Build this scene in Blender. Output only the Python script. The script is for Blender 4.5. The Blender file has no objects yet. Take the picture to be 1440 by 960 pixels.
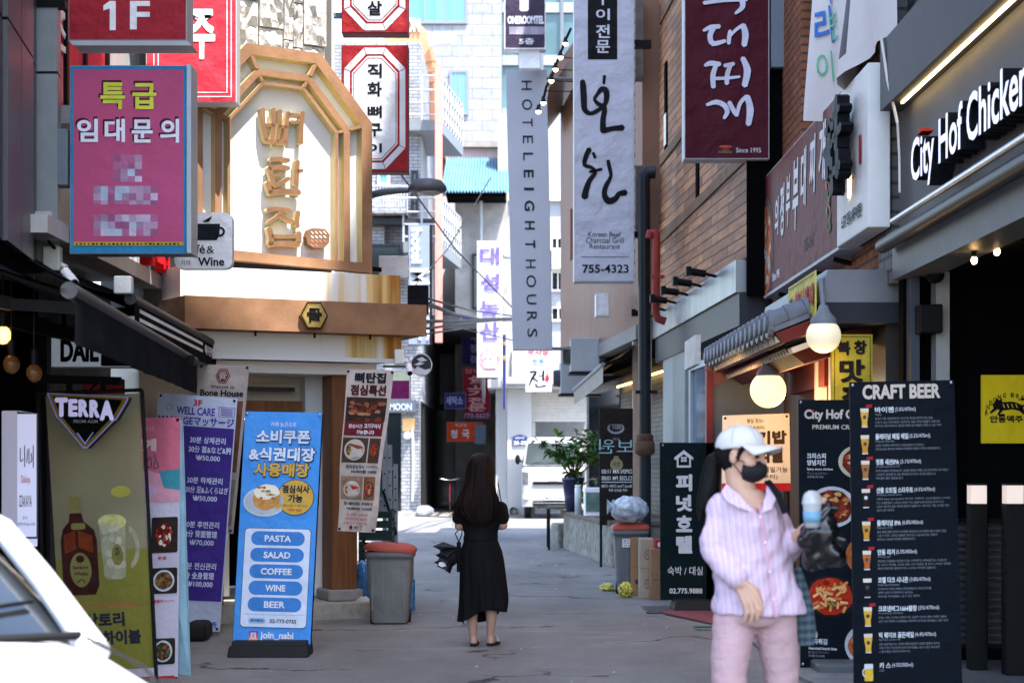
import bpy, bmesh, math, random
from mathutils import Vector, Matrix, noise
R = math.radians
random.seed(7)
sc = bpy.context.scene
COL = sc.collection

# ------------------------------------------------------------ camera, sky, sun, exposure
FPX, CX, HY, EYE = 2400.0, 720.0, 652.0, 1.5      # lens in photo pixels, principal point, eye height
cam = bpy.data.cameras.new('camera'); cam_ob = bpy.data.objects.new('camera', cam); COL.objects.link(cam_ob)
cam_ob.location = (0, 0, EYE); cam_ob.rotation_euler = (R(90), 0, 0)
cam.sensor_width = 36; cam.lens = FPX / 1440 * 36; cam.shift_y = (HY - 480) / 1440
cam.clip_start = .1; cam.clip_end = 1500
cam.dof.use_dof = True; cam.dof.focus_distance = 14.6; cam.dof.aperture_fstop = 3.2
sc.camera = cam_ob
SUN_EL, SUN_AZ = R(65), R(35)                     # elevation; azimuth from behind the camera towards the right
sdir = Vector((math.sin(SUN_AZ) * math.cos(SUN_EL), -math.cos(SUN_AZ) * math.cos(SUN_EL), math.sin(SUN_EL)))
sl = bpy.data.lights.new('sun', 'SUN'); sl.energy = 2.55; sl.angle = R(.55); sl.color = (1, .95, .88)
so = bpy.data.objects.new('sun', sl); COL.objects.link(so); so.location = (10, -10, 40)
so.rotation_euler = sdir.to_track_quat('Z', 'Y').to_euler()
wd = bpy.data.worlds.new('World'); sc.world = wd; wd.use_nodes = True
wn = wd.node_tree.nodes; wl = wd.node_tree.links
sky = wn.new('ShaderNodeTexSky'); sky.sky_type = 'NISHITA'; sky.sun_disc = False
sky.sun_elevation = SUN_EL; sky.sun_rotation = math.atan2(sdir.x, sdir.y); sky.dust_density = 1.6; sky.ozone_density = .9; sky.altitude = 50
bg = wn.get('Background') or wn.new('ShaderNodeBackground')
wl.new(sky.outputs[0], bg.inputs[0]); bg.inputs[1].default_value = .15
sc.view_settings.view_transform = 'Standard'; sc.view_settings.look = 'None'
sc.view_settings.exposure = 2.45; sc.view_settings.gamma = 1
sc.cycles.use_denoising = True
sc.cycles.max_bounces = 8; sc.cycles.caustics_reflective = False; sc.cycles.caustics_refractive = False
sc.cycles.sample_clamp_indirect = 6

# ------------------------------------------------------------ helpers
def P(px, py, Y): return Vector(((px - CX) * Y / FPX, Y, EYE - (py - HY) * Y / FPX))
def X(px, Y): return (px - CX) * Y / FPX
def Z(py, Y): return EYE - (py - HY) * Y / FPX

def srgb(c):
    if isinstance(c, str): c = tuple(int(c[i:i + 2], 16) for i in (0, 2, 4))
    return tuple(((x / 255 / 12.92) if x / 255 <= .04045 else ((x / 255 + .055) / 1.055) ** 2.4) for x in c)
MATS = {}
def mat(name, col, rough=.6, metal=0., var=.12, scale=6., bump=0., bscale=40., emit=0., spec=.18, dirt=0., stretch=None, trans=0., alpha=1.):
    """plain surface with procedural mottling, optional dirt and bump; col is linear or an sRGB hex string"""
    if name in MATS: return MATS[name]
    m = bpy.data.materials.new(name); m.use_nodes = True; MATS[name] = m
    c = srgb(col) if isinstance(col, str) else col
    if isinstance(col, str) and spec == .18: spec, rough = .09, max(rough, .55)
    if isinstance(col, str) and not bump and not emit: bump, bscale = .5, 3.2          # creased vinyl, slightly buckled panels
    n, l = m.node_tree.nodes, m.node_tree.links; b = n['Principled BSDF']
    b.inputs['Roughness'].default_value = rough; b.inputs['Metallic'].default_value = metal
    b.inputs['Specular IOR Level'].default_value = spec
    b.inputs['Base Color'].default_value = (*c, 1)
    m.diffuse_color = (*c, 1)
    if trans: b.inputs['Transmission Weight'].default_value = trans
    if alpha < 1: b.inputs['Alpha'].default_value = alpha
    geo = None
    if var or dirt or bump:
        geo = n.new('ShaderNodeNewGeometry'); mp = n.new('ShaderNodeMapping'); l.new(geo.outputs['Position'], mp.inputs[0])
        if stretch: mp.inputs['Scale'].default_value = stretch
    out = None
    if var:
        t = n.new('ShaderNodeTexNoise'); t.inputs['Scale'].default_value = scale; t.inputs['Detail'].default_value = 5
        l.new(mp.outputs[0], t.inputs['Vector'])
        r = n.new('ShaderNodeMapRange'); r.inputs[1].default_value = .25; r.inputs[2].default_value = .75
        r.inputs[3].default_value = 1 - var; r.inputs[4].default_value = 1 + var; l.new(t.outputs[0], r.inputs[0])
        x = n.new('ShaderNodeMix'); x.data_type = 'RGBA'; x.blend_type = 'MULTIPLY'; x.inputs[0].default_value = 1
        x.inputs[6].default_value = (*c, 1); l.new(r.outputs[0], x.inputs[7]); out = x.outputs[2]
    if dirt:
        t = n.new('ShaderNodeTexNoise'); t.inputs['Scale'].default_value = scale * .7; t.inputs['Detail'].default_value = 8; t.inputs['Roughness'].default_value = .7
        l.new(mp.outputs[0], t.inputs['Vector'])
        r = n.new('ShaderNodeMapRange'); r.inputs[1].default_value = .5; r.inputs[2].default_value = .78
        r.inputs[4].default_value = dirt; l.new(t.outputs[0], r.inputs[0])
        x = n.new('ShaderNodeMix'); x.data_type = 'RGBA'; l.new(r.outputs[0], x.inputs[0])
        if out: l.new(out, x.inputs[6])
        else: x.inputs[6].default_value = (*c, 1)
        x.inputs[7].default_value = (c[0] * .35 + .01, c[1] * .32 + .008, c[2] * .28 + .006, 1); out = x.outputs[2]
    if out: l.new(out, b.inputs['Base Color'])
    if bump:
        t = n.new('ShaderNodeTexNoise'); t.inputs['Scale'].default_value = bscale; t.inputs['Detail'].default_value = 4
        l.new(mp.outputs[0], t.inputs['Vector'])
        u = n.new('ShaderNodeBump'); u.inputs['Strength'].default_value = bump; u.inputs['Distance'].default_value = .02 if bscale > 5 else .12
        l.new(t.outputs[0], u.inputs['Height']); l.new(u.outputs[0], b.inputs['Normal'])
    if emit:
        b.inputs['Emission Color'].default_value = (*c, 1); b.inputs['Emission Strength'].default_value = emit
    return m

def brickmat(name, c1, c2, mortar, axis='y', bw=.22, bh=.075, msize=.012, bump=.5, rough=.8, offset=.5, var=.25):
    """courses of bricks, tiles or planks on a vertical wall; axis = the horizontal world axis of that wall"""
    if name in MATS: return MATS[name]
    m = bpy.data.materials.new(name); m.use_nodes = True; MATS[name] = m
    n, l = m.node_tree.nodes, m.node_tree.links; b = n['Principled BSDF']; b.inputs['Roughness'].default_value = rough; b.inputs['Specular IOR Level'].default_value = .15
    g = n.new('ShaderNodeNewGeometry'); s = n.new('ShaderNodeSeparateXYZ'); l.new(g.outputs['Position'], s.inputs[0])
    k = n.new('ShaderNodeCombineXYZ')
    l.new(s.outputs[{'x': 0, 'y': 1}[axis]], k.inputs[0]); l.new(s.outputs[2], k.inputs[1])
    t = n.new('ShaderNodeTexBrick'); l.new(k.outputs[0], t.inputs['Vector']); t.offset = offset
    t.inputs['Scale'].default_value = 1; t.inputs['Brick Width'].default_value = bw; t.inputs['Row Height'].default_value = bh
    t.inputs['Mortar Size'].default_value = msize; t.inputs['Bias'].default_value = 0
    f = lambda c: (*(srgb(c) if isinstance(c, str) else c), 1)
    t.inputs['Color1'].default_value = f(c1); t.inputs['Color2'].default_value = f(c2); t.inputs['Mortar'].default_value = f(mortar)
    nz = n.new('ShaderNodeTexNoise'); nz.inputs['Scale'].default_value = 3.5; nz.inputs['Detail'].default_value = 6; l.new(g.outputs['Position'], nz.inputs['Vector'])
    r = n.new('ShaderNodeMapRange'); r.inputs[1].default_value = .25; r.inputs[2].default_value = .75; r.inputs[3].default_value = 1 - var; r.inputs[4].default_value = 1 + var
    l.new(nz.outputs[0], r.inputs[0])
    x = n.new('ShaderNodeMix'); x.data_type = 'RGBA'; x.blend_type = 'MULTIPLY'; x.inputs[0].default_value = 1
    l.new(t.outputs[0], x.inputs[6]); l.new(r.outputs[0], x.inputs[7]); l.new(x.outputs[2], b.inputs['Base Color'])
    u = n.new('ShaderNodeBump'); u.inputs['Strength'].default_value = bump; u.inputs['Distance'].default_value = .012; u.invert = True
    l.new(t.outputs['Fac'], u.inputs['Height']); l.new(u.outputs[0], b.inputs['Normal'])
    return m

class MB:
    def __init__(s): s.v, s.f, s.m, s.s = [], [], [], []
    def add(s, vs, fs, mi=0, smooth=False):
        o = len(s.v); s.v += [Vector(v) for v in vs]
        for f in fs: s.f.append([i + o for i in f]); s.m.append(mi); s.s.append(smooth)
        return s
    def box(s, x0, x1, y0, y1, z0, z1, mi=0):
        v = [(x, y, z) for z in (z0, z1) for y in (y0, y1) for x in (x0, x1)]
        return s.add(v, [(0, 2, 3, 1), (4, 5, 7, 6), (0, 1, 5, 4), (2, 6, 7, 3), (0, 4, 6, 2), (1, 3, 7, 5)], mi)
    def obox(s, c, ax, ay, az, mi=0):
        c, ax, ay, az = map(Vector, (c, ax, ay, az))
        v = [c + ax * i + ay * j + az * k for k in (-1, 1) for j in (-1, 1) for i in (-1, 1)]
        return s.add(v, [(0, 2, 3, 1), (4, 5, 7, 6), (0, 1, 5, 4), (2, 6, 7, 3), (0, 4, 6, 2), (1, 3, 7, 5)], mi)
    def bar(s, a, b, w, h, mi=0, up=(0, 0, 1)):
        a, b = Vector(a), Vector(b); d = b - a; u = d.normalized(); side = u.cross(Vector(up))
        if side.length < 1e-4: side = u.cross(Vector((0, 1, 0)))
        side.normalize(); t = side.cross(u)
        return s.obox((a + b) / 2, d / 2, side * w / 2, t * h / 2, mi)
    def tube(s, pts, r, n=8, mi=0, caps=True, smooth=True):
        pts = [Vector(p) for p in pts]; k = len(pts); rs = r if isinstance(r, (list, tuple)) else [r] * k
        d0 = (pts[1] - pts[0]).normalized(); a = d0.orthogonal().normalized(); vs = []
        for i, p in enumerate(pts):
            d = (pts[min(i + 1, k - 1)] - pts[max(i - 1, 0)]).normalized()
            a = (a - d * a.dot(d)); a = a.normalized() if a.length > 1e-5 else d.orthogonal().normalized(); b = d.cross(a)
            for j in range(n):
                t = 2 * math.pi * j / n; vs.append(p + (a * math.cos(t) + b * math.sin(t)) * rs[i])
        fs = [(i * n + j, i * n + (j + 1) % n, (i + 1) * n + (j + 1) % n, (i + 1) * n + j) for i in range(k - 1) for j in range(n)]
        s.add(vs, fs, mi, smooth)
        if caps:
            s.add(vs[:n], [tuple(range(n))[::-1]], mi); s.add(vs[-n:], [tuple(range(n))], mi)
        return s
    def ell(s, c, rx, ry, rz, nu=16, nv=10, mi=0):
        c = Vector(c); vs = [c + Vector((rx * math.sin(math.pi * i / nv) * math.cos(2 * math.pi * j / nu), ry * math.sin(math.pi * i / nv) * math.sin(2 * math.pi * j / nu), rz * math.cos(math.pi * i / nv))) for i in range(nv + 1) for j in range(nu)]
        fs = [(i * nu + j, (i + 1) * nu + j, (i + 1) * nu + (j + 1) % nu, i * nu + (j + 1) % nu) for i in range(nv) for j in range(nu)]
        return s.add(vs, fs, mi, True)
    def lathe(s, c, prof, n=20, mi=0, smooth=True, axis='z', rot=None):
        c = Vector(c); vs = []
        for r, h in prof:
            for j in range(n):
                t = 2 * math.pi * j / n
                p = Vector((r * math.cos(t), r * math.sin(t), h))
                if axis == 'x': p = Vector((h, r * math.cos(t), r * math.sin(t)))
                if axis == 'y': p = Vector((r * math.cos(t), h, r * math.sin(t)))
                if rot: p = rot @ p
                vs.append(c + p)
        fs = [(i * n + j, i * n + (j + 1) % n, (i + 1) * n + (j + 1) % n, (i + 1) * n + j) for i in range(len(prof) - 1) for j in range(n)]
        return s.add(vs, fs, mi, smooth)
    def prism(s, pts, d, mi=0):
        pts = [Vector(p) for p in pts]; d = Vector(d); k = len(pts)
        return s.add(pts + [p + d for p in pts], [tuple(range(k))[::-1], tuple(range(k, 2 * k))] + [(i, (i + 1) % k, k + (i + 1) % k, k + i) for i in range(k)], mi)
    def plan(s, pts, z0, z1, mi=0):
        return s.prism([(x, y, z0) for x, y in pts], (0, 0, z1 - z0), mi)
    def poly(s, pts, mi=0): return s.add(pts, [tuple(range(len(pts)))], mi)
    def each(s, name, mats, root=None, bevel=0.):
        """one object for every connected piece"""
        par = list(range(len(s.v)))
        def fd(i):
            while par[i] != i: par[i] = par[par[i]]; i = par[i]
            return i
        key = {}
        for i, v in enumerate(s.v):
            k = (round(v.x, 4), round(v.y, 4), round(v.z, 4))
            if k in key: par[fd(i)] = fd(key[k])
            else: key[k] = i
        for f in s.f:
            for i in f[1:]: par[fd(i)] = fd(f[0])
        gr = {}
        for k, f in enumerate(s.f): gr.setdefault(fd(f[0]), []).append(k)
        for ks in gr.values():
            m = MB(); mp = {}
            for k in ks:
                for i in s.f[k]:
                    if i not in mp: mp[i] = len(m.v); m.v.append(s.v[i])
                m.f.append([mp[i] for i in s.f[k]]); m.m.append(s.m[k]); m.s.append(s.s[k])
            m.build(name, mats, root, bevel)
    def build(s, name, mats, root=None, bevel=0., seg=2, sub=0, fixn=True):
        me = bpy.data.meshes.new(name); o0 = Vector(root.location) if root else Vector()
        if root:
            p = root
            while p.parent: p = p.parent; o0 = o0 + Vector(p.location)
        me.from_pydata([v - o0 for v in s.v], [], s.f)
        for mm in (mats if isinstance(mats, (list, tuple)) else [mats]): me.materials.append(mm)
        me.polygons.foreach_set('material_index', s.m); me.polygons.foreach_set('use_smooth', s.s); me.update()
        if fixn:
            bm = bmesh.new(); bm.from_mesh(me); bmesh.ops.recalc_face_normals(bm, faces=bm.faces); bm.to_mesh(me); bm.free()
        ob = bpy.data.objects.new(name, me); COL.objects.link(ob)
        if root: ob.parent = root
        if bevel:
            q = ob.modifiers.new('edge', 'BEVEL'); q.width = bevel; q.segments = seg; q.limit_method = 'ANGLE'; q.angle_limit = R(40)
        if sub:
            q = ob.modifiers.new('sub', 'SUBSURF'); q.levels = sub; q.render_levels = sub
        return ob

def tag(o, label=None, cat=None, group=None, kind=None):
    if label: o['label'] = label
    if cat: o['category'] = cat
    if group: o['group'] = group
    if kind: o['kind'] = kind
    return o
def thing(name, label, cat, loc=(0, 0, 0), group=None):
    o = bpy.data.objects.new(name, None); COL.objects.link(o); o.location = loc; o.empty_display_size = .2
    return tag(o, label, cat, group)
def dup(root, loc, label=None, rz=0):
    def cp(o, par):
        c = o.copy(); COL.objects.link(c)
        if par: c.parent = par
        for ch in o.children: cp(ch, c)
        return c
    r = cp(root, None); r.location = loc; r.rotation_euler.z = rz
    if label: r['label'] = label
    return r

# ---- lettering and printed artwork on a frame (a quad in space with its own 2-D coordinates)
FONT = bpy.data.curves.new('lettering', 'FONT'); FONT_OB = bpy.data.objects.new('lettering', FONT); TXT = {}
FONT.resolution_u = 3
def glyphs(s, bold):
    k = (s, bold)
    if k not in TXT:
        FONT.body = s; FONT.offset = bold
        me = bpy.data.meshes.new_from_object(FONT_OB)
        vs = [v.co.copy() for v in me.vertices]; fs = [tuple(p.vertices) for p in me.polygons]
        bpy.data.meshes.remove(me)
        x0 = min(v.x for v in vs); x1 = max(v.x for v in vs); y0 = min(v.y for v in vs); y1 = max(v.y for v in vs)
        TXT[k] = ([((v.x - x0) / (x1 - x0 or 1), (y1 - v.y) / (y1 - y0 or 1)) for v in vs], fs, (x1 - x0) / (y1 - y0 or 1))
    return TXT[k]

class Art:
    """a flat face with corners tl,tr,br,bl; local coordinates x0..x1, y0..y1 (y down); shapes lie d metres proud of it"""
    def __init__(s, tl, tr, br, bl, x0, y0, x1, y1, flip=False):
        s.c = [Vector(q) for q in (tl, tr, br, bl)]; s.x0, s.y0, s.x1, s.y1 = x0, y0, x1, y1
        n = (s.c[1] - s.c[0]).cross(s.c[0] - s.c[3]).normalized()
        s.n = -n if flip else n
        s.mb = MB(); s.ms = []
    def p(s, a, b, d=0.):
        u = (a - s.x0) / (s.x1 - s.x0); v = (b - s.y0) / (s.y1 - s.y0); c = s.c
        return (c[0] * (1 - u) + c[1] * u) * (1 - v) + (c[3] * (1 - u) + c[2] * u) * v + s.n * d
    def mi(s, m):
        if m not in s.ms: s.ms.append(m)
        return s.ms.index(m)
    def text(s, t, a0, b0, a1, b1, m, bold=.0, d=.004, rot=0, depth=0., skew=0., side=None):
        extra = max(0., bold - .022); bold = min(bold, .022)
        vs, fs, asp = glyphs(t, bold)
        def q(u, v):
            if rot == 90: u, v = 1 - v, u                # reads downwards, turned clockwise
            if rot == 180: u = 1 - u                      # mirrored, seen from behind
            return a0 + (a1 - a0) * u + skew * (1 - v) * (b1 - b0), b0 + (b1 - b0) * v
        pts = [s.p(*q(u, v), d) for u, v in vs]
        s.mb.add(pts, fs, s.mi(m))
        if extra > 0:                                    # heavier weights: shifted copies, each a hair prouder
            w = extra * (b1 - b0); c = s.c; e = (c[3] - c[0]).length / (s.y1 - s.y0) / max(1e-6, (c[1] - c[0]).length / (s.x1 - s.x0))
            for k, (i, j) in enumerate(((1, 0), (-1, 0), (0, 1), (0, -1))):
                s.mb.add([s.p(q(u, v)[0] + i * w * e, q(u, v)[1] + j * w, d + .0004 * (k + 1)) for u, v in vs], fs, s.mi(m))
        if depth: s._skirt(pts, fs, depth, s.mi(side or m))
        return s
    def _skirt(s, pts, fs, depth, mi):
        cnt = {}
        for f in fs:
            for i in range(len(f)):
                e = (f[i], f[(i + 1) % len(f)]); k = tuple(sorted(e)); cnt.setdefault(k, []).append(e)
        for k, es in cnt.items():
            if len(es) == 1:
                a, b = es[0]; s.mb.add([pts[a], pts[b], pts[b] - s.n * depth, pts[a] - s.n * depth], [(0, 1, 2, 3)], mi)
    def poly(s, pts, m, d=.002, depth=0., side=None):
        q = [s.p(a, b, d) for a, b in pts]; s.mb.add(q, [tuple(range(len(q)))], s.mi(m))
        if depth: s._skirt(q, [tuple(range(len(q)))], depth, s.mi(side or m))
        return s
    def rect(s, a0, b0, a1, b1, m, d=.002, r=0., depth=0., side=None):
        if not r: pts = [(a0, b0), (a1, b0), (a1, b1), (a0, b1)]
        else:
            pts = []
            for cx, cy, t0 in ((a1 - r, b0 + r, -90), (a1 - r, b1 - r, 0), (a0 + r, b1 - r, 90), (a0 + r, b0 + r, 180)):
                pts += [(cx + r * math.cos(R(t0 + 15 * k)), cy + r * math.sin(R(t0 + 15 * k))) for k in range(7)]
        return s.poly(pts, m, d, depth, side)
    def ell(s, cx, cy, rx, ry, m, d=.002, n=28, wob=0., seed=0):
        pts = []
        for k in range(n):
            t = 2 * math.pi * k / n; w = 1 + wob * noise.noise(Vector((math.cos(t) * 2 + seed * 7.3, math.sin(t) * 2, seed)))
            pts.append((cx + rx * w * math.cos(t), cy + ry * w * math.sin(t)))
        return s.poly(pts, m, d)
    def ring(s, outer, inner, m, d=.002, depth=0., side=None, closed=False):
        k = len(outer); pts = [s.p(a, b, d) for a, b in outer + inner]
        fs = [(i, (i + 1) % k, k + (i + 1) % k, k + i) for i in range(k if closed else k - 1)]
        s.mb.add(pts, fs, s.mi(m))
        if depth: s._skirt(pts, fs, depth, s.mi(side or m))
        return s
    def box(s, a0, b0, a1, b1, w, m, d=.002):            # outlined rectangle
        return s.ring([(a0, b0), (a1, b0), (a1, b1), (a0, b1)], [(a0 + w, b0 + w), (a1 - w, b0 + w), (a1 - w, b1 - w), (a0 + w, b1 - w)], m, d, closed=True)
    def stroke(s, pts, w, m, d=.004, depth=0., side=None, sm=3, asp=1.):
        """a brush stroke: smooth path with width(s); rounded ends"""
        ws = w if isinstance(w, (list, tuple)) else [w] * len(pts)
        if sm and len(pts) > 2:
            q, qw = [], []
            for i in range(len(pts) - 1):
                p0, p1, p2, p3 = pts[max(i - 1, 0)], pts[i], pts[i + 1], pts[min(i + 2, len(pts) - 1)]
                for k in range(sm):
                    t = k / sm
                    f = lambda j: .5 * ((2 * p1[j]) + (p2[j] - p0[j]) * t + (2 * p0[j] - 5 * p1[j] + 4 * p2[j] - p3[j]) * t * t + (3 * p1[j] - p0[j] - 3 * p2[j] + p3[j]) * t ** 3)
                    q.append((f(0), f(1))); qw.append(ws[i] * (1 - t) + ws[i + 1] * t)
            q.append(pts[-1]); qw.append(ws[-1])
        else: q, qw = list(pts), list(ws)
        L, Rr = [], []
        for i, (a, b) in enumerate(q):
            dx = q[min(i + 1, len(q) - 1)][0] - q[max(i - 1, 0)][0]; dy = q[min(i + 1, len(q) - 1)][1] - q[max(i - 1, 0)][1]
            h = math.hypot(dx, dy) or 1; nx, ny = -dy / h * qw[i] / 2, dx / h * qw[i] / 2
            L.append((a + nx, b + ny)); Rr.append((a - nx, b - ny))
        # round the ends a little
        def cap(i, j):
            (a, b), (c, e) = q[i], q[j]; h = math.hypot(a - c, b - e) or 1
            return (a + (a - c) / h * qw[i] * .32, b + (b - e) / h * qw[i] * .32)
        e0, e1 = cap(0, 1), cap(-1, -2)
        V = [e0] + L + [e1] + Rr; k = len(q); o = 1; o2 = k + 2
        P3 = [s.p(a, b, d) for a, b in V]
        fs = [(o + i, o + i + 1, o2 + i + 1, o2 + i) for i in range(k - 1)] + [(0, o, o2), (o + k - 1, k + 1, o2 + k - 1)]
        s.mb.add(P3, fs, s.mi(m))
        if depth: s._skirt(P3, fs, depth, s.mi(side or m))
        return s
    def build(s, name, root):
        if not s.mb.v: return None
        o = s.mb.build(name, s.ms, root, fixn=False); s.mb = MB(); s.ms = []
        return o
def flat(x0, y0, x1, y1, Y):
    return Art(P(x0, y0, Y), P(x1, y0, Y), P(x1, y1, Y), P(x0, y1, Y), x0, y0, x1, y1)
def quad(tl, tr, br, bl, Y, W, Hh):
    ys = Y if isinstance(Y, (list, tuple)) else [Y] * 4
    return Art(P(*tl, ys[0]), P(*tr, ys[1]), P(*br, ys[2]), P(*bl, ys[3]), 0, 0, W, Hh)
def slab(a, thick, mats, name, root, grow=0., bevel=0.):
    """the body behind a face"""
    q = [a.p(a.x0 - grow, a.y0 - grow), a.p(a.x1 + grow, a.y0 - grow), a.p(a.x1 + grow, a.y1 + grow), a.p(a.x0 - grow, a.y1 + grow)]
    mb = MB(); mb.prism(q, -a.n * thick)
    return mb.build(name, mats, root, bevel=bevel)
def pole(root, a, b, r, m, name='bracket', n=8): return MB().tube([a, b], r, n).build(name, m, root)

# ------------------------------------------------------------ common materials
WHITE = mat('white_print', 'e8e9ee', .55, var=.03)
OFFW = mat('offwhite', 'd8d6d0', .6, var=.06, dirt=.1)
BLACK = mat('black_print', '15151a', .5, var=.0)
BLKM = mat('black_metal', (.006, .006, .007), .5, var=.2, spec=.1)
DGREY = mat('dark_grey_metal', (.035, .038, .045), .5, var=.15, dirt=.3)
GREYM = mat('grey_metal', (.18, .2, .22), .45, var=.1, dirt=.25)
LGREY = mat('light_grey_metal', (.42, .44, .47), .45, var=.08, dirt=.2)
STEEL = mat('brushed_steel', (.45, .46, .48), .3, metal=.9, var=.15, scale=30)
CONC = mat('concrete', (.3, .3, .29), .85, var=.15, dirt=.35, bump=.3)
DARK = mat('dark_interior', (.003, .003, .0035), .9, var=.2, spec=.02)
RUBBER = mat('rubber', (.015, .015, .016), .7, var=.1)
GLASSD = mat('dark_glass', (.012, .016, .02), .08, var=.05, spec=.6)
# ============================================================ GROUND
def asphalt():
    m = bpy.data.materials.new('asphalt'); m.use_nodes = True; n, l = m.node_tree.nodes, m.node_tree.links; b = n['Principled BSDF']
    g = n.new('ShaderNodeNewGeometry')
    def nz(scale, det=4, rough=.5, st=None):
        t = n.new('ShaderNodeTexNoise'); t.inputs['Scale'].default_value = scale; t.inputs['Detail'].default_value = det; t.inputs['Roughness'].default_value = rough
        if st:
            mp = n.new('ShaderNodeMapping'); mp.inputs['Scale'].default_value = st; l.new(g.outputs['Position'], mp.inputs[0]); l.new(mp.outputs[0], t.inputs['Vector'])
        else: l.new(g.outputs['Position'], t.inputs['Vector'])
        return t.outputs[0]
    def rng(o, a, c, lo, hi):
        r = n.new('ShaderNodeMapRange'); r.inputs[1].default_value = a; r.inputs[2].default_value = c; r.inputs[3].default_value = lo; r.inputs[4].default_value = hi; l.new(o, r.inputs[0]); return r.outputs[0]
    def mul(a, c):
        x = n.new('ShaderNodeMath'); x.operation = 'MULTIPLY'; l.new(a, x.inputs[0]); l.new(c, x.inputs[1]); return x.outputs[0]
    def mix(f, a, col):
        x = n.new('ShaderNodeMix'); x.data_type = 'RGBA'; l.new(f, x.inputs[0])
        if isinstance(a, tuple): x.inputs[6].default_value = (*a, 1)
        else: l.new(a, x.inputs[6])
        x.inputs[7].default_value = (*col, 1); return x.outputs[2]
    c = mix(rng(nz(.55, 6, .62, (1, .45, 1)), .36, .66, 0, 1), (.112, .106, .100), (.215, .204, .192))
    c = mix(rng(nz(260, 2, .6), .54, .70, 0, .8), c, (.46, .46, .46))               # pale grit
    c = mix(rng(nz(140, 2, .6), .58, .72, 0, .6), c, (.035, .035, .038))
    c = mix(mul(rng(nz(1.7, 5, .7, (.45, 1.8, 1)), .56, .70, 0, .6), rng(nz(30, 3), .4, .6, .3, 1)), c, (.36, .34, .31))   # dusty worn patches
    c = mix(rng(nz(2.6, 6, .75, (.4, 2.6, 1)), .62, .72, 0, .75), c, (.06, .058, .06))   # old wet and oil stains
    w = n.new('ShaderNodeTexVoronoi'); w.feature = 'DISTANCE_TO_EDGE'; w.inputs['Scale'].default_value = .42
    wm = n.new('ShaderNodeMapping'); wm.inputs['Scale'].default_value = (.7, 1.3, 1); l.new(g.outputs['Position'], wm.inputs[0])
    wa = n.new('ShaderNodeVectorMath'); wa.operation = 'ADD'; wt = n.new('ShaderNodeTexNoise'); wt.inputs['Scale'].default_value = 2.5; wt.inputs['Detail'].default_value = 6
    l.new(g.outputs['Position'], wt.inputs['Vector']); l.new(wm.outputs[0], wa.inputs[0]); l.new(wt.outputs['Color'], wa.inputs[1]); l.new(wa.outputs[0], w.inputs['Vector'])
    c = mix(mul(rng(w.outputs['Distance'], .005, .016, .95, 0), rng(nz(.8, 3), .5, .58, 0, 1)), c, (.014, .014, .016))     # cracks
    l.new(c, b.inputs['Base Color']); b.inputs['Roughness'].default_value = .82; b.inputs['Specular IOR Level'].default_value = .3
    u = n.new('ShaderNodeBump'); u.inputs['Strength'].default_value = .5; u.inputs['Distance'].default_value = .008; l.new(nz(150, 3, .7), u.inputs['Height'])
    u2 = n.new('ShaderNodeBump'); u2.inputs['Strength'].default_value = .35; u2.inputs['Distance'].default_value = .06; l.new(nz(2.2, 4, .6), u2.inputs['Height']); l.new(u2.outputs[0], u.inputs['Normal'])
    l.new(u.outputs[0], b.inputs['Normal']); return m
ASPH = asphalt()
g = MB().add([(-600, -300, 0), (600, -300, 0), (600, 900, 0), (-600, 900, 0)], [(0, 1, 2, 3)]).build('ground', mat('earth', (.16, .15, .14), .9))
tag(g, kind='structure')
nx, ny = 60, 150; vs = []
for j in range(ny + 1):
    for i in range(nx + 1):
        x = -25 + 50 * i / nx; y = -10 + 80 * j / ny
        vs.append((x, y, .012 + .012 * noise.noise(Vector((x * .5, y * .5, 0)))))
g = MB().add(vs, [(j * (nx + 1) + i, j * (nx + 1) + i + 1, (j + 1) * (nx + 1) + i + 1, (j + 1) * (nx + 1) + i) for j in range(ny) for i in range(nx)], 0, True).build('road', ASPH)
tag(g, kind='structure')

# ============================================================ FAR BUILDINGS
TEAL = mat('teal_curtain_glass', (.10, .33, .37), .12, var=.35, scale=1.2, stretch=(3, 3, .05), spec=.6)
TEALD = mat('deep_teal_glass', (.06, .13, .14), .1, var=.5, scale=.35, spec=.7)
WFR = mat('window_frame_grey', (.2, .21, .23), .5, var=.05)
def window(root, px0, py0, px1, py1, Y, glass=TEAL, fr=WFR, bars=1, hb=0, t=.07, name='window'):
    """frame (with glazing bars) and its pane, set on a wall that faces the camera at depth Y"""
    x0, x1, z0, z1 = X(px0, Y), X(px1, Y), Z(py1, Y), Z(py0, Y); mb = MB()
    mb.box(x0, x0 + t, Y - .08, Y + .1, z0, z1); mb.box(x1 - t, x1, Y - .08, Y + .1, z0, z1)
    mb.box(x0 + t, x1 - t, Y - .08, Y + .1, z1 - t, z1); mb.box(x0 + t, x1 - t, Y - .08, Y + .1, z0, z0 + t)
    for k in range(bars):
        xx = x0 + (x1 - x0) * (k + 1) / (bars + 1); mb.box(xx - t / 3, xx + t / 3, Y - .06, Y + .1, z0 + t, z1 - t)
    for k in range(hb):
        zz = z0 + (z1 - z0) * (k + 1) / (hb + 1); mb.box(x0 + t, x1 - t, Y - .055, Y + .09, zz - t / 3, zz + t / 3)
    f = mb.build(name, fr, root)
    MB().box(x0 + t * .5, x1 - t * .5, Y - .02, Y + .02, z0 + t * .5, z1 - t * .5).build('pane', glass, f)
    return f

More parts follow.
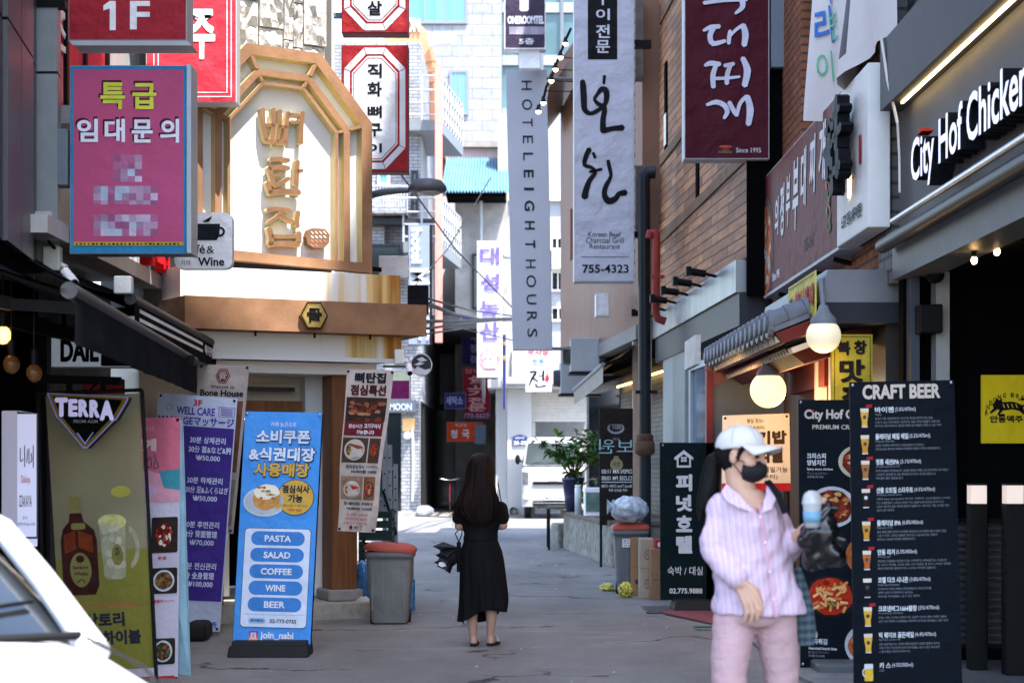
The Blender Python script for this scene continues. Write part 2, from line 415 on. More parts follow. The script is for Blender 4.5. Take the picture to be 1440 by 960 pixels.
t = thing('office_tower', 'grey stone tiled high-rise with teal curtained windows, far behind the peach house', 'building', (-3, 92, 0))
TILE = brickmat('tower_tiles', (.25, .26, .29), (.31, .32, .35), (.19, .19, .21), 'x', 1.05, .56, .03, .2, .5, .5, .18)
MB().box(X(540, 90), X(705, 90), 90, 110, 0, 44).build('wall', TILE, t)
for a in ((566, -30, 657, 34, 2), (632, 99, 659, 162, 1), (606, 228, 662, 262, 2), (566, -130, 657, -72, 2), (566, 100, 618, 162, 1)): window(t, *a[:4], 89.95, bars=a[4], t=.14)
t = thing('glass_tower', 'dark teal glass tower with pale floor bands rising behind the rooftel sign', 'building', (1, 97, 0))
MB().box(X(686, 95), X(830, 95), 95, 115, 0, 44).build('curtain_wall', TEALD, t)
mb = MB()
for py in (-60, 12, 86, 160, 236): mb.box(X(686, 95), X(830, 95), 94.8, 95, Z(py + 7, 95), Z(py - 7, 95))
mb.each('floor_band', mat('pale_band', (.3, .32, .35), .5), t)
mb = MB()
for px in (688, 704, 733, 762, 790, 818): mb.box(X(px, 95) - .09, X(px, 95) + .09, 94.7, 94.79, 0, 44)
mb.each('mullion', mat('mullion_grey', (.16, .18, .2), .4, metal=.3), t)

# white podium block and the blue-roofed house
t = thing('podium_building', 'bright white block with a teal strip window below the grey tower', 'building', (-1, 64, 0))
MB().box(X(600, 62), X(835, 62), 62, 74, 0, Z(205, 62)).build('wall', mat('white_render', (.48, .49, .52), .7, dirt=.12, scale=1.2), t)
MB().box(X(598, 62), X(837, 62), 61.8, 62, Z(208, 62), Z(201, 62)).build('coping', CONC, t)
window(t, 620, 229, 662, 262, 61.95, bars=1)
t = thing('weathered_house', 'old weathered concrete house under a blue corrugated roof', 'house', (-1, 57, 0))
WEATH = mat('weathered_render', (.36, .35, .34), .9, var=.3, scale=1.3, dirt=.7, bump=.4, bscale=6)
MB().box(X(640, 57), X(714, 57), 57, 61.5, 0, Z(270, 57)).build('wall', WEATH, t)
BLUE = mat('blue_roof', (.15, .30, .42), .6, var=.2, scale=1.5, dirt=.2)
mb = MB(); n = 44; v = []
for i in range(n + 1):
    x = X(622, 56) + (X(717, 56) - X(622, 56)) * i / n; w = .05 * math.cos(i * math.pi)
    v += [(x, 55.3, Z(268, 55.3) + w), (x, 60, Z(222, 60) + w), (x, 55.3, Z(268, 55.3) + w - .04), (x, 60, Z(222, 60) + w - .04)]
f = []
for i in range(n):
    a, b = i * 4, i * 4 + 4; f += [(a, b, b + 1, a + 1), (a + 2, a + 3, b + 3, b + 2), (a, a + 2, b + 2, b)]
mb.add(v, f).build('corrugated_roof', BLUE, t)
MB().box(X(628, 56), X(712, 56), 55.6, 57, Z(279, 56), Z(270, 56)).build('eave_beam', DARK, t)  # near-black box standing in for the shaded gap under the roof
window(t, 664, 357, 677, 435, 56.95, GLASSD, DGREY, 0)
MB().tube([P(676, 278, 56.6), P(676, 355, 56.6), P(680, 470, 56.6)], .06).build('downpipe', LGREY, t)
t = thing('pale_apartment_house', 'pale grey house with small windows beyond the hanging hotel sign', 'house', (2, 58, 0))
MB().box(X(700, 58), X(835, 58), 58, 61.5, 0, Z(160, 58)).build('wall', mat('pale_render', (.34, .36, .40), .7, dirt=.35, scale=1.5), t)
MB().box(X(700, 58), X(835, 58), 57.8, 58, Z(283, 58), Z(272, 58)).build('ledge', OFFW, t)
for a in ((774, 333, 793, 352), (774, 381, 795, 410), (774, 431, 796, 452), (700, 285, 712, 330)): window(t, *a, 57.95, GLASSD, OFFW, 1)
MB().box(X(776, 57.5), X(797, 57.5), 57.3, 57.9, Z(378, 57.5), Z(351, 57.5)).build('air_conditioner', WHITE, t, .02)
MB().box(X(720, 57.5), X(770, 57.5), 57.85, 57.99, Z(545, 57.5), Z(490, 57.5)).build('tiled_band', brickmat('cream_tile', (.62, .58, .5), (.66, .62, .54), (.36, .34, .3), 'x', .22, .22, .02), t)

# white entrance building with the house-number pillar and garage
t = thing('white_entrance_building', 'white garage building with a square pillar at the end of the lane', 'building', (1.5, 50, 0))
WR = mat('white_paint_wall', (.46, .46, .465), .7, var=.05, dirt=.12, scale=1.5)
YW = 50
mb = MB(); mb.box(X(697, YW), X(713, YW) - .01, YW + .4, 57, 0, 3.7); mb.box(X(750, YW + .4), X(842, YW), YW + .35, YW + .6, Z(592, YW), 3.7)
mb.box(X(745, YW), X(753, YW), YW + .36, 56, 0, 2.75); mb.box(X(697, YW), X(842, YW), 57, 57.3, 0, 3.7).build('wall', WR, t)
MB().box(X(713, YW), X(747, YW), YW, YW + .7, 0, 3.7).build('pillar', WR, t, .02)
MB().box(X(686, YW), X(842, YW), YW - .5, 57, 3.7, 3.95).build('canopy_slab', WR, t, .02)
MB().box(X(706, YW), X(840, YW), YW - .62, YW - .5, 3.82, 4.02).build('gutter', LGREY, t)
mb = MB()
for k in range(9): mb.box(X(747, YW), X(842, YW), YW + .3, YW + .34, Z(592, YW) + k * .095, Z(592, YW) + k * .095 + .085)
mb.build('roller_shutter', mat('shutter_cream', (.5, .48, .45), .6), t)
MB().box(X(753, YW), X(842, YW), YW + 3.5, YW + 3.6, 0, 3.6).build('garage_back', mat('garage_grey', (.25, .25, .25), .8), t)
MB().box(X(775, YW), X(800, YW), YW + 3.3, YW + 3.45, .3, 2.2).build('garage_door', mat('blue_door', (.05, .12, .2), .5), t)
MB().prism([(X(697, YW), YW - .02, 0), (X(713, YW), YW - .02, 0), (X(713, YW), YW - .02, .5), (X(700, YW), YW - .02, .3)], (0, .4, 0)).build('plinth', WR, t)
MB().lathe((X(722, YW), YW - .05, .12), [(.12, -.1), (.12, .1), (.09, .1), (.08, 0)], 12, axis='y').build('drain_pipe', RUBBER, t)

# house-number plate
t = thing('house_number_plate', 'blue and white house number plate on the white pillar', 'plate', (X(731, 49.9), 49.9, 2.1))
a = flat(721, 613, 741, 627, YW - .03)
a.poly([(721, 613.6), (731, 610.8), (741, 613.6), (741, 626), (721, 626)], mat('plate_blue', '33406e', .4, var=0), .02, .02)
a.build('plate', t); a.text('25-22', 722.6, 619.8, 739.6, 624.8, WHITE, .03, .028); a.text('남대문로1길', 724.5, 613.8, 737.5, 616.8, WHITE, .0, .028); a.build('lettering', t)

# dark passage, with a roof added to shade it
t = thing('dark_passage', 'dark covered passage hung with shop signs, left of the white pillar', 'passage', (-1.6, 52, 0))
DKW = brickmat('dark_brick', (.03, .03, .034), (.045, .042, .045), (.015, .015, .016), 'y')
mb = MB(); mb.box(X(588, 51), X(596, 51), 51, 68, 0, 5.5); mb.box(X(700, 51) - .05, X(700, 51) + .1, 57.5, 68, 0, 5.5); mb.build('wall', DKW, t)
MB().box(X(586, 51), X(648, 51), 50.6, 68, 5.5, 5.9).build('shade_roof_slab', DGREY, t)
MB().box(X(648, 51), X(700, 51), 50.6, 56.9, 5.5, 5.75).build('shade_roof', DGREY, t)
MB().box(X(700, 51) - .08, X(700, 51) - .02, 50.7, 56.95, 3.96, 5.5).build('side_panel', DGREY, t)  # added panel that keeps sun out of the passage side
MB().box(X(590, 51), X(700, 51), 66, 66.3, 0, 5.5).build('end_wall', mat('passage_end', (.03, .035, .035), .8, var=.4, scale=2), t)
mb = MB()
for px in (612, 640, 668): mb.box(X(px, 58), X(px + 2, 58), 57.3, 57.45, 0, 3.4)
mb.box(X(596, 58), X(697, 58), 57.3, 57.45, 3.3, 3.5); mb.build('shopfront_frame', BLKM, t)
MB().box(X(600, 58), X(697, 58), 57.5, 57.55, 0, 3.3).build('shopfront_glass', GLASSD, t)
MB().box(X(668, 53), X(684, 53), 52.6, 53.2, 2.1, 2.7).build('meter_box', mat('box_blue_grey', (.08, .11, .15), .5), t, .03)

# hotel across the junction
t = thing('grey_brick_hotel', 'pale grey painted brick hotel across the junction, behind the bone grill house', 'building', (-4.5, 49, 0))
GB = brickmat('pale_brick', (.27, .28, .30), (.36, .36, .38), (.17, .17, .18), 'x', .3, .1, .016, .6, .8)
YH = 49
mb = MB(); mb.box(X(470, YH), X(592, YH), YH, 62, Z(312, YH), Z(60, YH)); mb.box(X(470, YH), X(540, YH), YH, 62, 3.3, Z(312, YH)); mb.box(X(540, YH), X(592, YH), YH + .5, 62, 3.3, Z(312, YH)); mb.build('wall', GB, t)
MB().box(X(565, YH), X(590, YH), YH - .25, YH + .6, 0, 3.29).build('brick_pillar', GB, t)
MB().box(X(470, YH), X(592, YH), YH + .7, YH + .9, 0, 3.29).build('shopfront', GLASSD, t)
MB().box(X(516, YH), X(614, YH), YH - .5, YH + .2, Z(318, YH), Z(311, YH)).build('ledge', DGREY, t)
window(t, 519, 344, 563, 400, YH - .02, GLASSD, DGREY, 0)
window(t, 578, 240, 588, 300, YH - .05, GLASSD, DGREY, 0)
window(t, 531, 240, 548, 262, YH - .05, TEAL, WHITE, 0)
MB().box(X(516, YH), X(574, YH), YH - .95, YH - .01, Z(306, YH), Z(296, YH)).build('balcony_slab', GB, t)
mb = MB()
for k in range(14): mb.tube([P(518 + k * 4.2, 297, YH - .9), P(518 + k * 4.2, 262, YH - .9)], .02, 5)
for py in (262, 279): mb.tube([P(516, py, YH - .9), P(575, py, YH - .9)], .03, 6)
mb.build('balcony_railing', LGREY, t)
MB().box(X(540, YH), X(586, YH), YH - .6, YH + .5, Z(580, YH), Z(563, YH)).build('shop_lintel', GREYM, t)
a = flat(540, 563, 586, 580, YH - .61); a.text('펍', 541, 566, 546, 576, WHITE, .03, .01); a.text('MOON', 548, 567, 579, 576.5, WHITE, .04, .01, depth=.008); a.build('lettering', t)
MB().box(X(567, YH), X(584, YH), YH - .3, YH - .26, Z(606, YH), Z(588, YH)).build('notice', mat('orange_notice', 'e8b878', .6), t)
MB().ell(P(573, 612, YH - .34), .12, .1, .12).build('wall_lamp', WHITE, t)
MB().box(X(540, YH), X(592, YH), YH - .6, YH + .5, 0, .14).build('doorstep', CONC, t)
MB().tube([P(580, 600, YH - .3), P(581, 650, YH - .3), P(580, 705, YH - .3)], .045).build('meter_pipe', LGREY, t)

t = thing('peach_house', 'peach rendered building with steel balconies beside the grey tower', 'building', (-4, 53, 0))
PE = mat('peach_render', (.55, .27, .15), .7, var=.06, dirt=.1, scale=1)
YP = 54
q = [(540, 185), (540, 22), (584, 26), (600, 44), (606, 62), (618, 100), (618, 185)]
MB().prism([P(*c, YP) for c in q], (0, 10, 0)).build('gable_wall', PE, t)
MB().box(X(540, YP), X(600, YP), YP + .2, 61.9, 0, Z(140, YP)).build('wall', GB, t)
MB().box(X(612.5, 48), X(622, 48), 47.7, 48.1, Z(482, 48), Z(93, 48)).build('steel_column', mat('salmon_paint', (.66, .27, .22), .5, var=.06, dirt=.1), t)
for (za, px1, py0, py1) in ((6, 648, 130, 196), (5.5, 645, 275, 362)):
    Yb = 50; zb = Z(py1, Yb)
    MB().plan([(X(572, Yb), Yb - 1.6), (X(622, Yb), Yb - 1.6), (X(px1 + 4, Yb + 3), Yb + 2.5), (X(572, Yb), Yb + 2.5)], Z(py1, Yb) - .05, Z(py1, Yb) + .25).build('balcony_slab', GREYM, t)
    mb = MB(); A = Vector((X(622, Yb), Yb - 1.55, zb + .25)); B = Vector((X(px1 + 3, Yb + 3), Yb + 2.4, zb + .25)); C = Vector((X(572, Yb), Yb - 1.55, zb + .25)); up = Vector((0, 0, 1.25))
    for (p, q2, n) in ((A, B, 9), (C, A, 2)):
        for k in range(n + 1):
            s = p.lerp(q2, k / n); mb.tube([s, s + up], .035, 5)
        for h in (.15, .5, .85, 1.25): mb.tube([p + Vector((0, 0, h)), q2 + Vector((0, 0, h))], .03, 5)
    mb.build('balcony_railing', LGREY, t)
a = flat(560, 24, 600, 60, YP - .02); a.text('TION', 558, 27, 591, 46, WHITE, .02, .06, depth=.06); a.build('lettering', t)
MB().tube([P(604, 54, YP - .2), P(635, 50, YP - 1)], .12).tube([P(606, 62, YP - .2), P(637, 57, YP - 1)], .12).build('flue_pipe', WHITE, t)
mb = MB()
for py in (86, 101, 115): mb.tube([P(560, py, YP - .1), P(614, py, YP - .1)], .03, 5)
mb.build('wall_conduit', PE, t)

# ============================================================ BONE GRILL HOUSE
CORTEN = mat('corten_steel', (.28, .15, .082), .8, var=.28, scale=4, dirt=.35, bump=.15)
PANEL = mat('white_panel', (.74, .74, .73), .6, var=.02)
def rustmat():
    m = mat('rust_streaked_white', (.74, .73, .7), .6, var=.03); n, l = m.node_tree.nodes, m.node_tree.links; b = n['Principled BSDF']
    src = b.inputs['Base Color'].links[0].from_socket
    g = n.new('ShaderNodeNewGeometry'); s = n.new('ShaderNodeSeparateXYZ'); l.new(g.outputs['Position'], s.inputs[0])
    mp = n.new('ShaderNodeMapping'); mp.inputs['Scale'].default_value = (9, 9, .35); l.new(g.outputs['Position'], mp.inputs[0])
    t = n.new('ShaderNodeTexNoise'); t.inputs['Scale'].default_value = 1; t.inputs['Detail'].default_value = 6; l.new(mp.outputs[0], t.inputs['Vector'])
    r = n.new('ShaderNodeMapRange'); r.inputs[1].default_value = -2.0; r.inputs[2].default_value = -.95; l.new(s.outputs[0], r.inputs[0])
    a = n.new('ShaderNodeMath'); a.operation = 'MULTIPLY_ADD'; a.inputs[1].default_value = .55; l.new(r.outputs[0], a.inputs[0]); l.new(t.outputs[0], a.inputs[2])
    q = n.new('ShaderNodeMapRange'); q.inputs[1].default_value = .68; q.inputs[2].default_value = 1.02; l.new(a.outputs[0], q.inputs[0])
    cr = n.new('ShaderNodeValToRGB'); cr.color_ramp.elements[0].color = (.74, .73, .7, 1); cr.color_ramp.elements[1].color = (.36, .15, .03, 1)
    e = cr.color_ramp.elements.new(.45); e.color = (.7, .5, .2, 1); l.new(q.outputs[0], cr.inputs[0])
    l.new(cr.outputs[0], b.inputs['Base Color']); return m
RUST = rustmat()
BH = thing('bone_grill_house', 'sunlit corner restaurant with a bone coloured octagonal arch and rusty steel fascia', 'restaurant', (-2.2, 16.5, 0))
A0 = Vector((X(260, 15.4), 15.4)); A1 = Vector((X(600, 16.35), 16.35)); du = (A1 - A0).normalized(); dn = Vector((du.y, -du.x))   # outward normal
def fp(s, back): q = A0 + du * s - dn * back; return (q.x, q.y)
LF = (A1 - A0).length
LC = Vector((X(222, 16.0), 16.0))
def band(name, m, s1, back, z0, z1, thick=.3, leftback=None):
    lb = LC - dn * back; q = fp(0, back)
    MB().plan([q, fp(s1, back), fp(s1, back + thick + .3), (lb.x + .3, lb.y + thick + .3), (lb.x, lb.y)], z0, z1).build(name, m, BH)
band('steel_fascia', CORTEN, LF, 0, 2.726, 3.02, .9)
band('upper_fascia', RUST, LF - .2, .18, 3.021, 3.31, .9)
band('lower_fascia', RUST, LF - .16, .26, 2.5, 2.725, .8)
MB().plan([fp(.12, .2), fp(LF - .14, .2), fp(LF - .14, .26), fp(.12, .26)], 2.47, 2.51).build('drip_trim', PANEL, BH)
band('eave_beam', PANEL, LF - .36, .42, 2.36, 2.469, .6)
mb = MB()
for s in (.1, .68, 1.25, 1.8): q = A0 + du * s - dn * .1; mb.tube([(q.x, q.y, 2.73), (q.x, q.y, 2.68)], .012, 6)
mb.each('fixing', BLKM, BH)
# body: upper wall (with stone cladding), ground floor with the recessed entry
BK = .62
BEIGE = mat('beige_render', (.55, .49, .4), .7, var=.05, dirt=.12, scale=3)
WOODB = mat('brown_wood', (.2, .085, .035), .5, var=.3, scale=3, stretch=(8, 8, .7), bump=.1)
Yb = 16.2
MB().plan([fp(-.2, 1.1), fp(LF - .62, 1.1), fp(LF - .62, 4), fp(-.2, 4)], 2.3, 2.999).build('entry_ceiling', BEIGE, BH)
mb = MB(); mb.plan([fp(-.3, .55), fp(.42, .55), fp(.42, 1.1), fp(-.3, 1.1)], .2, 2.36)
mb.plan([fp(-.3, 1.101), fp(.52, 1.101), fp(.52, 3), fp(-.3, 3)], .2, 2.3); mb.plan([fp(.53, 1.15), fp(1.42, 1.15), fp(1.42, 1.3), fp(.53, 1.3)], 2.03, 2.3); mb.build('front_wall', BEIGE, BH)
mb = MB(); mb.plan([fp(.52, 1.02), fp(.6, 1.02), fp(.6, 1.3), fp(.52, 1.3)], .2, 2.02); mb.plan([fp(1.32, 1.02), fp(1.42, 1.02), fp(1.42, 1.3), fp(1.32, 1.3)], .2, 2.02); mb.plan([fp(.52, 1.02), fp(1.42, 1.02), fp(1.42, 1.3), fp(.52, 1.3)], 2.021, 2.12); mb.build('door_frame', WOODB, BH)
mb = MB(); mb.plan([fp(.6, 1.2), fp(.72, 1.2), fp(.72, 3), fp(.6, 3)], .2, 2.0); mb.plan([fp(1.25, 1.2), fp(1.319, 1.2), fp(1.319, 3), fp(1.25, 3)], .2, 2.0); mb.build('reveal', PANEL, BH)
MB().plan([fp(.72, 2.6), fp(1.25, 2.6), fp(1.25, 2.7), fp(.72, 2.7)], .2, 2.0).build('inner_door', DARK, BH)
MB().plan([fp(.72, 1.21), fp(1.25, 1.21), fp(1.25, 2.59), fp(.72, 2.59)], 1.96, 2.01).build('soffit', BEIGE, BH)
LEDM = mat('downlight', (1, .86, .6), .4, var=0, emit=3)
for s in (.82, .98, 1.13):
    q = fp(s, 1.5); MB().lathe((q[0], q[1], 1.945), [(0, 0), (.03, 0), (.034, .01)], 12).build('downlight', LEDM, BH)
MB().plan([fp(1.42, .95), fp(1.60, .95), fp(1.60, 3), fp(1.42, 3)], .2, 2.36).build('jamb', PANEL, BH)
q = fp(1.52, .6)
mb = MB()
for k in range(1):
    c = A0 + du * 1.70 - dn * .72
    pts = []
    for cx_, cy_, t0 in ((.1, -.13, -90), (.1, .13, 0), (-.1, .13, 90), (-.1, -.13, 180)):
        for j in range(4):
            tt = R(t0 + 30 * j); pts.append((cx_ + .035 * math.cos(tt), cy_ + .035 * math.sin(tt)))
    P2 = [(c + du * x_ + dn * (-y_)) for x_, y_ in pts]
    MB().plan([(p.x, p.y) for p in P2], .28, 2.36).build('column', WOODB, BH)
    P3 = [(c + du * x_ * 1.35 + dn * (-y_ * 1.35)) for x_, y_ in pts]
    MB().plan([(p.x, p.y) for p in P3], .17, .28).build('column_base', CONC, BH, .02)
MB().plan([fp(-.35, .35), fp(1.98, .35), fp(1.98, 3.5), fp(-.35, 3.5)], 0, .17).build('stone_step', mat('granite_step', (.36, .34, .3), .85, var=.25, scale=9, dirt=.4, bump=.4), BH, .012)
mb = MB(); mb.plan([fp(.42, .56), fp(.5, .56), fp(.5, .7), fp(.42, .7)], .17, 2.36); mb.build('timber_panel', WOODB, BH)
MB().plan([fp(.45, .9), fp(1.3, .9), fp(1.3, .96), fp(.45, .96)], 2.21, 2.25).build('vent_grille', DGREY, BH)
MB().plan([fp(.0, .5), fp(.42, .5), fp(.42, .549), fp(.0, .549)], .17, 1.0).build('wood_wainscot', WOODB, BH)

# arch in its own frame (photo pixels, straightened)
ar = Art(P(264, 51, 15.75), P(517, 86, 16.7), P(517, 385.5, 16.7), P(264, 361, 15.75), 0, 0, 253, 300)
def inset(pts, m):
    out = []
    k = len(pts)
    for i in range(k):
        if i == 0: out.append((pts[0][0] + m, pts[0][1])); continue
        if i == k - 1: out.append((pts[-1][0] - m, pts[-1][1])); continue
        def ln(a, b):
            dx, dy = b[0] - a[0], b[1] - a[1]; h = math.hypot(dx, dy); nx, ny = -dy / h, dx / h
            return (a[0] + nx * m, a[1] + ny * m), (dx, dy)
        (p, r), (q, s) = ln(pts[i - 1], pts[i]), ln(pts[i], pts[i + 1])
        cr = r[0] * s[1] - r[1] * s[0]; tt = ((q[0] - p[0]) * s[1] - (q[1] - p[1]) * s[0]) / cr
        out.append((p[0] + r[0] * tt, p[1] + r[1] * tt))
    return out
OCT = [(0, 300), (0, 90), (74, 2), (178, 2), (253, 90), (253, 300)]
ar.poly(inset(OCT, 2), PANEL, -.02); ar.build('arch_panel', BH)
CREAM = mat('cream_edge', (.62, .5, .24), .6, var=.05)
for m0, m1, dp in ((0, 15, .10), (32, 41, .09), (49, 53, .085)):
    ar.ring(inset(OCT, m0), inset(OCT, m1), CORTEN, dp, dp + .02, CREAM)
o1, o2, o3 = inset(OCT, 15), inset(OCT, 32), inset(OCT, 49)
for i in (1, 2, 3, 4):
    ar.stroke([o1[i], o2[i]], 5, CORTEN, .097, .11, CREAM, 0); ar.stroke([inset(OCT, 41)[i], o3[i]], 4, CORTEN, .088, .1, CREAM, 0)
ar.rect(2, 287, 251, 300, CORTEN, .103, depth=.12)
ar.build('arch_frame', BH)
# big raised letters: hand-cut strokes
LB = mat('letter_brown', (.20, .105, .055), .7, var=.2, scale=8, dirt=.2)
def L(pts, w=9): ar.stroke(pts, w * .82, LB, .085, .075, CREAM, 2)
def px2(pts): # photo pixels to the arch frame
    out = []
    for a, b in pts:
        u = (a - 264) / 253; yt = 51 + 35 * u; yb = 361 + 24.5 * u; out.append((a - 264, (b - yt) / (yb - yt) * 300))
    return out
for pts, w in (([(361, 155), (362, 175), (366, 198)], 8), ([(376, 155), (376, 178), (374, 200)], 7), ([(365, 199), (376, 201)], 7), ([(365, 178), (377, 178)], 6),
               ([(385, 157), (385, 176), (381, 200)], 7), ([(397, 160), (394, 180), (393, 200)], 7), ([(381, 201), (394, 202)], 7), ([(384, 180), (396, 180)], 6), ([(398, 163), (412, 164)], 6), ([(400, 173), (413, 174)], 5), ([(417, 160), (415, 182), (415, 203)], 8),
               ([(372, 226), (384, 225), (398, 227)], 7), ([(370, 237), (374, 250), (376, 262)], 8), ([(371, 238), (385, 236), (398, 238)], 7), ([(377, 263), (388, 258), (398, 252)], 7), ([(374, 249), (388, 247)], 5), ([(410, 228), (409, 245), (408, 260)], 8), ([(410, 243), (417, 241)], 6), ([(368, 258), (372, 272)], 8), ([(371, 273), (390, 270), (413, 272)], 9),
               ([(368, 297), (382, 295), (400, 298)], 7), ([(388, 298), (380, 307), (369, 314)], 6), ([(386, 304), (396, 310), (404, 313)], 6), ([(411, 299), (409, 312), (410, 320)], 8), ([(370, 322), (373, 335), (372, 344)], 9), ([(412, 328), (412, 342)], 9), ([(374, 333), (392, 334), (411, 333)], 6), ([(371, 345), (392, 343), (412, 345)], 9)):
    L(px2(pts), w)
ar.build('raised_letters', BH)
a = ar
c = px2([(424, 322), (452, 322), (455, 340), (448, 350), (440, 352), (424, 345), (421, 332)])
a.poly(px2([(424, 325), (430, 322), (448, 323), (455, 331), (454, 343), (447, 350), (432, 350), (423, 344), (421, 334)]), LB, .1, .08)
rp = mat('pink_seal', 'c9796f', .6, var=0)
for k in range(14):
    q = px2([(428 + (k % 4) * 6, 327 + (k // 4) * 6), (431 + (k % 4) * 6, 330 + (k // 4) * 6)])
    a.stroke(q, 1.6, WHITE if k < 8 else rp, .104, 0, None, 0)
for k in range(5): a.stroke(px2([(424 + k * 5, 353), (427 + k * 5, 356)]), 1.6, WHITE, .02, 0, None, 0)
a.build('seal_plaque', BH)
# rough stone cladding above the arch
up = [ar.p(-42, 0, -.34), ar.p(222, 0, -.34), ar.p(222, 0, -.34) + Vector((-1.6, 4.2, 0)), Vector((-4.6, 21, 0)), Vector((-4.0, 16.6, 0))]
MB().plan([(q.x, q.y) for q in up], 3.0, 8.6).build('upper_wall', mat('mortar_dark', (.12, .115, .11), .9), BH)
st = mat('split_stone', (.60, .58, .55), .9, var=.16, scale=5, dirt=.6, bump=1., bscale=14)
rnd = random.Random(3); mb = MB(); x = -30
while x < 205:
    w = rnd.choice((14, 22, 28, 34)); y = -420 + rnd.uniform(-60, 0)
    while y < 215:
        h = rnd.choice((22, 36, 60, 78)) * rnd.uniform(.8, 1.2); n = 6; vv = []
        base = rnd.uniform(.05, .1); sd = rnd.random() * 99
        for j in range(n + 1):
            for i in range(n + 1):
                e = 0 if i in (0, n) or j in (0, n) else 1
                aa = x + .8 + (w - 1.6) * i / n; bb = y + .8 + (h - 1.6) * j / n
                vv.append(ar.p(aa, bb, -.30 + base + e * (.03 + .08 * noise.noise(Vector((aa * .09, bb * .09, sd))) + .05 * noise.noise(Vector((aa * .3, bb * .3, sd))))))
        mb.add(vv, [(j * (n + 1) + i, j * (n + 1) + i + 1, (j + 1) * (n + 1) + i + 1, (j + 1) * (n + 1) + i) for j in range(n) for i in range(n)])
        rim = [i for i in range(n + 1)] + [(n + 1) * k + n for k in range(1, n + 1)] + [(n + 1) * n + n - k for k in range(1, n + 1)] + [(n + 1) * (n - k) for k in range(1, n)]
        bk = [vv[i] - ar.n * .12 for i in rim]; fr = [vv[i] for i in rim]; m_ = len(rim)
        mb.add(fr + bk, [(i, (i + 1) % m_, m_ + (i + 1) % m_, m_ + i) for i in range(m_)])
        y += h
    x += w
mb.build('stone_cladding', st, BH, fixn=True)
# hexagon emblem on the fascia
fa = Art(P(260, 415, 15.4), P(600, 429, 16.35), P(600, 472, 16.35), P(260, 461, 15.4), 260, 415, 600, 461)
def hexa(cx, cy, rx, ry): return [(cx + rx * math.cos(R(60 * k)), cy + ry * math.sin(R(60 * k)) * 1.15) for k in range(6)]
GOLD = mat('gold', (.5, .33, .09), .35, metal=.7, var=.1)
fa.poly(hexa(434.5, 437.5, 19.5, 19.5), BLACK, .05, .05, GOLD); fa.ring(hexa(434.5, 437.5, 17.5, 17.2), hexa(434.5, 437.5, 15, 15), GOLD, .053, closed=True); fa.poly(hexa(434.5, 437.5, 15, 15), mat('gold_ground', (.36, .25, .08), .5), .052)
fa.text('骨', 424, 427, 445, 448.5, BLACK, .025, .056)
fa.build('hexagon_emblem', BH)
# ============================================================ RIGHT SIDE
def wallart(x, Ya, Yb, z0, z1, W=100., Hh=100., xb=None):
    """face on the right-hand wall: left edge at depth Ya (far), right edge at Yb (near)"""
    xb = x if xb is None else xb
    return Art((x, Ya, z1), (xb, Yb, z1), (xb, Yb, z0), (x, Ya, z0), 0, 0, W, Hh)
# ---- beer house (nearest on the right)
t = thing('beer_house', 'dark grey beer house with an open black terrace and a long lit sign band', 'pub', (5, 9, 0))
FAS = mat('fascia_grey', (.10, .096, .10), .6, var=.1, scale=2, dirt=.35, stretch=(1, 1, .4))
XF = 2.9
MB().box(XF, 8, 3.5, 12.78, 3.2, 4.12).build('sign_fascia', FAS, t)
MB().box(XF - .16, 8, 3.5, 12.7, 4.121, 4.62).build('ledge_beam', mat('beam_grey', (.062, .06, .063), .6, var=.1, dirt=.2), t)
GBK = brickmat('grey_painted_brick', (.14, .14, .15), (.18, .18, .19), (.07, .07, .07), 'y', .3, .11, .014, .6, .7)
TOPZ = 21  # out-of-view wall height, tuned for the shade it throws
MB().box(XF + .1, 9, 5.2, 13.4, 4.63, TOPZ).box(XF + .1, 9, 1.0, 5.199, 4.63, 30).build('upper_wall', GBK, t)  # the taller near block is unseen, added to shade the left side
mb = MB(); mb.box(XF + .2, 8, 3.5, 12.6, 3.0, 3.19); mb.build('shadow_gap', DARK, t)  # recess painted near-black for its shade
MB().box(XF - .06, XF + .2, 3.5, 12.75, 2.87, 3.1).build('lower_beam', mat('lower_beam_grey', (.11, .115, .12), .5, var=.1, dirt=.3), t)
MB().tube([(XF - .14, 3.5, 3.12), (XF - .14, 12.72, 3.12)], .055, 12).build('awning_roller', mat('roller_black', (.03, .03, .032), .4, var=.1), t)
MB().tube([(XF - .2, 3.5, 3.22), (XF - .2, 12.1, 3.22)], .022, 8).build('awning_rail', STEEL, t)
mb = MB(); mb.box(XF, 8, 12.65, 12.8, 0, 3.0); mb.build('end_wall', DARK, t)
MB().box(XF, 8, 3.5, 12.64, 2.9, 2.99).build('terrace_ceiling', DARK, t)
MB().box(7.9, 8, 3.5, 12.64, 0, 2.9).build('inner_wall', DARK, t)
MB().box(XF + .05, 7.9, 3.5, 12.64, .0, .05).build('terrace_floor', mat('terrace_tile', (.13, .135, .14), .5, var=.1), t)
MB().box(X(1314, 12.5), X(1333, 12.5), 12.45, 12.6, .05, 2.9).build('steel_column', mat('column_grey', (.34, .33, .33), .45, var=.08, dirt=.2), t)
MB().box(X(1282, 12.6), X(1314, 12.6), 12.35, 12.6, Z(470, 12.5), Z(430, 12.5)).build('speaker_box', BLKM, t, .01)
MB().box(X(1270, 12.75), X(1282, 12.75), 12.5, 12.75, 0, 2.87).build('door_post', mat('post_navy', (.05, .06, .08), .4), t)
MB().lathe((X(1313, 12.4), 12.35, Z(388, 12.4)), [(0, -.03), (.06, -.03), (.06, .03), (0, .03)], 16, axis='y').build('security_light', BLKM, t)
MB().box(4.2, 4.7, 12.4, 12.64, 2.0, 2.85).build('duct', mat('copper_duct', (.2, .12, .07), .35, metal=.8), t)
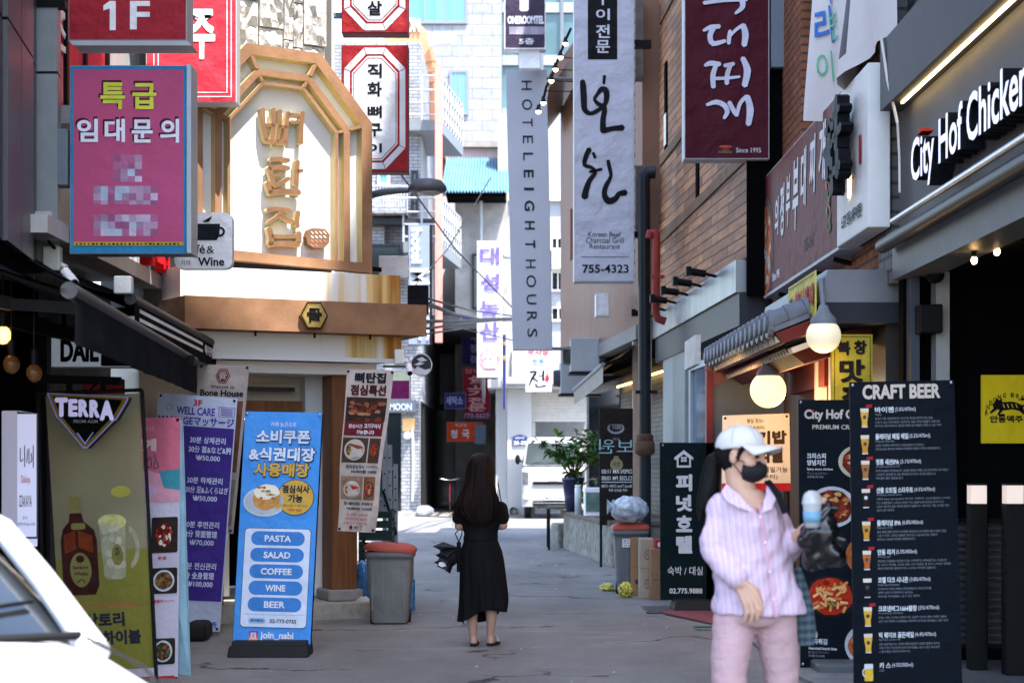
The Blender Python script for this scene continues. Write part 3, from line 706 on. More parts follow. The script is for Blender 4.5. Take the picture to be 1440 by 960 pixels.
LED = mat('warm_led', (1, .72, .34), .4, var=0, emit=2.2)
MB().box(XF - .085, XF - .068, 3.5, 12.35, 4.104, 4.119).build('led_strip', LED, t)
# windows over the ledge
for ya, yb in ((12.0, 11.25), (11.1, 10.3), (10.15, 9.35), (9.2, 8.4)):
    f = MB()
    for q in ((ya, ya - .07), (yb + .07, yb)): f.box(XF - .02, XF + .12, q[1], q[0], 4.7, 6.4)
    f.box(XF - .02, XF + .12, yb + .07, ya - .07, 4.7, 4.78).box(XF - .02, XF + .12, yb + .07, ya - .07, 6.3, 6.4)
    o = f.build('window', LGREY if ya > 11.5 else BLKM, t); MB().box(XF + .04, XF + .06, yb + .04, ya - .04, 4.75, 6.35).build('pane', mat('hazy_glass', (.09, .1, .1), .12, var=.3, scale=2), o)
# channel letters
a = wallart(XF - .17, 11.68, 9.03, 3.385, 3.705, 157, 100)
LET = mat('lit_letter_face', (.80, .80, .98), .4, var=0, emit=.13)
a.text('City Hof Chicken', 0, 0, 157, 118, LET, .016, 0, depth=.15, side=BLACK)
a.poly([(10, -2), (14, -14), (18, -4)], mat('red_tip', 'b02020', .5, var=0), 0, .08)
a.build('channel_letters', t)

# ---- brick shophouse (middle)
t = thing('brick_shophouse', 'red brick shophouse with a tiled porch roof and timber entrance', 'building', (5, 15.5, 0))
RB = brickmat('red_brick', (.30, .10, .045), (.38, .145, .07), (.09, .075, .065), 'y', .24, .085, .013, .7, .85)
XB = 2.9
mb = MB(); mb.box(XB, 9, 13.41, 15.5, 2.95, TOPZ); mb.box(XB, 9, 15.5, 17.1, 2.95, 4.5); mb.box(XB, 9, 15.5, 17.1, 6.6, TOPZ); mb.box(XB, 9, 17.1, 18.3, 2.95, TOPZ); mb.build('wall', RB, t)
MB().box(XB + .25, XB + .3, 15.5, 17.1, 4.5, 6.6).build('window', mat('window_dark_grey', (.03, .033, .036), .2, var=.2), t)
MB().box(XB - .02, XB + .1, 12.95, 13.4, 2.87, 6).build('grey_brick_pier', GBK, t)
PLANKW = brickmat('warm_planks', (.16, .06, .022), (.22, .085, .03), (.03, .012, .006), 'y', .16, 3., .01, .4, .5, 0)
MB().box(XB, XB + .2, 15.2, 18.2, 0, 2.94).build('timber_front', PLANKW, t)
MB().box(XB - .01, XB + .2, 13.2, 15.19, 0, 2.94).build('shopfront', mat('shopfront_dark', (.03, .03, .03), .4), t)
for y in (14.3, 14.9, 15.6): MB().box(XB - .12, XB - .02, y, y + .09, 0, 2.9).build('steel_post', LGREY, t)
# grey metal canopy
MB().prism([(2.37, 13.1, 2.74), (2.97, 13.1, 2.74), (2.97, 13.1, 2.99), (2.42, 13.1, 2.99), ], (0, 3.2, 0)).build('canopy', mat('canopy_grey', (.2, .21, .235), .4, metal=.3, var=.12, scale=1.5, dirt=.2), t)
MB().box(2.36, 2.99, 13.09, 16.31, 2.58, 2.738).build('canopy_fascia', mat('fascia_navy', (.02, .024, .034), .5, var=.1), t)
# porch: barrel tiles on a red timber frame
TIL = mat('roof_tile_grey', (.13, .15, .19), .45, var=.25, scale=6, dirt=.3)
mb = MB(); YA, YBb = 13.35, 17.75; n = 16
e0, e1 = (2.02, 2.60), (2.88, 2.93)
mb.prism([(e0[0] + .03, YA, e0[1] - .03), (e1[0], YA, e1[1] - .03), (e1[0], YA, e1[1] - .07), (e0[0] + .03, YA, e0[1] - .07)], (0, YBb - YA, 0))
for k in range(n):
    y = YA + .1 + (YBb - YA - .2) * k / (n - 1)
    for j in range(6):
        f0, f1 = j / 6, (j + 1) / 6
        p0 = Vector((e0[0] + (e1[0] - e0[0]) * f0, y, e0[1] + (e1[1] - e0[1]) * f0)); p1 = Vector((e0[0] + (e1[0] - e0[0]) * f1, y, e0[1] + (e1[1] - e0[1]) * f1))
        mb.tube([p0, p1], [.1, .086], 10)
    mb.lathe((e0[0] - .012, y, e0[1]), [(0, -.03), (.06, -.02), (.075, .0), (.112, .0), (.115, .04)], 14, axis='x', smooth=False)
mb.build('barrel_tiles', TIL, t)
REDW = mat('red_timber', (.11, .014, .011), .5, var=.2, scale=5)
MB().prism([(2.06, YA, 2.52), (2.12, YA, 2.44), (2.88, YA, 2.74), (2.88, YA, 2.84)], (0, YBb - YA, 0)).build('porch_soffit', REDW, t)
mb = MB(); wt = mat('rafter_white', (.6, .55, .48), .6)
for k in range(30):
    y = YA + .08 + (YBb - YA - .16) * k / 29; mb.bar((2.07, y, 2.475), (2.5, y, 2.575), .035, .05)
    mb.bar((2.2, y, 2.39), (2.5, y, 2.5), .03, .045)
mb.each('rafter', wt, t)
MB().prism([(2.18, YA + .3, 2.42), (2.34, YA + .3, 2.3), (2.88, YA + .3, 2.46), (2.88, YA + .3, 2.62)], (0, 3.7, 0)).build('porch_beam', REDW, t)
MB().box(2.8, 2.89, 15.3, 17.3, 2.2, 2.45).build('lintel', mat('red_lintel', (.14, .03, .025), .5, var=.1), t)
mb = MB(); mb.box(X(992, 17.6), X(1001, 17.6), 17.5, 17.62, 0, 2.45); mb.build('red_post', mat('red_post', (.25, .03, .03), .5), t)
PINKP = mat('faded_red_panel', (.36, .14, .13), .6, var=.1)
MB().prism([P(992, 513, 17.6), P(1040, 500, 17.6), P(1040, 525, 17.6), P(999, 546, 17.6), P(992, 546, 17.6)], (0, .05, 0)).build('side_panel', PINKP, t)
MB().box(X(1001, 17.7), X(1075, 17.7), 17.65, 17.75, 0, 2.55).build('grey_screen', mat('screen_grey', (.2, .215, .22), .5, var=.1), t)
mb = MB()
for k in range(7): mb.box(1.93 + .0, 1.99, 18.0 + k * .16, 18.12 + k * .16, 2.55, 2.86)
mb.each('vent_slat', OFFW, t)

# ---- timber clad building
t = thing('timber_clad_building', 'building with a diagonal timber plank upper front over a concrete lintel', 'building', (5, 21.5, 0))
def diagplank():
    m = bpy.data.materials.new('diagonal_planks'); m.use_nodes = True; n, l = m.node_tree.nodes, m.node_tree.links; b = n['Principled BSDF']; b.inputs['Roughness'].default_value = .75
    g = n.new('ShaderNodeNewGeometry'); mp = n.new('ShaderNodeMapping'); mp.vector_type = 'POINT'; l.new(g.outputs['Position'], mp.inputs[0])
    s = n.new('ShaderNodeSeparateXYZ'); l.new(mp.outputs[0], s.inputs[0]); k = n.new('ShaderNodeCombineXYZ')
    l.new(s.outputs[1], k.inputs[0])
    ad = n.new('ShaderNodeMath'); ad.operation = 'MULTIPLY_ADD'; ad.inputs[1].default_value = -.02; l.new(s.outputs[1], ad.inputs[0]); l.new(s.outputs[2], ad.inputs[2]); l.new(ad.outputs[0], k.inputs[1])
    t_ = n.new('ShaderNodeTexBrick'); t_.offset = .37; t_.inputs['Scale'].default_value = 1; t_.inputs['Brick Width'].default_value = 1.15; t_.inputs['Row Height'].default_value = .12; t_.inputs['Mortar Size'].default_value = .008
    t_.inputs['Color1'].default_value = (.21, .085, .036, 1); t_.inputs['Color2'].default_value = (.44, .20, .085, 1); t_.inputs['Mortar'].default_value = (.018, .012, .01, 1); l.new(k.outputs[0], t_.inputs['Vector'])
    m2 = n.new('ShaderNodeMapping'); m2.inputs['Scale'].default_value = (2, 1.2, 14); l.new(g.outputs['Position'], m2.inputs[0])
    z = n.new('ShaderNodeTexNoise'); z.inputs['Scale'].default_value = 1.6; z.inputs['Detail'].default_value = 7; z.inputs['Roughness'].default_value = .65; l.new(m2.outputs[0], z.inputs['Vector'])
    r = n.new('ShaderNodeMapRange'); r.inputs[1].default_value = .3; r.inputs[2].default_value = .7; r.inputs[3].default_value = .55; r.inputs[4].default_value = 1.35; l.new(z.outputs[0], r.inputs[0])
    x = n.new('ShaderNodeMix'); x.data_type = 'RGBA'; x.blend_type = 'MULTIPLY'; x.inputs[0].default_value = 1; l.new(t_.outputs[0], x.inputs[6]); l.new(r.outputs[0], x.inputs[7]); l.new(x.outputs[2], b.inputs['Base Color'])
    u = n.new('ShaderNodeBump'); u.invert = True; u.inputs['Strength'].default_value = .7; u.inputs['Distance'].default_value = .02; l.new(t_.outputs['Fac'], u.inputs['Height']); l.new(u.outputs[0], b.inputs['Normal'])
    return m
DP = diagplank()
W3a, W3b = (2.53, 18.35), (2.2, 25.5)
def w3(f, off=0): return (W3a[0] + (W3b[0] - W3a[0]) * f - off, W3a[1] + (W3b[1] - W3a[1]) * f)
MB().plan([w3(0), w3(1), (9, 25.5), (9, 18.35)], 3.72, 17).build('timber_upper_wall', DP, t)
for z in (4.75, 5.9, 8): MB().plan([w3(0, .03), w3(.97, .03), w3(.97, -.02), w3(0, -.02)], z, z + .13).build('timber_rail', mat('plank_dark', (.15, .08, .045), .7, var=.3, scale=5), t)
MB().plan([w3(.46, .02), w3(.49, .02), w3(.49, -.1), w3(.46, -.1)], 4.9, 5.85).build('slit_window', DARK, t)
MB().plan([w3(.87, .025), w3(.9, .025), w3(.9, -.1), w3(.87, -.1)], 6.05, 7.3).build('slit_window', DARK, t)
MB().plan([w3(.87, .03), w3(.9, .03), w3(.9, .0), w3(.87, .0)], 6.1, 6.55).build('window_blind', WHITE, t)
MB().box(2.52, 2.9, 18.3, 18.345, 3.3, 17).build('gap_shade', DARK, t)  # near-black sheet standing in for the shaded gap beside the timber
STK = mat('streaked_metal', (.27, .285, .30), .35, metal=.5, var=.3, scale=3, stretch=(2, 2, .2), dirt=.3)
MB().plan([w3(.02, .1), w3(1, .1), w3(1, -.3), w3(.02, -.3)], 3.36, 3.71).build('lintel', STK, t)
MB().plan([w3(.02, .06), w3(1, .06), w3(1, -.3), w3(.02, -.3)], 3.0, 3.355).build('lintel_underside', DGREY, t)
for k in range(6):
    f = .2 + .152 * k; x, y = w3(f, .1); mb = MB()
    mb.tube([(x, y, 3.67), (x - .2, y, 3.72)], .018, 6); mb.tube([(x - .12, y, 3.70), (x - .32, y, 3.73)], .045, 10); mb.obox((x - .32, y, 3.73), (.03, 0, 0), (0, .075, 0), (0, 0, .05))
    mb.build('spot_lamp', BLKM, t, fixn=True)
mb = MB(); mb.plan([w3(0), w3(.12), (5, 19.2), (5, 18.35)], 0, 3.0); mb.plan([w3(.12, -.5), w3(.55, -.5), w3(.55, -.6), w3(.12, -.6)], 0, 3.0); mb.build('ground_wall', mat('painted_grey_wall', (.23, .245, .25), .6, var=.08, dirt=.25), t)
MB().plan([w3(.6, .04), w3(.9, .04), w3(.9, -.4), w3(.6, -.4)], 0, 3.0).build('grey_column', mat('column_sage', (.27, .29, .285), .6, var=.06, dirt=.15), t)
f_ = MB(); f_.plan([w3(.14, .0), w3(.16, .0), w3(.16, -.1), w3(.14, -.1)], 0, 2.8); f_.plan([w3(.57, .0), w3(.59, .0), w3(.59, -.1), w3(.57, -.1)], 0, 2.8); f_.plan([w3(.16, .0), w3(.57, .0), w3(.57, -.1), w3(.16, -.1)], 2.72, 2.8)
f_ = f_.build('display_window', LGREY, t)
MB().plan([w3(.16, -.04), w3(.57, -.04), w3(.57, -.06), w3(.16, -.06)], 0, 2.72).build('pane', mat('curtained_glass', (.07, .13, .2), .12, var=.7, scale=1., stretch=(1, 9, .1)), f_)

# ---- brown clad building
t = thing('brown_clad_building', 'building in brown ribbed metal cladding with a dark recessed shop below', 'building', (4, 30.5, 0))
RIB = brickmat('ribbed_brown', (.20, .105, .07), (.225, .12, .08), (.085, .048, .034), 'y', .14, 9, .022, .5, .5, 0, .1)
R4a, R4b = (1.95, 25.55), (1.03, 36.2)
def w4(f, off=0): return (R4a[0] + (R4b[0] - R4a[0]) * f - off, R4a[1] + (R4b[1] - R4a[1]) * f)
MB().plan([w4(0), w4(.55), (8, w4(.55)[1]), (8, 25.55)], 3.62, 15).build('front_block', RIB, t)  # upper part out of view, raised to shade the tall hotel sign
MB().plan([w4(.551), w4(1), (8, 36.2), (8, w4(.551)[1])], 3.62, 9.0).build('rear_block', RIB, t)
MB().prism([(w4(1, .35)[0], 36.3, 8.5), (w4(1, .35)[0], 36.3, 8.75), (2.6, 36.3, 11.3), (2.6, 36.3, 11.0)], (0, -4.4, 0)).build('sloping_eave', mat('eave_brown', (.25, .16, .13), .6), t)
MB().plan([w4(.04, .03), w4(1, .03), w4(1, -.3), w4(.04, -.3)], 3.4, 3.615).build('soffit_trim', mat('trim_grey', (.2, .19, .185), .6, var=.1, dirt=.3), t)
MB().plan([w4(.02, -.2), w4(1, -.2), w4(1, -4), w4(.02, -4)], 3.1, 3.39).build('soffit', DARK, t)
DBR = brickmat('dark_tile', (.07, .07, .075), (.12, .115, .11), (.03, .03, .03), 'y', .3, .075, .01, .6, .5)
MB().plan([w4(.03, -.55), w4(1, -.55), w4(1, -4), w4(.03, -4)], 0, 3.09).build('shop_wall', DBR, t)
MB().plan([w4(.55, -.53), w4(.95, -.53), w4(.95, -.54), w4(.55, -.54)], .3, 2.9).build('shop_window', GLASSD, t)
for f0, f1, z in ((.08, .32, 2.93), (.35, .52, 2.9)):
    p, q = w4(f0, -.45), w4(f1, -.45); MB().bar((*p, z), (*q, z), .03, .03).build('led_strip', mat('amber_led', (1, .62, .18), .4, var=0, emit=1.6), t)
for f in (.015, .075):
    x, y = w4(f, .0); MB().box(x - .02, x + .16, y - .1, y + .1, 0, 3.39 if f > .05 else 5.2).build('tiled_pier', mat('pier_beige', (.42, .31, .25), .6, var=.08, dirt=.2), t)
x, y = w4(.16, .0)
a = wallart(w4(.12, .02)[0], w4(.12)[1], w4(-.0, .02)[1] + .1, 5.55, 6.0, 100, 100, w4(.0, .02)[0])
a.text('HOTEL', 3, 0, 97, 100, WHITE, .0, .05, depth=.05, side=BLACK); a.build('lettering', t)
x, y = w4(.83, 0); MB().box(x - .02, x + .1, y - .25, y + .25, 5.6, 6.6).build('slit_window', mat('rust_trim', (.2, .08, .06), .6), t)
mb = MB()
for (z0, z1) in ((7.2, 8.4), (4.9, 5.9)): mb.box(1.82, 1.94, 25.2, 25.5, z0, z1)
mb.each('vent_hood', mat('rusty_vent', (.12, .1, .09), .6, var=.3, dirt=.5), t)
# stone planter in front of the shop
pl = thing('stone_planter', 'rough stone planter wall with a timber top below the dark shop on the right', 'planter', (1.5, 27, 0))
RUB = mat('rubble_stone', (.24, .22, .19), .9, var=.5, scale=7, dirt=.8, bump=1.0, bscale=9)
MB().plan([w4(-.1, .62), w4(.42, .66), w4(.42, -.5), w4(-.1, -.5)], 0, .62).build('wall', RUB, pl, .03)
MB().plan([w4(-.11, .66), w4(.43, .7), w4(.43, -.5), w4(-.11, -.5)], .62, .69).build('coping', mat('timber_coping', (.13, .1, .085), .7, var=.3), pl, .01)
MB().plan([w4(.44, .75), w4(.56, .72), w4(.56, -.4), w4(.44, -.5)], 0, .42).build('low_wall', RUB, pl, .05)

# ---- brown restaurant sign, white sign, hanging banner, canopy banner
MAR = mat('maroon_panel', '6a2c2c', .45, var=.05, scale=2)
t = thing('maroon_shop_sign', 'long maroon sign box with white brush lettering on the brick shophouse', 'sign', (2.8, 16.2, 3.3))
a = wallart(2.72, 18.3, 14.12, 3.3, 4.58, 107, 100)
slab(a, .16, LGREY, 'cabinet', t); a.rect(.4, 1, 106.6, 99, MAR, .004); a.build('face_panel', t)
rr = random.Random(5)
# brush lettering, drawn over the sign in its own units
for i, (ch, x0, x1, y0, y1) in enumerate((('의', 18, 23.5, 28, 58), ('정', 26.5, 32.5, 22, 62), ('부', 36, 42, 20, 58), ('부', 46, 54, 14, 66), ('대', 58, 65, 12, 54), ('찌', 70, 77, 10, 50), ('개', 82, 90, 8, 48))):
    a.text(ch, x0 + .4, y0 + 1.2, x1 + .4, y1 + 1.2, BLACK, .03, .006, skew=.03); a.text(ch, x0, y0, x1, y1, WHITE, .03, .009, skew=.03)
a.text('Since 1995', 14, 86, 26, 93, WHITE, .03, .01); a.text('755-5627', 62, 78, 76, 87, mat('dull_maroon_text', '4a2a2c', .5, var=0), .02, .01)
a.build('lettering', t)
food = mat('stew_photo', (.45, .12, .05), .6, var=.85, scale=9)
a.ell(3, 62, 12, 42, mat('dish_rim', '57504f', .4, var=.05), .008); a.ell(2, 63, 10.5, 37, food, .01)
cols = ['c8452a', 'e9a37c', 'd7d3b8', 'b3301f', '7d8f4a', 'e0e0d8', 'd86a3c']
for k in range(60):
    x_, y_ = rr.uniform(.5, 12), rr.uniform(30, 98)
    if ((x_ - 2) / 10.5) ** 2 + ((y_ - 63) / 37) ** 2 < .85: a.ell(x_, y_, rr.uniform(.5, 1.4), rr.uniform(2, 5), mat('food_' + (c_ := rr.choice(cols)), c_, .5, var=.15, scale=30), .012, 8, .4, k)
for k in range(16): a.ell(94 + rr.uniform(-2.5, 3), 40 + k * 3 + rr.uniform(-2, 2), rr.uniform(.6, 1.4), rr.uniform(2, 4), mat('food_' + (c_ := rr.choice(['7d8f4a', '4c5a32', 'd86a3c'])), c_, .5, var=.15, scale=30), .012, 8, .4, k)
a.build('food_print', t)
MB().box(2.70, 2.9, 14.11, 18.31, 3.27, 3.298).build('bottom_trim', LGREY, t)
mb = MB()
for y in (14.6, 15.6, 16.6, 17.6): mb.bar((2.75, y, 3.25), (2.95, y, 3.2), .03, .04)
mb.each('bracket', BLKM, t)

t = thing('white_shop_sign', 'white sign box with black cut-out lettering between the maroon sign and the beer house', 'sign', (2.8, 13.4, 3.3))
a = wallart(2.68, 14.08, 12.85, 3.28, 4.52, 62, 100)
slab(a, .17, mat('sign_box_white', (.74, .75, .74), .5, var=.05), 'cabinet', t, bevel=.01)
for (q, w) in (([(20, 22), (20, 50)], 6), ([(12, 27), (28, 27)], 6), ([(34, 12), (34, 44)], 7), ([(27, 22), (41, 20)], 5), ([(8, 40), (26, 38)], 6), ([(13, 38), (15, 58)], 6), ([(28, 36), (44, 33)], 6), ([(22, 58), (42, 56)], 6), ([(36, 46), (37, 62)], 7), ([(24, 48), (26, 70)], 6)): a.stroke(q, w, BLACK, .14, .1, None, 0)
a.rect(25, 58, 29, 73, LED, .01)
a.text('소고기 모듬 & 뼈구이전문', 12, 82, 52, 91, BLACK, .03, .01)
a.rect(47, 40, 51, 58, mat('seal_red', 'a8282c', .5, var=0), .01)
a.build('lettering', t)

CLOTH = mat('white_banner_cloth', (.72, .72, .73), .7, var=.04)
t = thing('hanging_cloth_banner', 'white cloth banner with blue and green lettering hanging over the maroon sign', 'banner', (2.75, 13.9, 4.6))
n1, n2 = 22, 14; vs = []
BZ = lambda u, v: (2.74 - .10 * math.sin(u * 9 + v * 2) * (.3 + .7 * v) - .07 * math.sin(u * 21 + 1) * v, 15.15 - 2.6 * u + .05 * math.sin(v * 7), 6.5 - (1.95 - .28 * math.sin(u * math.pi) ** 2 * 0 + .12 * math.sin(u * 5)) * v)
for j in range(n2 + 1):
    for i in range(n1 + 1): vs.append(BZ(i / n1, j / n2))
fs = [(j * (n1 + 1) + i, j * (n1 + 1) + i + 1, (j + 1) * (n1 + 1) + i + 1, (j + 1) * (n1 + 1) + i) for j in range(n2) for i in range(n1)]
bm_ = MB(); bm_.add(vs, fs, 0, True)
bm_.m = [1 if (.42 < (k % n1) / n1 < .60 and (k // n1) / n2 < .93 - .25 * ((k % n1) / n1)) else 2 if (.6 <= (k % n1) / n1 < .74 - .12 * (k // n1) / n2) else 0 for k in range(len(fs))]
bm_.build('cloth', [CLOTH, mat('banner_beige', (.42, .40, .36), .7, var=.25, scale=3), mat('banner_charcoal', (.11, .11, .13), .7)], t)
grn, blu = mat('banner_green', '6cc79a', .6, var=0), mat('banner_blue', '3f78c8', .6, var=0)
class Cl(Art):
    def p(s, a_, b_, d=0.): q = Vector(BZ(a_, b_)); return q + Vector((-.012 - d, 0, 0))
ca = Cl((0, 0, 1), (1, 0, 1), (1, 0, 0), (0, 0, 0), 0, 0, 1, 1)
for i, ch in enumerate('녹색변이'): ca.text(ch, .30 - i * .07, .2 + i * .17, .37 - i * .07, .33 + i * .17, grn, .0, .002)
for i, ch in enumerate('우리'): ca.text(ch, .14 - i * .06, .36 + i * .16, .24 - i * .06, .52 + i * .16, blu, .02, .002)
ca.build('lettering', t)
MB().tube([(2.72, 12.56, 4.62), (2.74, 12.45, 4.3), (2.78, 12.3, 3.95)], .012, 5).tube([(2.78, 12.3, 3.95), (2.8, 12.33, 3.7), (2.79, 12.28, 3.45)], .01, 5).build('tie_rope', OFFW, t)

YEL = mat('yellow_vinyl', 'd9cf5e', .55, var=.05)
t = thing('yellow_canopy_banner', 'small yellow banner with red lettering tied to the end of the grey canopy', 'banner', (2.35, 13.8, 2.6))
a = Art((2.335, 14.42, 2.985), (2.335, 13.13, 2.99), (2.335, 13.13, 2.575), (2.335, 14.42, 2.57), 0, 0, 40, 90)
slab(a, .008, YEL, 'sheet', t); rt = mat('red_ink', 'b3261e', .5, var=0)
a.text('한식뷔페', 13, 20, 38.5, 56, rt, .06, .01); a.text('070-865-7000', 13, 68, 37, 79, BLACK, .02, .01); a.text('24시', 3, 22, 8, 34, BLACK, .04, .01); a.text('점심', 3, 62, 8, 72, BLACK, .04, .01)
a.ell(10, 34, 1.6, 7, mat('ink_blue', '6f7f96', .5, var=0), .01); a.ell(11.5, 48, 1.6, 8, mat('ink_blue', 'x', .5), .01); a.ell(10.5, 76, 1.5, 10, rt, .01)
a.rect(1.5, 5, 38.5, 6.5, BLACK, .01); a.rect(1.5, 86, 38.5, 87.5, BLACK, .01)
a.build('lettering', t)

t = thing('yellow_upright_sign', 'tall yellow-green sign with black lettering behind the menu boards', 'sign', (X(1198, 14.2), 14.2, 1.2))
a = flat(1170, 470, 1227, 610, 13.15)
slab(a, .06, mat('sign_lime', '8f8930', .5, var=.06), 'panel', t)
a.box(1173, 473, 1224, 640, .8, BLACK, .004); 
for s_, q in (('북', (1178, 480, 1195, 499)), ('창', (1201, 479, 1218, 498)), ('맛', (1181, 506, 1215, 537)), ('집', (1184, 543, 1216, 575))): a.text(s_, *q, BLACK, .05, .006)
a.build('lettering', t)

# ---- globe lamps
GLOBE = mat('lit_globe', (1, .80, .34), .3, var=0, emit=.34)
GLOBW = mat('pale_globe', (.9, .78, .55), .25, var=0, emit=.10)
for lab, px, py, Y, r, m, hook in (('lit yellow globe lamp hanging from a curved arm under the tiled porch', 1080, 548, 15., .158, GLOBE, 1), ('pale globe lamp below the small yellow banner', 1158, 472, 12.95, .132, GLOBW, 0)):
    c = P(px, py, Y); t = thing('globe_lamp', lab, 'lamp', c, 'globe lamps at the porch')
    MB().ell(c, r, r, r, 28, 18).build('globe', m, t)
    MB().lathe(c, [(0, r + .1), (.03, r + .1), (.05, r + .05), (.1, r - .01), (.1, r - .05)], 20).build('cap', GREYM, t)
    if hook: MB().tube([c + Vector((0, 0, r + .08)), c + Vector((-.01, 0, r + .22)), c + Vector((.05, 0, r + .32)), c + Vector((.14, .02, r + .34))], .02, 8).build('arm', GREYM, t)
    else: MB().tube([c + Vector((0, 0, r + .08)), c + Vector((0, .1, r + .3))], .02, 8).build('arm', GREYM, t)
    pl_ = bpy.data.lights.new('globe_light', 'POINT'); pl_.energy = 10 if hook else 1.5; pl_.color = (1, .6, .25); pl_.shadow_soft_size = r
    lo = bpy.data.objects.new('globe_light', pl_); COL.objects.link(lo); lo.parent = t; lo.location = (0, -.0, -r - .06) if not hook else (.26, .3, -r - .02)  # extra light; under the porch it hangs outside the globe, brightening the timber
# filament bulbs in the terrace
BULB = mat('lit_filament', (1, .6, .25), .3, var=0, emit=6)
for lab, px, py in (('bare bulb of the terrace, nearest to the steel column', 1370, 366), ('bare bulb hanging between two others in the terrace', 1402, 354), ('bare bulb hanging highest at the terrace edge', 1427, 338)):
    c = P(px, py, 11.0); t = thing('filament_bulb', lab, 'bulb', c, 'bare bulbs in the dark terrace')
    MB().ell(c, .02, .02, .026, 12, 8).build('glass', BULB, t); MB().tube([c + Vector((0, 0, .02)), c + Vector((0, 0, .09))], .018, 8).build('socket', BLKM, t); MB().tube([c + Vector((0, 0, .09)), (c.x, c.y, 2.9)], .004, 5).build('wire', BLKM, t)

# yellow poster on the dark end wall
t = thing('yellow_brewery_poster', 'yellow poster with a leaping black animal on the dark terrace wall', 'poster', (X(1420, 12.6), 12.6, 1.9))
a = flat(1380, 527, 1466, 623, 12.6); slab(a, .02, mat('poster_yellow', 'e3c61f', .6, var=.04), 'sheet', t)
for k, ch in enumerate('ANDONGBREWING'):
    th = R(-78 + k * 13 + (6 if k > 5 else 0)); cx_, cy_ = 1420 + 34 * math.sin(th), 585 - 30 * math.cos(th); a.text(ch, cx_ - 2.2, cy_ - 3.2, cx_ + 2.2, cy_ + 3.2, BLACK, .02, .004, skew=0)
a.stroke([(1398, 569), (1410, 571), (1424, 570), (1436, 574)], [9, 12, 11, 9], BLACK, .004); a.ell(1404, 567, 6, 5, BLACK, .006); a.stroke([(1400, 574), (1393, 580)], [5, 3], BLACK, .004); a.stroke([(1408, 576), (1404, 583), (1412, 583)], [4, 3, 3], BLACK, .004); a.stroke([(1436, 576), (1442, 582), (1450, 582)], [6, 4, 3], BLACK, .004); a.stroke([(1436, 571), (1446, 568), (1442, 561), (1432, 562)], [3, 2.5, 2, 1.5], BLACK, .004)
a.poly([(1400, 564), (1401, 559), (1404, 563)], BLACK, .006); a.poly([(1405, 563), (1408, 559), (1409, 565)], BLACK, .006)
for k in range(4): a.stroke([(1410 + k * 6, 568), (1412 + k * 6, 573)], 1.2, mat('poster_yellow', 'x'), .009, 0, None, 0)
a.text('안동맥주', 1392, 584, 1438, 594, BLACK, .04, .004); a.text('맥주', 1385, 580, 1388, 586, BLACK, .0, .004, rot=0)
a.build('print', t)
# bollard lamps with mesh railing
for lab, px0, px1 in (('black square bollard lamp beside the craft beer board', 1365, 1389), ('black square bollard lamp at the right edge of the terrace', 1415, 1441)):
    Yp = 12. if px0 < 1400 else 11.7; x0, x1 = X(px0, Yp), X(px1, Yp); t = thing('bollard_lamp', lab, 'lamp post', ((x0 + x1) / 2, Yp, .05), 'bollard lamps of the terrace')
    MB().box(x0, x1, Yp, Yp + .12, .05, Z(708, Yp)).build('post', BLKM, t, .004)
    MB().box(x0 + .004, x1 - .004, Yp + .004, Yp + .116, Z(708, Yp), Z(682, Yp)).build('lamp_cube', mat('lamp_cube_white', (1, .80, .68), .5, var=0, emit=.09), t, .004)
    MB().box(x0, x1, Yp, Yp + .12, Z(682, Yp), Z(679, Yp)).build('cap', BLKM, t)
for lab, px0, px1, Yr in (('black mesh rail panel between the two bollard lamps', 1390, 1416, 12.05), ('black mesh rail panel left of the bollard lamps', 1346, 1364, 12.3)):
    t = thing('mesh_railing', lab, 'railing', (X((px0 + px1) / 2, Yr), Yr, .05), 'mesh panels of the terrace railing')
    x0, x1 = X(px0, Yr), X(px1, Yr); mb = MB(); z0, z1 = Z(905, Yr), Z(735, Yr)
    mb.box(x0, x1, Yr, Yr + .03, z1, z1 + .03).box(x0, x1, Yr, Yr + .03, z0 - .03, z0); mb.each('rail', BLKM, t); mb = MB()
    for k in range(34): z = z0 + (z1 - z0) * (k + .5) / 34; mb.box(x0, x1, Yr + .008 + .006 * (k % 2), Yr + .012 + .006 * (k % 2), z - .006, z + .006)
    for k in range(9): x = x0 + (x1 - x0) * (k + .5) / 9; mb.box(x - .004, x + .004, Yr + .014, Yr + .018, z0, z1)
    mb.build('mesh', mat('mesh_dark', (.06, .06, .062), .5), t)

# pipes
t = thing('black_downpipe', 'tall black cast iron downpipe beside the timber cladding', 'pipe', (1.8, 23.6, 0))
Yp = 23.6
MB().tube([P(922, 243, Yp), P(910, 242, Yp), P(906, 248, Yp), P(905.5, 262, Yp), P(907, 640, Yp), (X(907, Yp), Yp, .05)], .088, 14).build('pipe', mat('pipe_black', (.012, .014, .018), .4, var=.2, dirt=.2), t)
mb = MB(); RUSTP = mat('rusty_collar', (.09, .045, .03), .7, var=.4, scale=12)
mb.lathe((X(906.8, Yp), Yp, 0), [(.1, Z(640, Yp)), (.14, Z(636, Yp)), (.14, Z(622, Yp)), (.1, Z(618, Yp))], 16); mb.lathe((X(906.8, Yp), Yp, 0), [(.1, Z(622, Yp)), (.12, Z(620, Yp)), (.12, Z(612, Yp)), (.1, Z(610, Yp))], 16)
mb.each('collar', RUSTP, t)
MB().box(X(893, Yp), X(924, Yp), Yp - .06, Yp + .1, Z(553, Yp), Z(549, Yp)).build('clamp', BLKM, t)
t = thing('red_fire_pipe', 'red painted fire pipe running down the timber cladding', 'pipe', (2.0, 23.2, 3.3))
Yq = 23.2
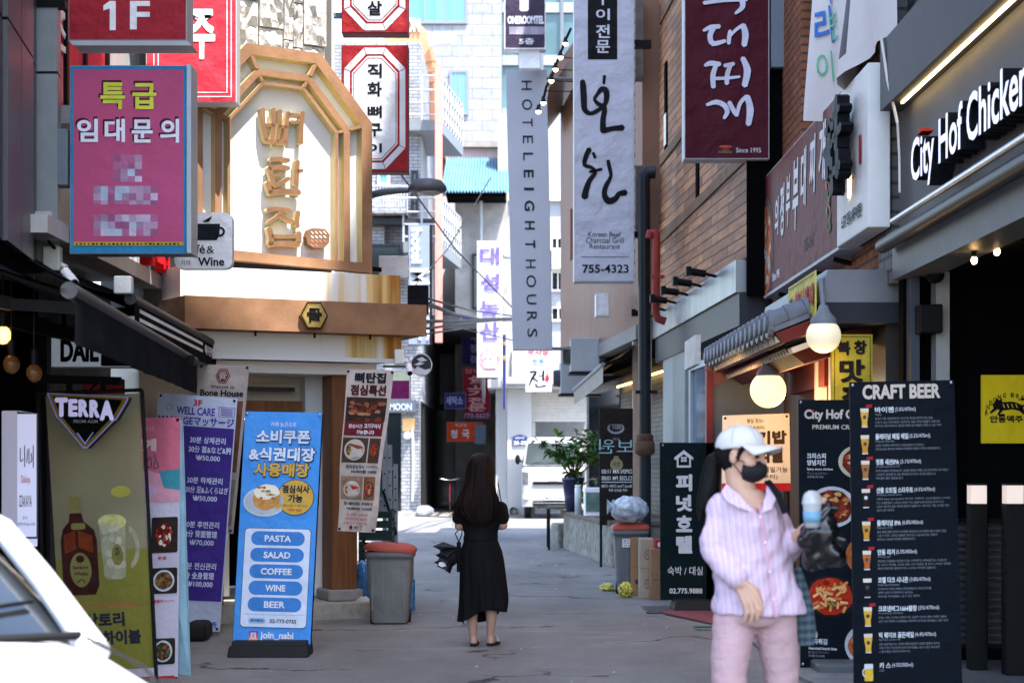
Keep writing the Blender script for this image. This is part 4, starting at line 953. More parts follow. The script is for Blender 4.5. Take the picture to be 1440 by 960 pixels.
MB().tube([P(913, 335, Yq), P(914, 327, Yq), P(921, 326, Yq), P(923, 334, Yq), P(922, 440, Yq), P(925, 448, Yq), P(936, 452, Yq)], .056, 12).build('pipe', mat('red_pipe', (.25, .035, .03), .45, var=.15, dirt=.15), t)
MB().box(X(916, Yq), X(934, Yq), Yq - .05, Yq + .05, Z(391, Yq), Z(387, Yq)).build('clamp', mat('red_pipe', 'x'), t)
# ============================================================ LEFT SIDE BUILDINGS
t = thing('metal_clad_building', 'dark grey metal panelled building at the left edge over the black awning', 'building', (-4, 10, 0))
L1a, L1b = (-2.86, 7.5), (-3.57, 13.0)
def w1(f, off=0): return (L1a[0] + (L1b[0] - L1a[0]) * f + off, L1a[1] + (L1b[1] - L1a[1]) * f)
PAN = mat('metal_panel', (.14, .145, .16), .4, metal=.4, var=.12, scale=1.5, dirt=.25, stretch=(1, 1, .2))
PAN2 = mat('dark_panel', (.03, .034, .045), .4, metal=.3, var=.1)
MB().plan([w1(0), w1(1), (-9, 13), (-9, 7.5)], 2.95, 12).build('core_wall', PAN2, t)
for f0, f1, m, o in ((.50, .645, PAN2, .02), (.65, .75, PAN, .05), (.755, .85, PAN, .05), (.855, .9, PAN2, .03), (.93, .965, mat('pale_post', (.27, .3, .32), .45, metal=.3, var=.1, dirt=.2), .16)):
    for z0, z1 in ((2.95, 4.38), (4.40, 12)): MB().plan([w1(f0, o), w1(f1, o), w1(f1, 0.001), w1(f0, 0.001)], z0, z1).build('panel', m, t)
MB().plan([w1(0, -.6), w1(1, -.6), (-9, 13), (-9, 7.5)], 0, 2.949).build('shopfront', DARK, t)
x, y = w1(.9, .1); MB().box(x - .06, x + .06, y - .08, y + .05, 3.22, 3.33).build('junction_box', LGREY, t)
MB().tube([(x, y, 3.22), (x + .02, y, 3.12), (x + .05, y + .2, 3.05)], .012, 6).build('cable', BLKM, t)

t = thing('red_reflection_building', 'narrow building with red window film and a pale ledge behind the pink banner sign', 'building', (-4.2, 14.5, 0))
L2a, L2b = (-3.57, 13.05), (-3.50, 15.95)
def w2(f, off=0): return (L2a[0] + (L2b[0] - L2a[0]) * f + off, L2a[1] + (L2b[1] - L2a[1]) * f)
PALE = mat('pale_wall', (.45, .46, .47), .7, var=.1, dirt=.2, scale=3)
mb = MB(); mb.plan([w2(0), w2(1), (-9, 15.95), (-9, 13.05)], 3.2, 4.25); mb.plan([w2(.62), w2(1), (-9, 15.95), (-9, 14.8)], 4.25, 12); mb.plan([w2(0, -.12), w2(.62, -.12), (-9, 14.8), (-9, 13.05)], 4.25, 12); mb.build('wall', PALE, t)
MB().plan([w2(-.35, .32), w2(1.3, .2), w2(1.3, -.0), w2(-.35, -.0)], 3.13, 3.26).build('ledge', mat('ledge_pale', (.5, .5, .49), .6, var=.08, dirt=.25), t)
MB().plan([w2(0, .36), w2(.36, .36), w2(.36, 0), w2(0, 0)], 4.1, 4.24).build('upper_ledge', PALE, t)
c = P(82, 119, 13.5); MB().lathe((w2(.2, .2)[0], w2(.2)[1], 4.098), [(0, 0), (.05, 0), (.06, .012)], 14).build('downlight', LEDM, t)
RF = mat('red_reflection', 'd8404f', .25, var=.08)  # reflection of a red sign painted into the window colour
for f0, f1 in ((.02, .17), (.19, .36), (.38, .6)):
    MB().plan([w2(f0, .0), w2(f1, .0), w2(f1, -.02), w2(f0, -.02)], 4.25, 7.5).build('window_reflection', RF, t)
    MB().plan([w2(f1, .03), w2(f1 + .02, .03), w2(f1 + .02, -.1), w2(f1, -.1)], 4.25, 7.5).build('mullion', BLKM, t)
a = Art((w2(.02, .01)[0], w2(.02)[1], 5.2), (w2(.36, .01)[0], w2(.36)[1], 5.2), (w2(.36, .01)[0], w2(.36)[1], 4.3), (w2(.02, .01)[0], w2(.02)[1], 4.3), 0, 0, 100, 100)
a.text('조', 5, 15, 45, 50, WHITE, .03, .008); a.text('리', 10, 55, 35, 95, mat('pink_reflection_text', 'e8a0a8', .4, var=0), .0, .008); a.build('lettering', t)  # letters belong to the painted reflection
mb = MB()
for k in range(5): mb.tube([(-3.32 + k * .045, 15.7 + .02 * k, 3.4), (-3.32 + k * .045, 15.7 + .02 * k, 6.5)], .016 + .006 * (k % 2), 6)
mb.each('cable', BLKM, t)
for k in range(9):
    f = .45 + k * .065; MB().plan([w2(f, .06), w2(f + .03, .06), w2(f + .03, .0), w2(f, .0)], 3.27, 3.75).build('louvre_post', LGREY, t)
mb = MB(); mb.plan([w2(0, -.25), w2(1, -.25), (-9, 15.95), (-9, 13.05)], 0, 3.12); mb.build('ground_wall', mat('dim_wall', (.1, .1, .1), .7, var=.2, dirt=.3), t)
RL = mat('red_channel', 'd4202a', .4, var=.03)
a = Art((w2(.62, .3)[0], w2(.62)[1], 3.5), (w2(1.0, .3)[0], w2(1.)[1], 3.52), (w2(1.0, .3)[0], w2(1.)[1], 3.28), (w2(.62, .3)[0], w2(.62)[1], 3.28), 0, 0, 100, 100)
a.text('커피', 0, 0, 100, 100, RL, .05, 0, depth=.12); a.build('channel_letters', t)

# CCTV
def cctv(lab, c, d, s=1.):
    t = thing('security_camera', lab, 'camera', c, 'security cameras'); c = Vector(c); d = Vector(d).normalized()
    MB().box(c.x - .09 * s, c.x + .03 * s, c.y - .05, c.y + .05, c.z + .02, c.z + .2 * s).build('mount_box', OFFW, t, .008)
    MB().tube([c + Vector((0, 0, .08)), c + Vector((.08, -.04, .04)) * s], .022, 8).build('arm', OFFW, t)
    b0 = c + Vector((.08, -.05, .0)) * s; MB().tube([b0 - d * .02, b0 + d * .14 * s], .038 * s, 12).build('body', WHITE, t); MB().tube([b0 + d * .14 * s, b0 + d * .15 * s], .03 * s, 12).build('lens', BLKM, t)
cctv('white security camera on the left over the black awning', P(80, 385, 12.6), (.5, -.5, -.5))
cctv('white security camera under the right end of the rusty fascia', P(566, 515, 16.3), (.1, -.6, -.5), .8)

# ------------------------------------------------------------ awnings
AW = mat('awning_black', (.009, .0105, .015), .95, spec=.03, var=.25, scale=3, bump=.1, bscale=80)
BAR = mat('awning_bar', (.03, .031, .035), .5, metal=.2, var=.15)
def awning(name, lab, a, b, wa, wb, val, m, stripes=0, arms=2):
    """a,b: ends of the front bar (near, far); wa,wb: matching points up on the wall"""
    t = thing(name, lab, 'awning', a, 'awnings on the left'); a, b, wa, wb = map(Vector, (a, b, wa, wb))
    n1, n2 = 24, 8; vs = []
    for j in range(n2 + 1):
        for i in range(n1 + 1):
            p = wa.lerp(wb, i / n1).lerp(a.lerp(b, i / n1), j / n2); p.z += -.05 * math.sin(math.pi * j / n2); vs.append(p)
    fs = [(j * (n1 + 1) + i, j * (n1 + 1) + i + 1, (j + 1) * (n1 + 1) + i + 1, (j + 1) * (n1 + 1) + i) for j in range(n2) for i in range(n1)]
    mb = MB(); mb.add(vs, fs, 0, True); mb.add([v - Vector((0, 0, .012)) for v in vs], fs, 0, True); mb.build('canvas', m, t)
    MB().tube([a, b], .042, 12).build('front_bar', BAR, t)
    mb = MB(); vs = []; n1 = 60; n2 = 6
    for j in range(n2 + 1):
        for i in range(n1 + 1):
            p = a.lerp(b, i / n1); w = .004 * math.sin(i * 1.1) * j / n2 + .025 * noise.noise(Vector((i * .2, j * .3, 1))) * j / n2
            vs.append(p + Vector((.03 + w, 0, -.03 - val * j / n2)))
    mb.add(vs, [(j * (n1 + 1) + i, j * (n1 + 1) + i + 1, (j + 1) * (n1 + 1) + i + 1, (j + 1) * (n1 + 1) + i) for j in range(n2) for i in range(n1)], 0, True)
    mb.build('valance', [m], t)
    mb = MB()
    for k in range(arms):
        f = .12 + .7 * k / max(1, arms - 1); p = a.lerp(b, f); w = wa.lerp(wb, f) - Vector((0, 0, .35)); e = p.lerp(w, .5) + (b - a).normalized() * .4 - Vector((0, 0, .02))
        mb.bar(w, e, .05, .07); mb.bar(e, p - Vector((0, 0, .03)), .045, .06)
    mb.each('arm', BAR, t)
    return t
a1, b1 = P(97, 408, 8.2), P(272, 508, 13.6)
aw1 = awning('black_awning', 'plain black awning nearest the camera with warm bulbs below', a1, b1, (-3.05, 8.0, 2.75), (-3.62, 13.0, 2.9), .23, AW)
a2, b2 = P(183, 420, 11.6), P(311, 490, 16.6)
aw2 = awning('striped_awning', 'black awning with white striped valance in front of the bone grill house', a2, b2, (-3.5, 11.9, 3.0), (-3.55, 15.7, 3.05), .20, AW, arms=1)
Dv = Vector(b2) - Vector(a2)
a = Art(Vector(a2) + Vector((.06, 0, -.03)), Vector(b2) + Vector((.06, 0, -.03)), Vector(b2) + Vector((.06, 0, -.23)), Vector(a2) + Vector((.06, 0, -.23)), 0, 0, 200, 40)
for y0 in (8, 20): 
    for q0, q1 in ((0, 128), (166, 200)): a.rect(q0, y0, q1, y0 + 5, WHITE, .004)
a.text('해우진막창', 133, 9, 161, 26, WHITE, .03, .004); a.build('stripes', aw2)
MB().box(a2.x - .1, a2.x + .02, a2.y - .06, a2.y + .02, a2.z + .03, a2.z + .15).build('end_cap', OFFW, aw2, .01)
# dark storefront steelwork under awning
t = thing('awning_steel_frame', 'black steel frame and beams under the black awning', 'frame', (-3, 11.5, 0))
mb = MB(); mb.bar((-3.1, 9, 2.35), (-2.55, 13.4, 2.32), .08, .08); mb.bar((-3.55, 12.9, 0), (-3.55, 12.9, 2.6), .09, .09); mb.bar((-3.1, 12.9, 2.28), (-2.4, 12.9, 2.28), .06, .08); mb.bar(P(40, 532, 12.2), P(170, 536, 12.2), .05, .06); mb.bar(P(98, 532, 12.2), P(98, 552, 12.2), .04, .04); mb.bar(P(146, 534, 12.2), P(146, 552, 12.2), .04, .04)
mb.each('beam', BLKM, t)
mb = MB(); mb.box(-5, -3.62, 13.02, 13.04, 0, 2.9); mb.build('back_panel', DARK, t)
BUL = mat('lit_amber_bulb', (1, .42, .08), .3, var=0, emit=1.6); BGL = mat('amber_glass', (.12, .05, .015), .15, var=0)
for lab, px, py, r, m in (('glowing amber bulb at the left edge under the black awning', 4, 471, .042, BUL), ('dim round bulb below the glowing amber bulb', 16, 512, .045, BGL), ('dim round bulb hanging lowest under the black awning', 48, 524, .043, BGL)):
    c = P(px, py, 9.2); t = thing('pendant_bulb', lab, 'bulb', c, 'bulbs under the black awning'); MB().ell(c, r, r, r * 1.15, 16, 10).build('glass', m, t); MB().tube([c + Vector((0, 0, r)), c + Vector((0, 0, r + .08))], .02, 8).build('socket', BLKM, t); MB().tube([c + Vector((0, 0, r + .08)), (c.x, c.y, 2.52)], .005, 5).build('wire', BLKM, t)
    if m is BGL: MB().ell(c + Vector((0, -r * .7, 0)), .012, .012, .018, 8, 6).build('filament', mat('lit_filament_dim', (1, .35, .06), .3, var=0, emit=1.5), t)

# ============================================================ HANGING SIGNS
def boxsign(name, lab, cat, x0, y0, x1, y1, Y, th, face, side=LGREY, group=None, edge=1.5, slope=0):
    t = thing(name, lab, cat, (X((x0 + x1) / 2, Y), Y, Z(y1, Y)), group)
    a = flat(x0, y0, x1, y1, Y); slab(a, th, side, 'cabinet', t, bevel=.006)
    a.rect(x0 + edge, y0 + edge, x1 - edge, y1 - edge, face, .003); a.build('face_panel', t); return t, a
SH = mat('ink_shadow', '4b1f33', .5, var=0)
# pink letting sign
PINK = mat('pink_vinyl', 'b9547d', .35, var=.10, scale=1.6, bump=.15, bscale=5)
t, a = boxsign('pink_banner_sign', 'pink banner sign with yellow and white lettering in a blue frame', 'sign', 98, 92, 264, 357, 12.6, .2, mat('sign_frame_blue', '2f86b8', .5, var=.06), mat('cabinet_blue_grey', (.28, .34, .4), .45, var=.08))
a.rect(103.5, 98, 258, 345, PINK, .007); PLW0 = mat('pale_sign_white', 'e6e8f6', .5, var=0); YL = mat('lime_yellow', 'd3d84f', .5, var=0)
for s_, q in (('특', (142, 117, 176, 154)), ('급', (187, 118, 220, 154)), ('임', (109, 168, 138, 200)), ('대', (148, 168, 176, 200)), ('문', (186, 169, 215, 201)), ('의', (226, 168, 252, 201))):
    a.text(s_, q[0] - 2.5, q[1] - 3, q[2] - 1, q[3] - 2, SH, .04, .009); a.text(s_, *q, YL if q[1] < 130 else PLW0, .03, .012)
# the three rows that are blurred out on the photo: plain pale patches
rr = random.Random(11); pal = [mat('pixel_' + c, c, .5, var=0) for c in ('b79ab8', 'a487a6', 'c9b8d2', '9d5f85', 'b06c94', 'aebfd4')]
for (x0, x1, y0, y1) in ((160, 200, 218, 252), (132, 230, 262, 284), (132, 230, 302, 328)):
    for i in range(int((x1 - x0) / 10)):
        for j in range(int((y1 - y0) / 10) + 1): a.rect(x0 + i * 10, y0 + j * 10, x0 + i * 10 + 10, min(y0 + j * 10 + 10, y1 + 4), rr.choice(pal), .009)
a.rect(104, 340.5, 258, 345.5, mat('strip_olive', 'b9a63f', .5, var=.1), .009)
for k in range(26): a.rect(107 + k * 5.7, 342, 107 + k * 5.7 + rr.uniform(2, 4.5), 344.3, BLACK, .011)
a.build('lettering', t)
mb = MB(); mb.box(X(58, 12.7), X(99, 12.7), 12.62, 12.78, Z(263, 12.7), Z(184, 12.7)); mb.build('bracket_box', mat('bracket_blue_grey', (.16, .2, .24), .5, var=.08, dirt=.2), t, .01)
mb = MB(); mb.box(X(264.2, 12.62), X(271, 12.62), 12.56, 12.82, Z(357, 12.6), Z(92, 12.6)); mb.build('side_rail', mat('rail_silver', (.4, .45, .5), .4, metal=.3, var=.05), t, .004)
# red floor sign
t, a = boxsign('red_floor_sign', 'dark red box sign reading 1F above the pink banner sign', 'sign', 96, -60, 263, 57, 12.5, .25, mat('red_panel', '9c2a36', .45, var=.05), mat('cabinet_silver', (.36, .38, .4), .4, metal=.3, var=.06))
a.poly([(154.5, 2), (163, 2), (163, 43), (154.5, 43), (154.5, 12.5), (145.5, 15.5), (145.5, 8.5)], WHITE, .006); a.text('F', 183, 2, 211, 42, WHITE, .02, .006); a.build('lettering', t)
MB().prism([P(96, 57.2, 12.5), P(263, 57.2, 12.5), P(270, 64, 12.5), P(103, 64, 12.5)], (0, .25, 0)).build('bottom_trim', LGREY, t)
MB().box(X(40, 12.7), X(96, 12.7), 12.6, 12.7, Z(10, 12.6), Z(0, 12.6)).build('bracket', BLKM, t)
# bright red sign behind
t, a = boxsign('red_shop_sign', 'bright red sign with a thin white border, half hidden behind the floor sign', 'sign', 205, -140, 333, 145, 15.5, .2, mat('bright_red_panel', 'd63a48', .5, var=.05))
a.text('주', 266, 14, 302, 83, WHITE, .035, .008)
a.box(222, -130, 326, 137, 1.4, WHITE, .006); a.box(216, -136, 320, 131, 1.2, WHITE, .007); a.build('lettering', t)
MB().box(X(140, 15.6), X(205, 15.6), 15.55, 15.65, Z(40, 15.6), Z(30, 15.6)).build('bracket', BLKM, t)
# cafe sign
t = thing('cafe_sign', 'white rounded cafe sign with a black coffee cup, half behind the pink banner sign', 'sign', P(287, 378, 14.2))
a = flat(247, 300, 328, 379, 14.2); a.rect(247, 300, 328, 379, mat('cafe_sign_white', 'f0f0f3', .4, var=0), .05, 11, depth=.10, side=WHITE); a.build('cabinet', t)  # plain white rounded face
BK2 = mat('ink_dark', '20222b', .5, var=0)
a.poly([(262, 316), (311, 316), (310, 333), (306, 339), (274, 339), (268, 333)], BK2, .054); a.ring([(311 + 7 * math.cos(R(k)), 327 + 7 * math.sin(R(k))) for k in range(-120, 121, 20)], [(311 + 4 * math.cos(R(k)), 327 + 4 * math.sin(R(k))) for k in range(-120, 121, 20)], BK2, .056); a.stroke([(287, 313), (294, 311), (299, 306)], [1, 5, 1], BK2, .054)
a.text('Café', 257, 345, 290, 357.5, BK2, .012, .056); a.text('&', 292, 347, 303, 357.5, BK2, .0, .056); a.text('Wine', 280, 363, 317, 375, BK2, .03, .056); a.text('지하', 256, 367, 270, 374, BK2, .0, .056); a.build('print', t)
MB().tube([P(255, 340, 14.2), P(200, 338, 14.6)], .02, 6).build('bracket', GREYM, t)

# red octagon signs
OCRED = mat('octagon_red', '8f2329', .5, var=.04); PALEG = mat('pale_face', 'c9cdd6', .5, var=.03)
def octagon(x0, y0, x1, y1, c): return [(x0 + c, y0), (x1 - c, y0), (x1, y0 + c * 1.05), (x1, y1 - c * 1.05), (x1 - c, y1), (x0 + c, y1), (x0, y1 - c * 1.05), (x0, y0 + c * 1.05)]
for nm, lab, y0, y1, chs in (('red_octagon_sign', 'red sign with a white octagon and four black brush words, beside the arch', 63.5, 242, (('직', 90, 110), ('화', 116, 136), ('뼈', 149, 166), ('구', 174, 192), ('이', 202, 215))), ('red_octagon_sign', 'red octagon sign cut by the top of the picture with one brush word', -134, 47, (('살', 2, 22), ('목', -26, -6)))):
    t, a = boxsign(nm, lab, 'sign', 480, y0, 574, y1, 17.1, .2, OCRED, mat('cabinet_red', (.2, .03, .035), .5), 'red octagon signs')
    y0 += 3; y1 -= 3
    a.ring(octagon(484, y0 + 1, 570, y1 - 1, 28), octagon(492, y0 + 10, 562, y1 - 10, 23), PALEG, .006, closed=True)
    for k in range(8):
        o, i = octagon(484, y0 + 1, 570, y1 - 1, 28)[k], octagon(492, y0 + 10, 562, y1 - 10, 23)[k]; a.stroke([o, i], .9, OCRED, .008, 0, None, 0)
    a.poly(octagon(495, y0 + 13, 559, y1 - 13, 22), PALEG, .006); a.ring(octagon(496.5, y0 + 15, 557.5, y1 - 15, 21), octagon(497.5, y0 + 16, 556.5, y1 - 16, 20.6), OCRED, .008, closed=True)
    for s_, b0, b1 in chs: a.text(s_, 517, b0, 537, b1, BLACK, .03, .009)
    a.build('print', t); MB().box(X(470, 17.3), X(490, 17.3), 17.2, 17.28, Z(y1 - 20, 17.2), Z(y1 - 26, 17.2)).build('bracket', GREYM, t)

# rooftel sign, hanging hotel sign
t, a = boxsign('purple_rooftel_sign', 'dark purple box sign with white lettering above the tall grey hotel sign', 'sign', 709, -60, 767.5, 69, 29.5, .3, mat('purple_panel', '3d3548', .5, var=.04), WHITE)
a.text('1', 732, -30, 742, 15, PALEG, .05, .01); a.text('ONEROOMTEL', 714, 23, 765, 34, PALEG, .06, .01); a.text('5층', 730, 54, 751, 63, PALEG, .03, .01)
for k in range(5): a.rect(716 + k * 10, 38, 726 + k * 10, 49, mat('pix%d' % (k % 2), ('8a8494', '9a95a6')[k % 2], .5, var=0), .01)
a.build('lettering', t)
MB().box(X(730, 29.7), X(759, 29.7), 29.6, 29.8, Z(98, 29.7), Z(69.5, 29.7)).build('support', WHITE, t)
t = thing('tall_grey_hotel_sign', 'tall grey sign hanging over the lane with vertical lettering reading HOTEL EIGHT HOURS', 'sign', P(748, 492, 30))
a = quad((711, 98), (769, 98), (777, 492), (721, 492), 30, 57, 394); slab(a, .25, mat('cabinet_grey', (.3, .31, .33), .5), 'cabinet', t, bevel=.01)
a.rect(.5, .5, 56.5, 393.5, mat('grey_face', (.36, .375, .42), .5, var=.05, scale=1.5), .004); a.build('face_panel', t)
ys = [(114, 127), (140, 155), (167, 178), (191, 202), (215, 226), (239, 250), (264, 268), (282, 297), (311, 323), (338, 349), (365, 377), (387, 404), (414, 428), (438, 452), (462, 474)]
for (b0, b1), ch in zip(ys, 'HOTELEIGHTHOURS'):
    off = (b0 - 98) * .0; bold = .02 if 239 <= b0 < 355 else -.0
    a.text(ch, 21.5, b0 - 98 , 35.5, b1 - 98, BK2, bold + .002, .012, rot=90)
a.build('lettering', t)
MB().tube([P(765, 490, 30.2), (1.75, 30.4, Z(490, 30.2))], .03, 6).tube([P(765, 110, 30.2), (1.75, 30.4, Z(110, 30.2))], .03, 6).build('arm', GREYM, t)
# white barbecue sign
t, a = boxsign('white_barbecue_sign', 'big white sign with black brush strokes and a telephone number beside the downpipe', 'sign', 807, -60, 892, 396, 23.9, .3, mat('sign_face_white', 'b9bcc9', .5, var=.03, scale=1.2), mat('cabinet_pale', (.5, .51, .53), .5, var=.05, dirt=.2))
a.rect(826.5, -60 + 2, 868, 84, BLACK, .006)
for ch, b0, b1 in (('구', -16, 8), ('이', 13, 29), ('전', 35, 54), ('문', 57, 75)): a.text(ch, 838, b0, 857.5, b1, PALEG, .02, .012)
for q, w in (([(819, 114), (820, 122), (821, 140), (822, 154), (830, 160), (840, 156), (850, 148), (853, 138), (852, 128), (846, 126), (840, 133), (836, 140), (842, 147), (850, 152), (848, 168), (848, 181), (849, 184), (862, 181), (876, 180)], [7, 9, 9, 8, 6, 6, 6, 8, 9, 8, 5, 5, 6, 7, 8, 9, 8, 7, 9]), ([(850, 107), (849, 118)], [5, 4]),
             ([(829, 210), (824, 220), (822, 232), (832, 236), (837, 243), (829, 254), (824, 268), (822, 278)], [8, 7, 6, 5, 6, 7, 9, 10]), ([(834, 215), (837, 222)], [4, 5]), ([(829, 242), (846, 238)], 4), ([(855, 226), (857, 236), (859, 248), (852, 262), (850, 274), (856, 283), (866, 279), (870, 273), (880, 271)], [5, 6, 5, 7, 8, 10, 8, 7, 9])):
    a.stroke(q, w, BLACK, .009)
DG = mat('dark_grey_ink', '45474f', .5, var=0)
a.text('Korean Beef', 827, 326, 873, 333, DG, .005, .009); a.text('Charcoal Grill', 824, 334, 877, 342, DG, .005, .009); a.text('Restaurant', 829, 343, 872, 350, DG, .005, .009)
a.rect(817, 361, 885, 361.8, DG, .009); a.text('755-4323', 819, 372, 884, 384, BLACK, .02, .009); a.build('print', t)
mb = MB()
for k in range(26): mb.box(X(892, 23.9), X(893.2, 23.9), 23.9, 23.98, Z(-40 + k * 17, 23.9), Z(-36 + k * 17, 23.9))
mb.build('hinge_clips', GREYM, t)
mb = MB(); mb.box(X(880, 24), 1.98, 24.25, 24.4, Z(60, 24), Z(50, 24)).box(X(880, 24), 1.98, 24.25, 24.4, Z(330, 24), Z(322, 24)); mb.each('bracket', BLKM, t)
# maroon army stew sign (the mascot is left out)
t, a = boxsign('maroon_stew_sign', 'hanging dark maroon sign with three big white brush words in front of the timber cladding', 'sign', 962, -140, 1082, 224, 18.2, .25, mat('deep_maroon', '4c1a28', .5, var=.06), mat('cabinet_white_edge', (.5, .5, .52), .45))
cv = lambda L_: [(956 + x_ / 2.973, y_ / 2.973) for x_, y_ in L_]; LW = mat('lilac_white', 'd4d6ea', .5, var=0)
for i, (q, w) in enumerate((([(100, 14), (180, 4), (280, -4)], [16, 15, 22]), ([(258, -4), (262, 30), (232, 58)], [24, 22, 10]), ([(120, -50), (190, -56), (250, -60)], 22), ([(180, -110), (170, -80), (185, -56)], 20),
        ([(98, 130), (128, 116), (166, 112)], [10, 20, 18]), ([(142, 116), (126, 150), (138, 184), (190, 172)], [22, 22, 22, 14]), ([(210, 130), (206, 156), (204, 184)], [14, 18, 16]), ([(204, 160), (232, 128), (262, 108)], [10, 13, 16]), ([(264, 106), (274, 145), (268, 192)], [22, 28, 22]),
        ([(104, 276), (128, 266), (168, 270)], [12, 22, 18]), ([(152, 272), (138, 316), (140, 366)], [18, 22, 20]), ([(186, 276), (226, 268)], 16), ([(212, 272), (198, 312), (196, 352)], [18, 20, 18]), ([(150, 330), (196, 328), (250, 322)], [14, 14, 10]), ([(262, 244), (282, 296), (270, 360)], [20, 30, 24]),
        ([(112, 440), (150, 428), (186, 442), (198, 470), (184, 496)], [12, 20, 22, 20, 12]), ([(206, 428), (226, 466), (240, 484)], [18, 20, 16]), ([(238, 482), (252, 432), (280, 404)], [14, 16, 18]), ([(282, 404), (294, 460), (286, 522)], [22, 30, 22]))):
    ws = w if isinstance(w, list) else [w] * len(q); a.stroke([(x_ + .8, y_ + 1.2) for x_, y_ in cv(q)], [v / 2.973 + 1.8 for v in ws], BLACK, .005 + i * .00005); a.stroke(cv(q), [v / 2.973 for v in ws], LW, .008 + i * .00005)
a.text('Since 1995', 1035, 208, 1070, 215, PALEG, .01, .008)
pn = mat('pan_iron', '3a3a3c', .5, var=0); a.stroke([(1008, 207.5), (1032, 207.5)], [1.5, 1.5], pn, .008, 0, None, 0); a.ell(1020, 206.5, 9, 2, mat('stew_orange', 'b4583a', .5, var=.4, scale=20), .009); a.ell(1020, 211, 6, 1.4, mat('ember', 'a8384a', .5, var=.3, scale=20), .009); a.rect(1010, 213, 1029, 215.5, mat('log_olive', '5d6b46', .5, var=.2, scale=20), .008)
a.build('print', t)
MB().box(X(1082.5, 18.3), X(1110, 18.3), 18.2, 18.4, Z(98, 18.3), Z(-20, 18.3)).build('bracket_box', mat('bracket_blue_grey', 'x'), t, .01)

# white farm-produce sign, far
t, a = boxsign('white_grocer_sign', 'narrow bright white sign with violet words and a pink round mark, above the dark passage', 'sign', 671, 339, 706, 530, 46, .35, mat('sign_white_far', (.5, .5, .52), .5, var=.0), WHITE)
VI = mat('violet_ink', '6f5fd0', .5, var=0)
for s_, b0, b1 in (('대', 348, 372), ('성', 385, 409), ('농', 423, 445), ('산', 453, 478)): a.text(s_, 675, b0, 702, b1, VI, .03, .03)
a.ell(688.5, 505, 15, 15, mat('pink_mark', 'e08a90', .5, var=0), .02); a.text('쌀', 677, 493, 701, 517, WHITE, .02, .04); a.build('lettering', t)
MB().tube([P(706, 360, 46.2), P(716, 362, 52)], .06).tube([P(680, 531, 46.2), P(680, 560, 50.4)], .05).build('bracket', GREYM, t)
# signs in the dark passage and around
NAVY = mat('navy_panel', '2c2f66', .5, var=.1)
def smallsign(name, lab, x0, y0, x1, y1, Y, face, texts, group=None, edge=.6, th=.2):
    t, a = boxsign(name, lab, 'sign', x0, y0, x1, y1, Y, th, face, GREYM, group, edge)
    for tx in texts: a.text(tx[0], *tx[1:5], tx[5], tx[6] if len(tx) > 6 else .03, .03)
    a.build('lettering', t); return t, a
LIL = mat('lilac_letters', '9a9cc8', .5, var=0); RDP = mat('crimson_panel', '8e1f33', .5, var=.08); PKL = mat('pale_pink_letters', 'd8a5ac', .5, var=0)
smallsign('navy_upright_sign', 'dim navy upright sign over the crimson sign in the dark passage', 649, 445, 672, 513, 54, NAVY, [('수', 661, 452, 670, 464, LIL), ('국', 661, 468, 670, 480, LIL), ('정', 661, 484, 670, 496, LIL), ('점', 661, 499, 670, 510, LIL), ('식당', 650.5, 450, 655.5, 458, LIL)])
smallsign('crimson_upright_sign', 'crimson upright sign with pink words in the dark passage', 650, 516, 689.5, 589, 53.6, RDP, [('암돼지', 654, 518, 686, 525, PKL, .01)] + [(c, 658, 528 + i * 10.2, 683, 537 + i * 10.2, PKL, .04) for i, c in enumerate('설고기전문')] + [('773-5627', 652, 581, 688, 587.5, LIL, .02)])
smallsign('laundry_sign', 'small dark blue laundry sign left of the crimson sign', 625, 552, 655, 575, 53, NAVY, [('세탁소', 627, 557, 651, 569, LIL)])
smallsign('orange_soup_sign', 'orange-red sign with three white words low in the dark passage', 628, 593, 680, 621, 53.2, mat('orange_panel', 'b8401f', .5, var=.1), [('청', 634, 604, 643, 616, PALEG), ('국', 650, 604, 660, 616, PALEG), ('장', 667, 604, 677, 616, PALEG), ('북창동', 640, 595, 657, 600, PKL, .01)])
smallsign('navy_post_sign', 'thin navy sign strip right of the white grocer sign', 706.5, 470, 711.5, 575, 49, NAVY, [('가', 707, 480, 711, 486, mat('gold_text', 'c9a23a', .5, var=0)), ('든', 707, 500, 711, 506, mat('gold_text', 'x'))])
t, a = smallsign('parking_sign', 'white sign with red and blue words above the pancake sign', 739, 489, 775.5, 512.5, 48.6, WHITE, [('주차장', 742, 490, 772, 500, mat('sign_red_ink', 'd03a4a', .5, var=0)), ('유료', 748, 502, 766, 511, mat('sign_blue_ink', '3c6cd0', .5, var=0))])
t, a = boxsign('pancake_sign', 'white sign with one black brush word and a red bottle over the white canopy', 'sign', 739, 514, 776, 551, 48.5, .2, WHITE, GREYM, None, .6)
for q, w in (([(745, 523), (754, 523), (748, 532), (744, 542)], [3, 3.4, 3, 2]), ([(749, 531), (757, 537)], 2.6), ([(764, 521), (764, 535)], 3), ([(757, 529), (764, 528)], 2), ([(753, 540), (756, 544), (768, 542)], 2.6)): a.stroke(q, w, BLACK, .03)
a.ell(769.5, 532, 3, 5, mat('bottle_red', 'c42f3c', .5, var=0), .03); a.rect(768.6, 523, 770.4, 528, mat('bottle_red', 'x'), .03); a.build('print', t)
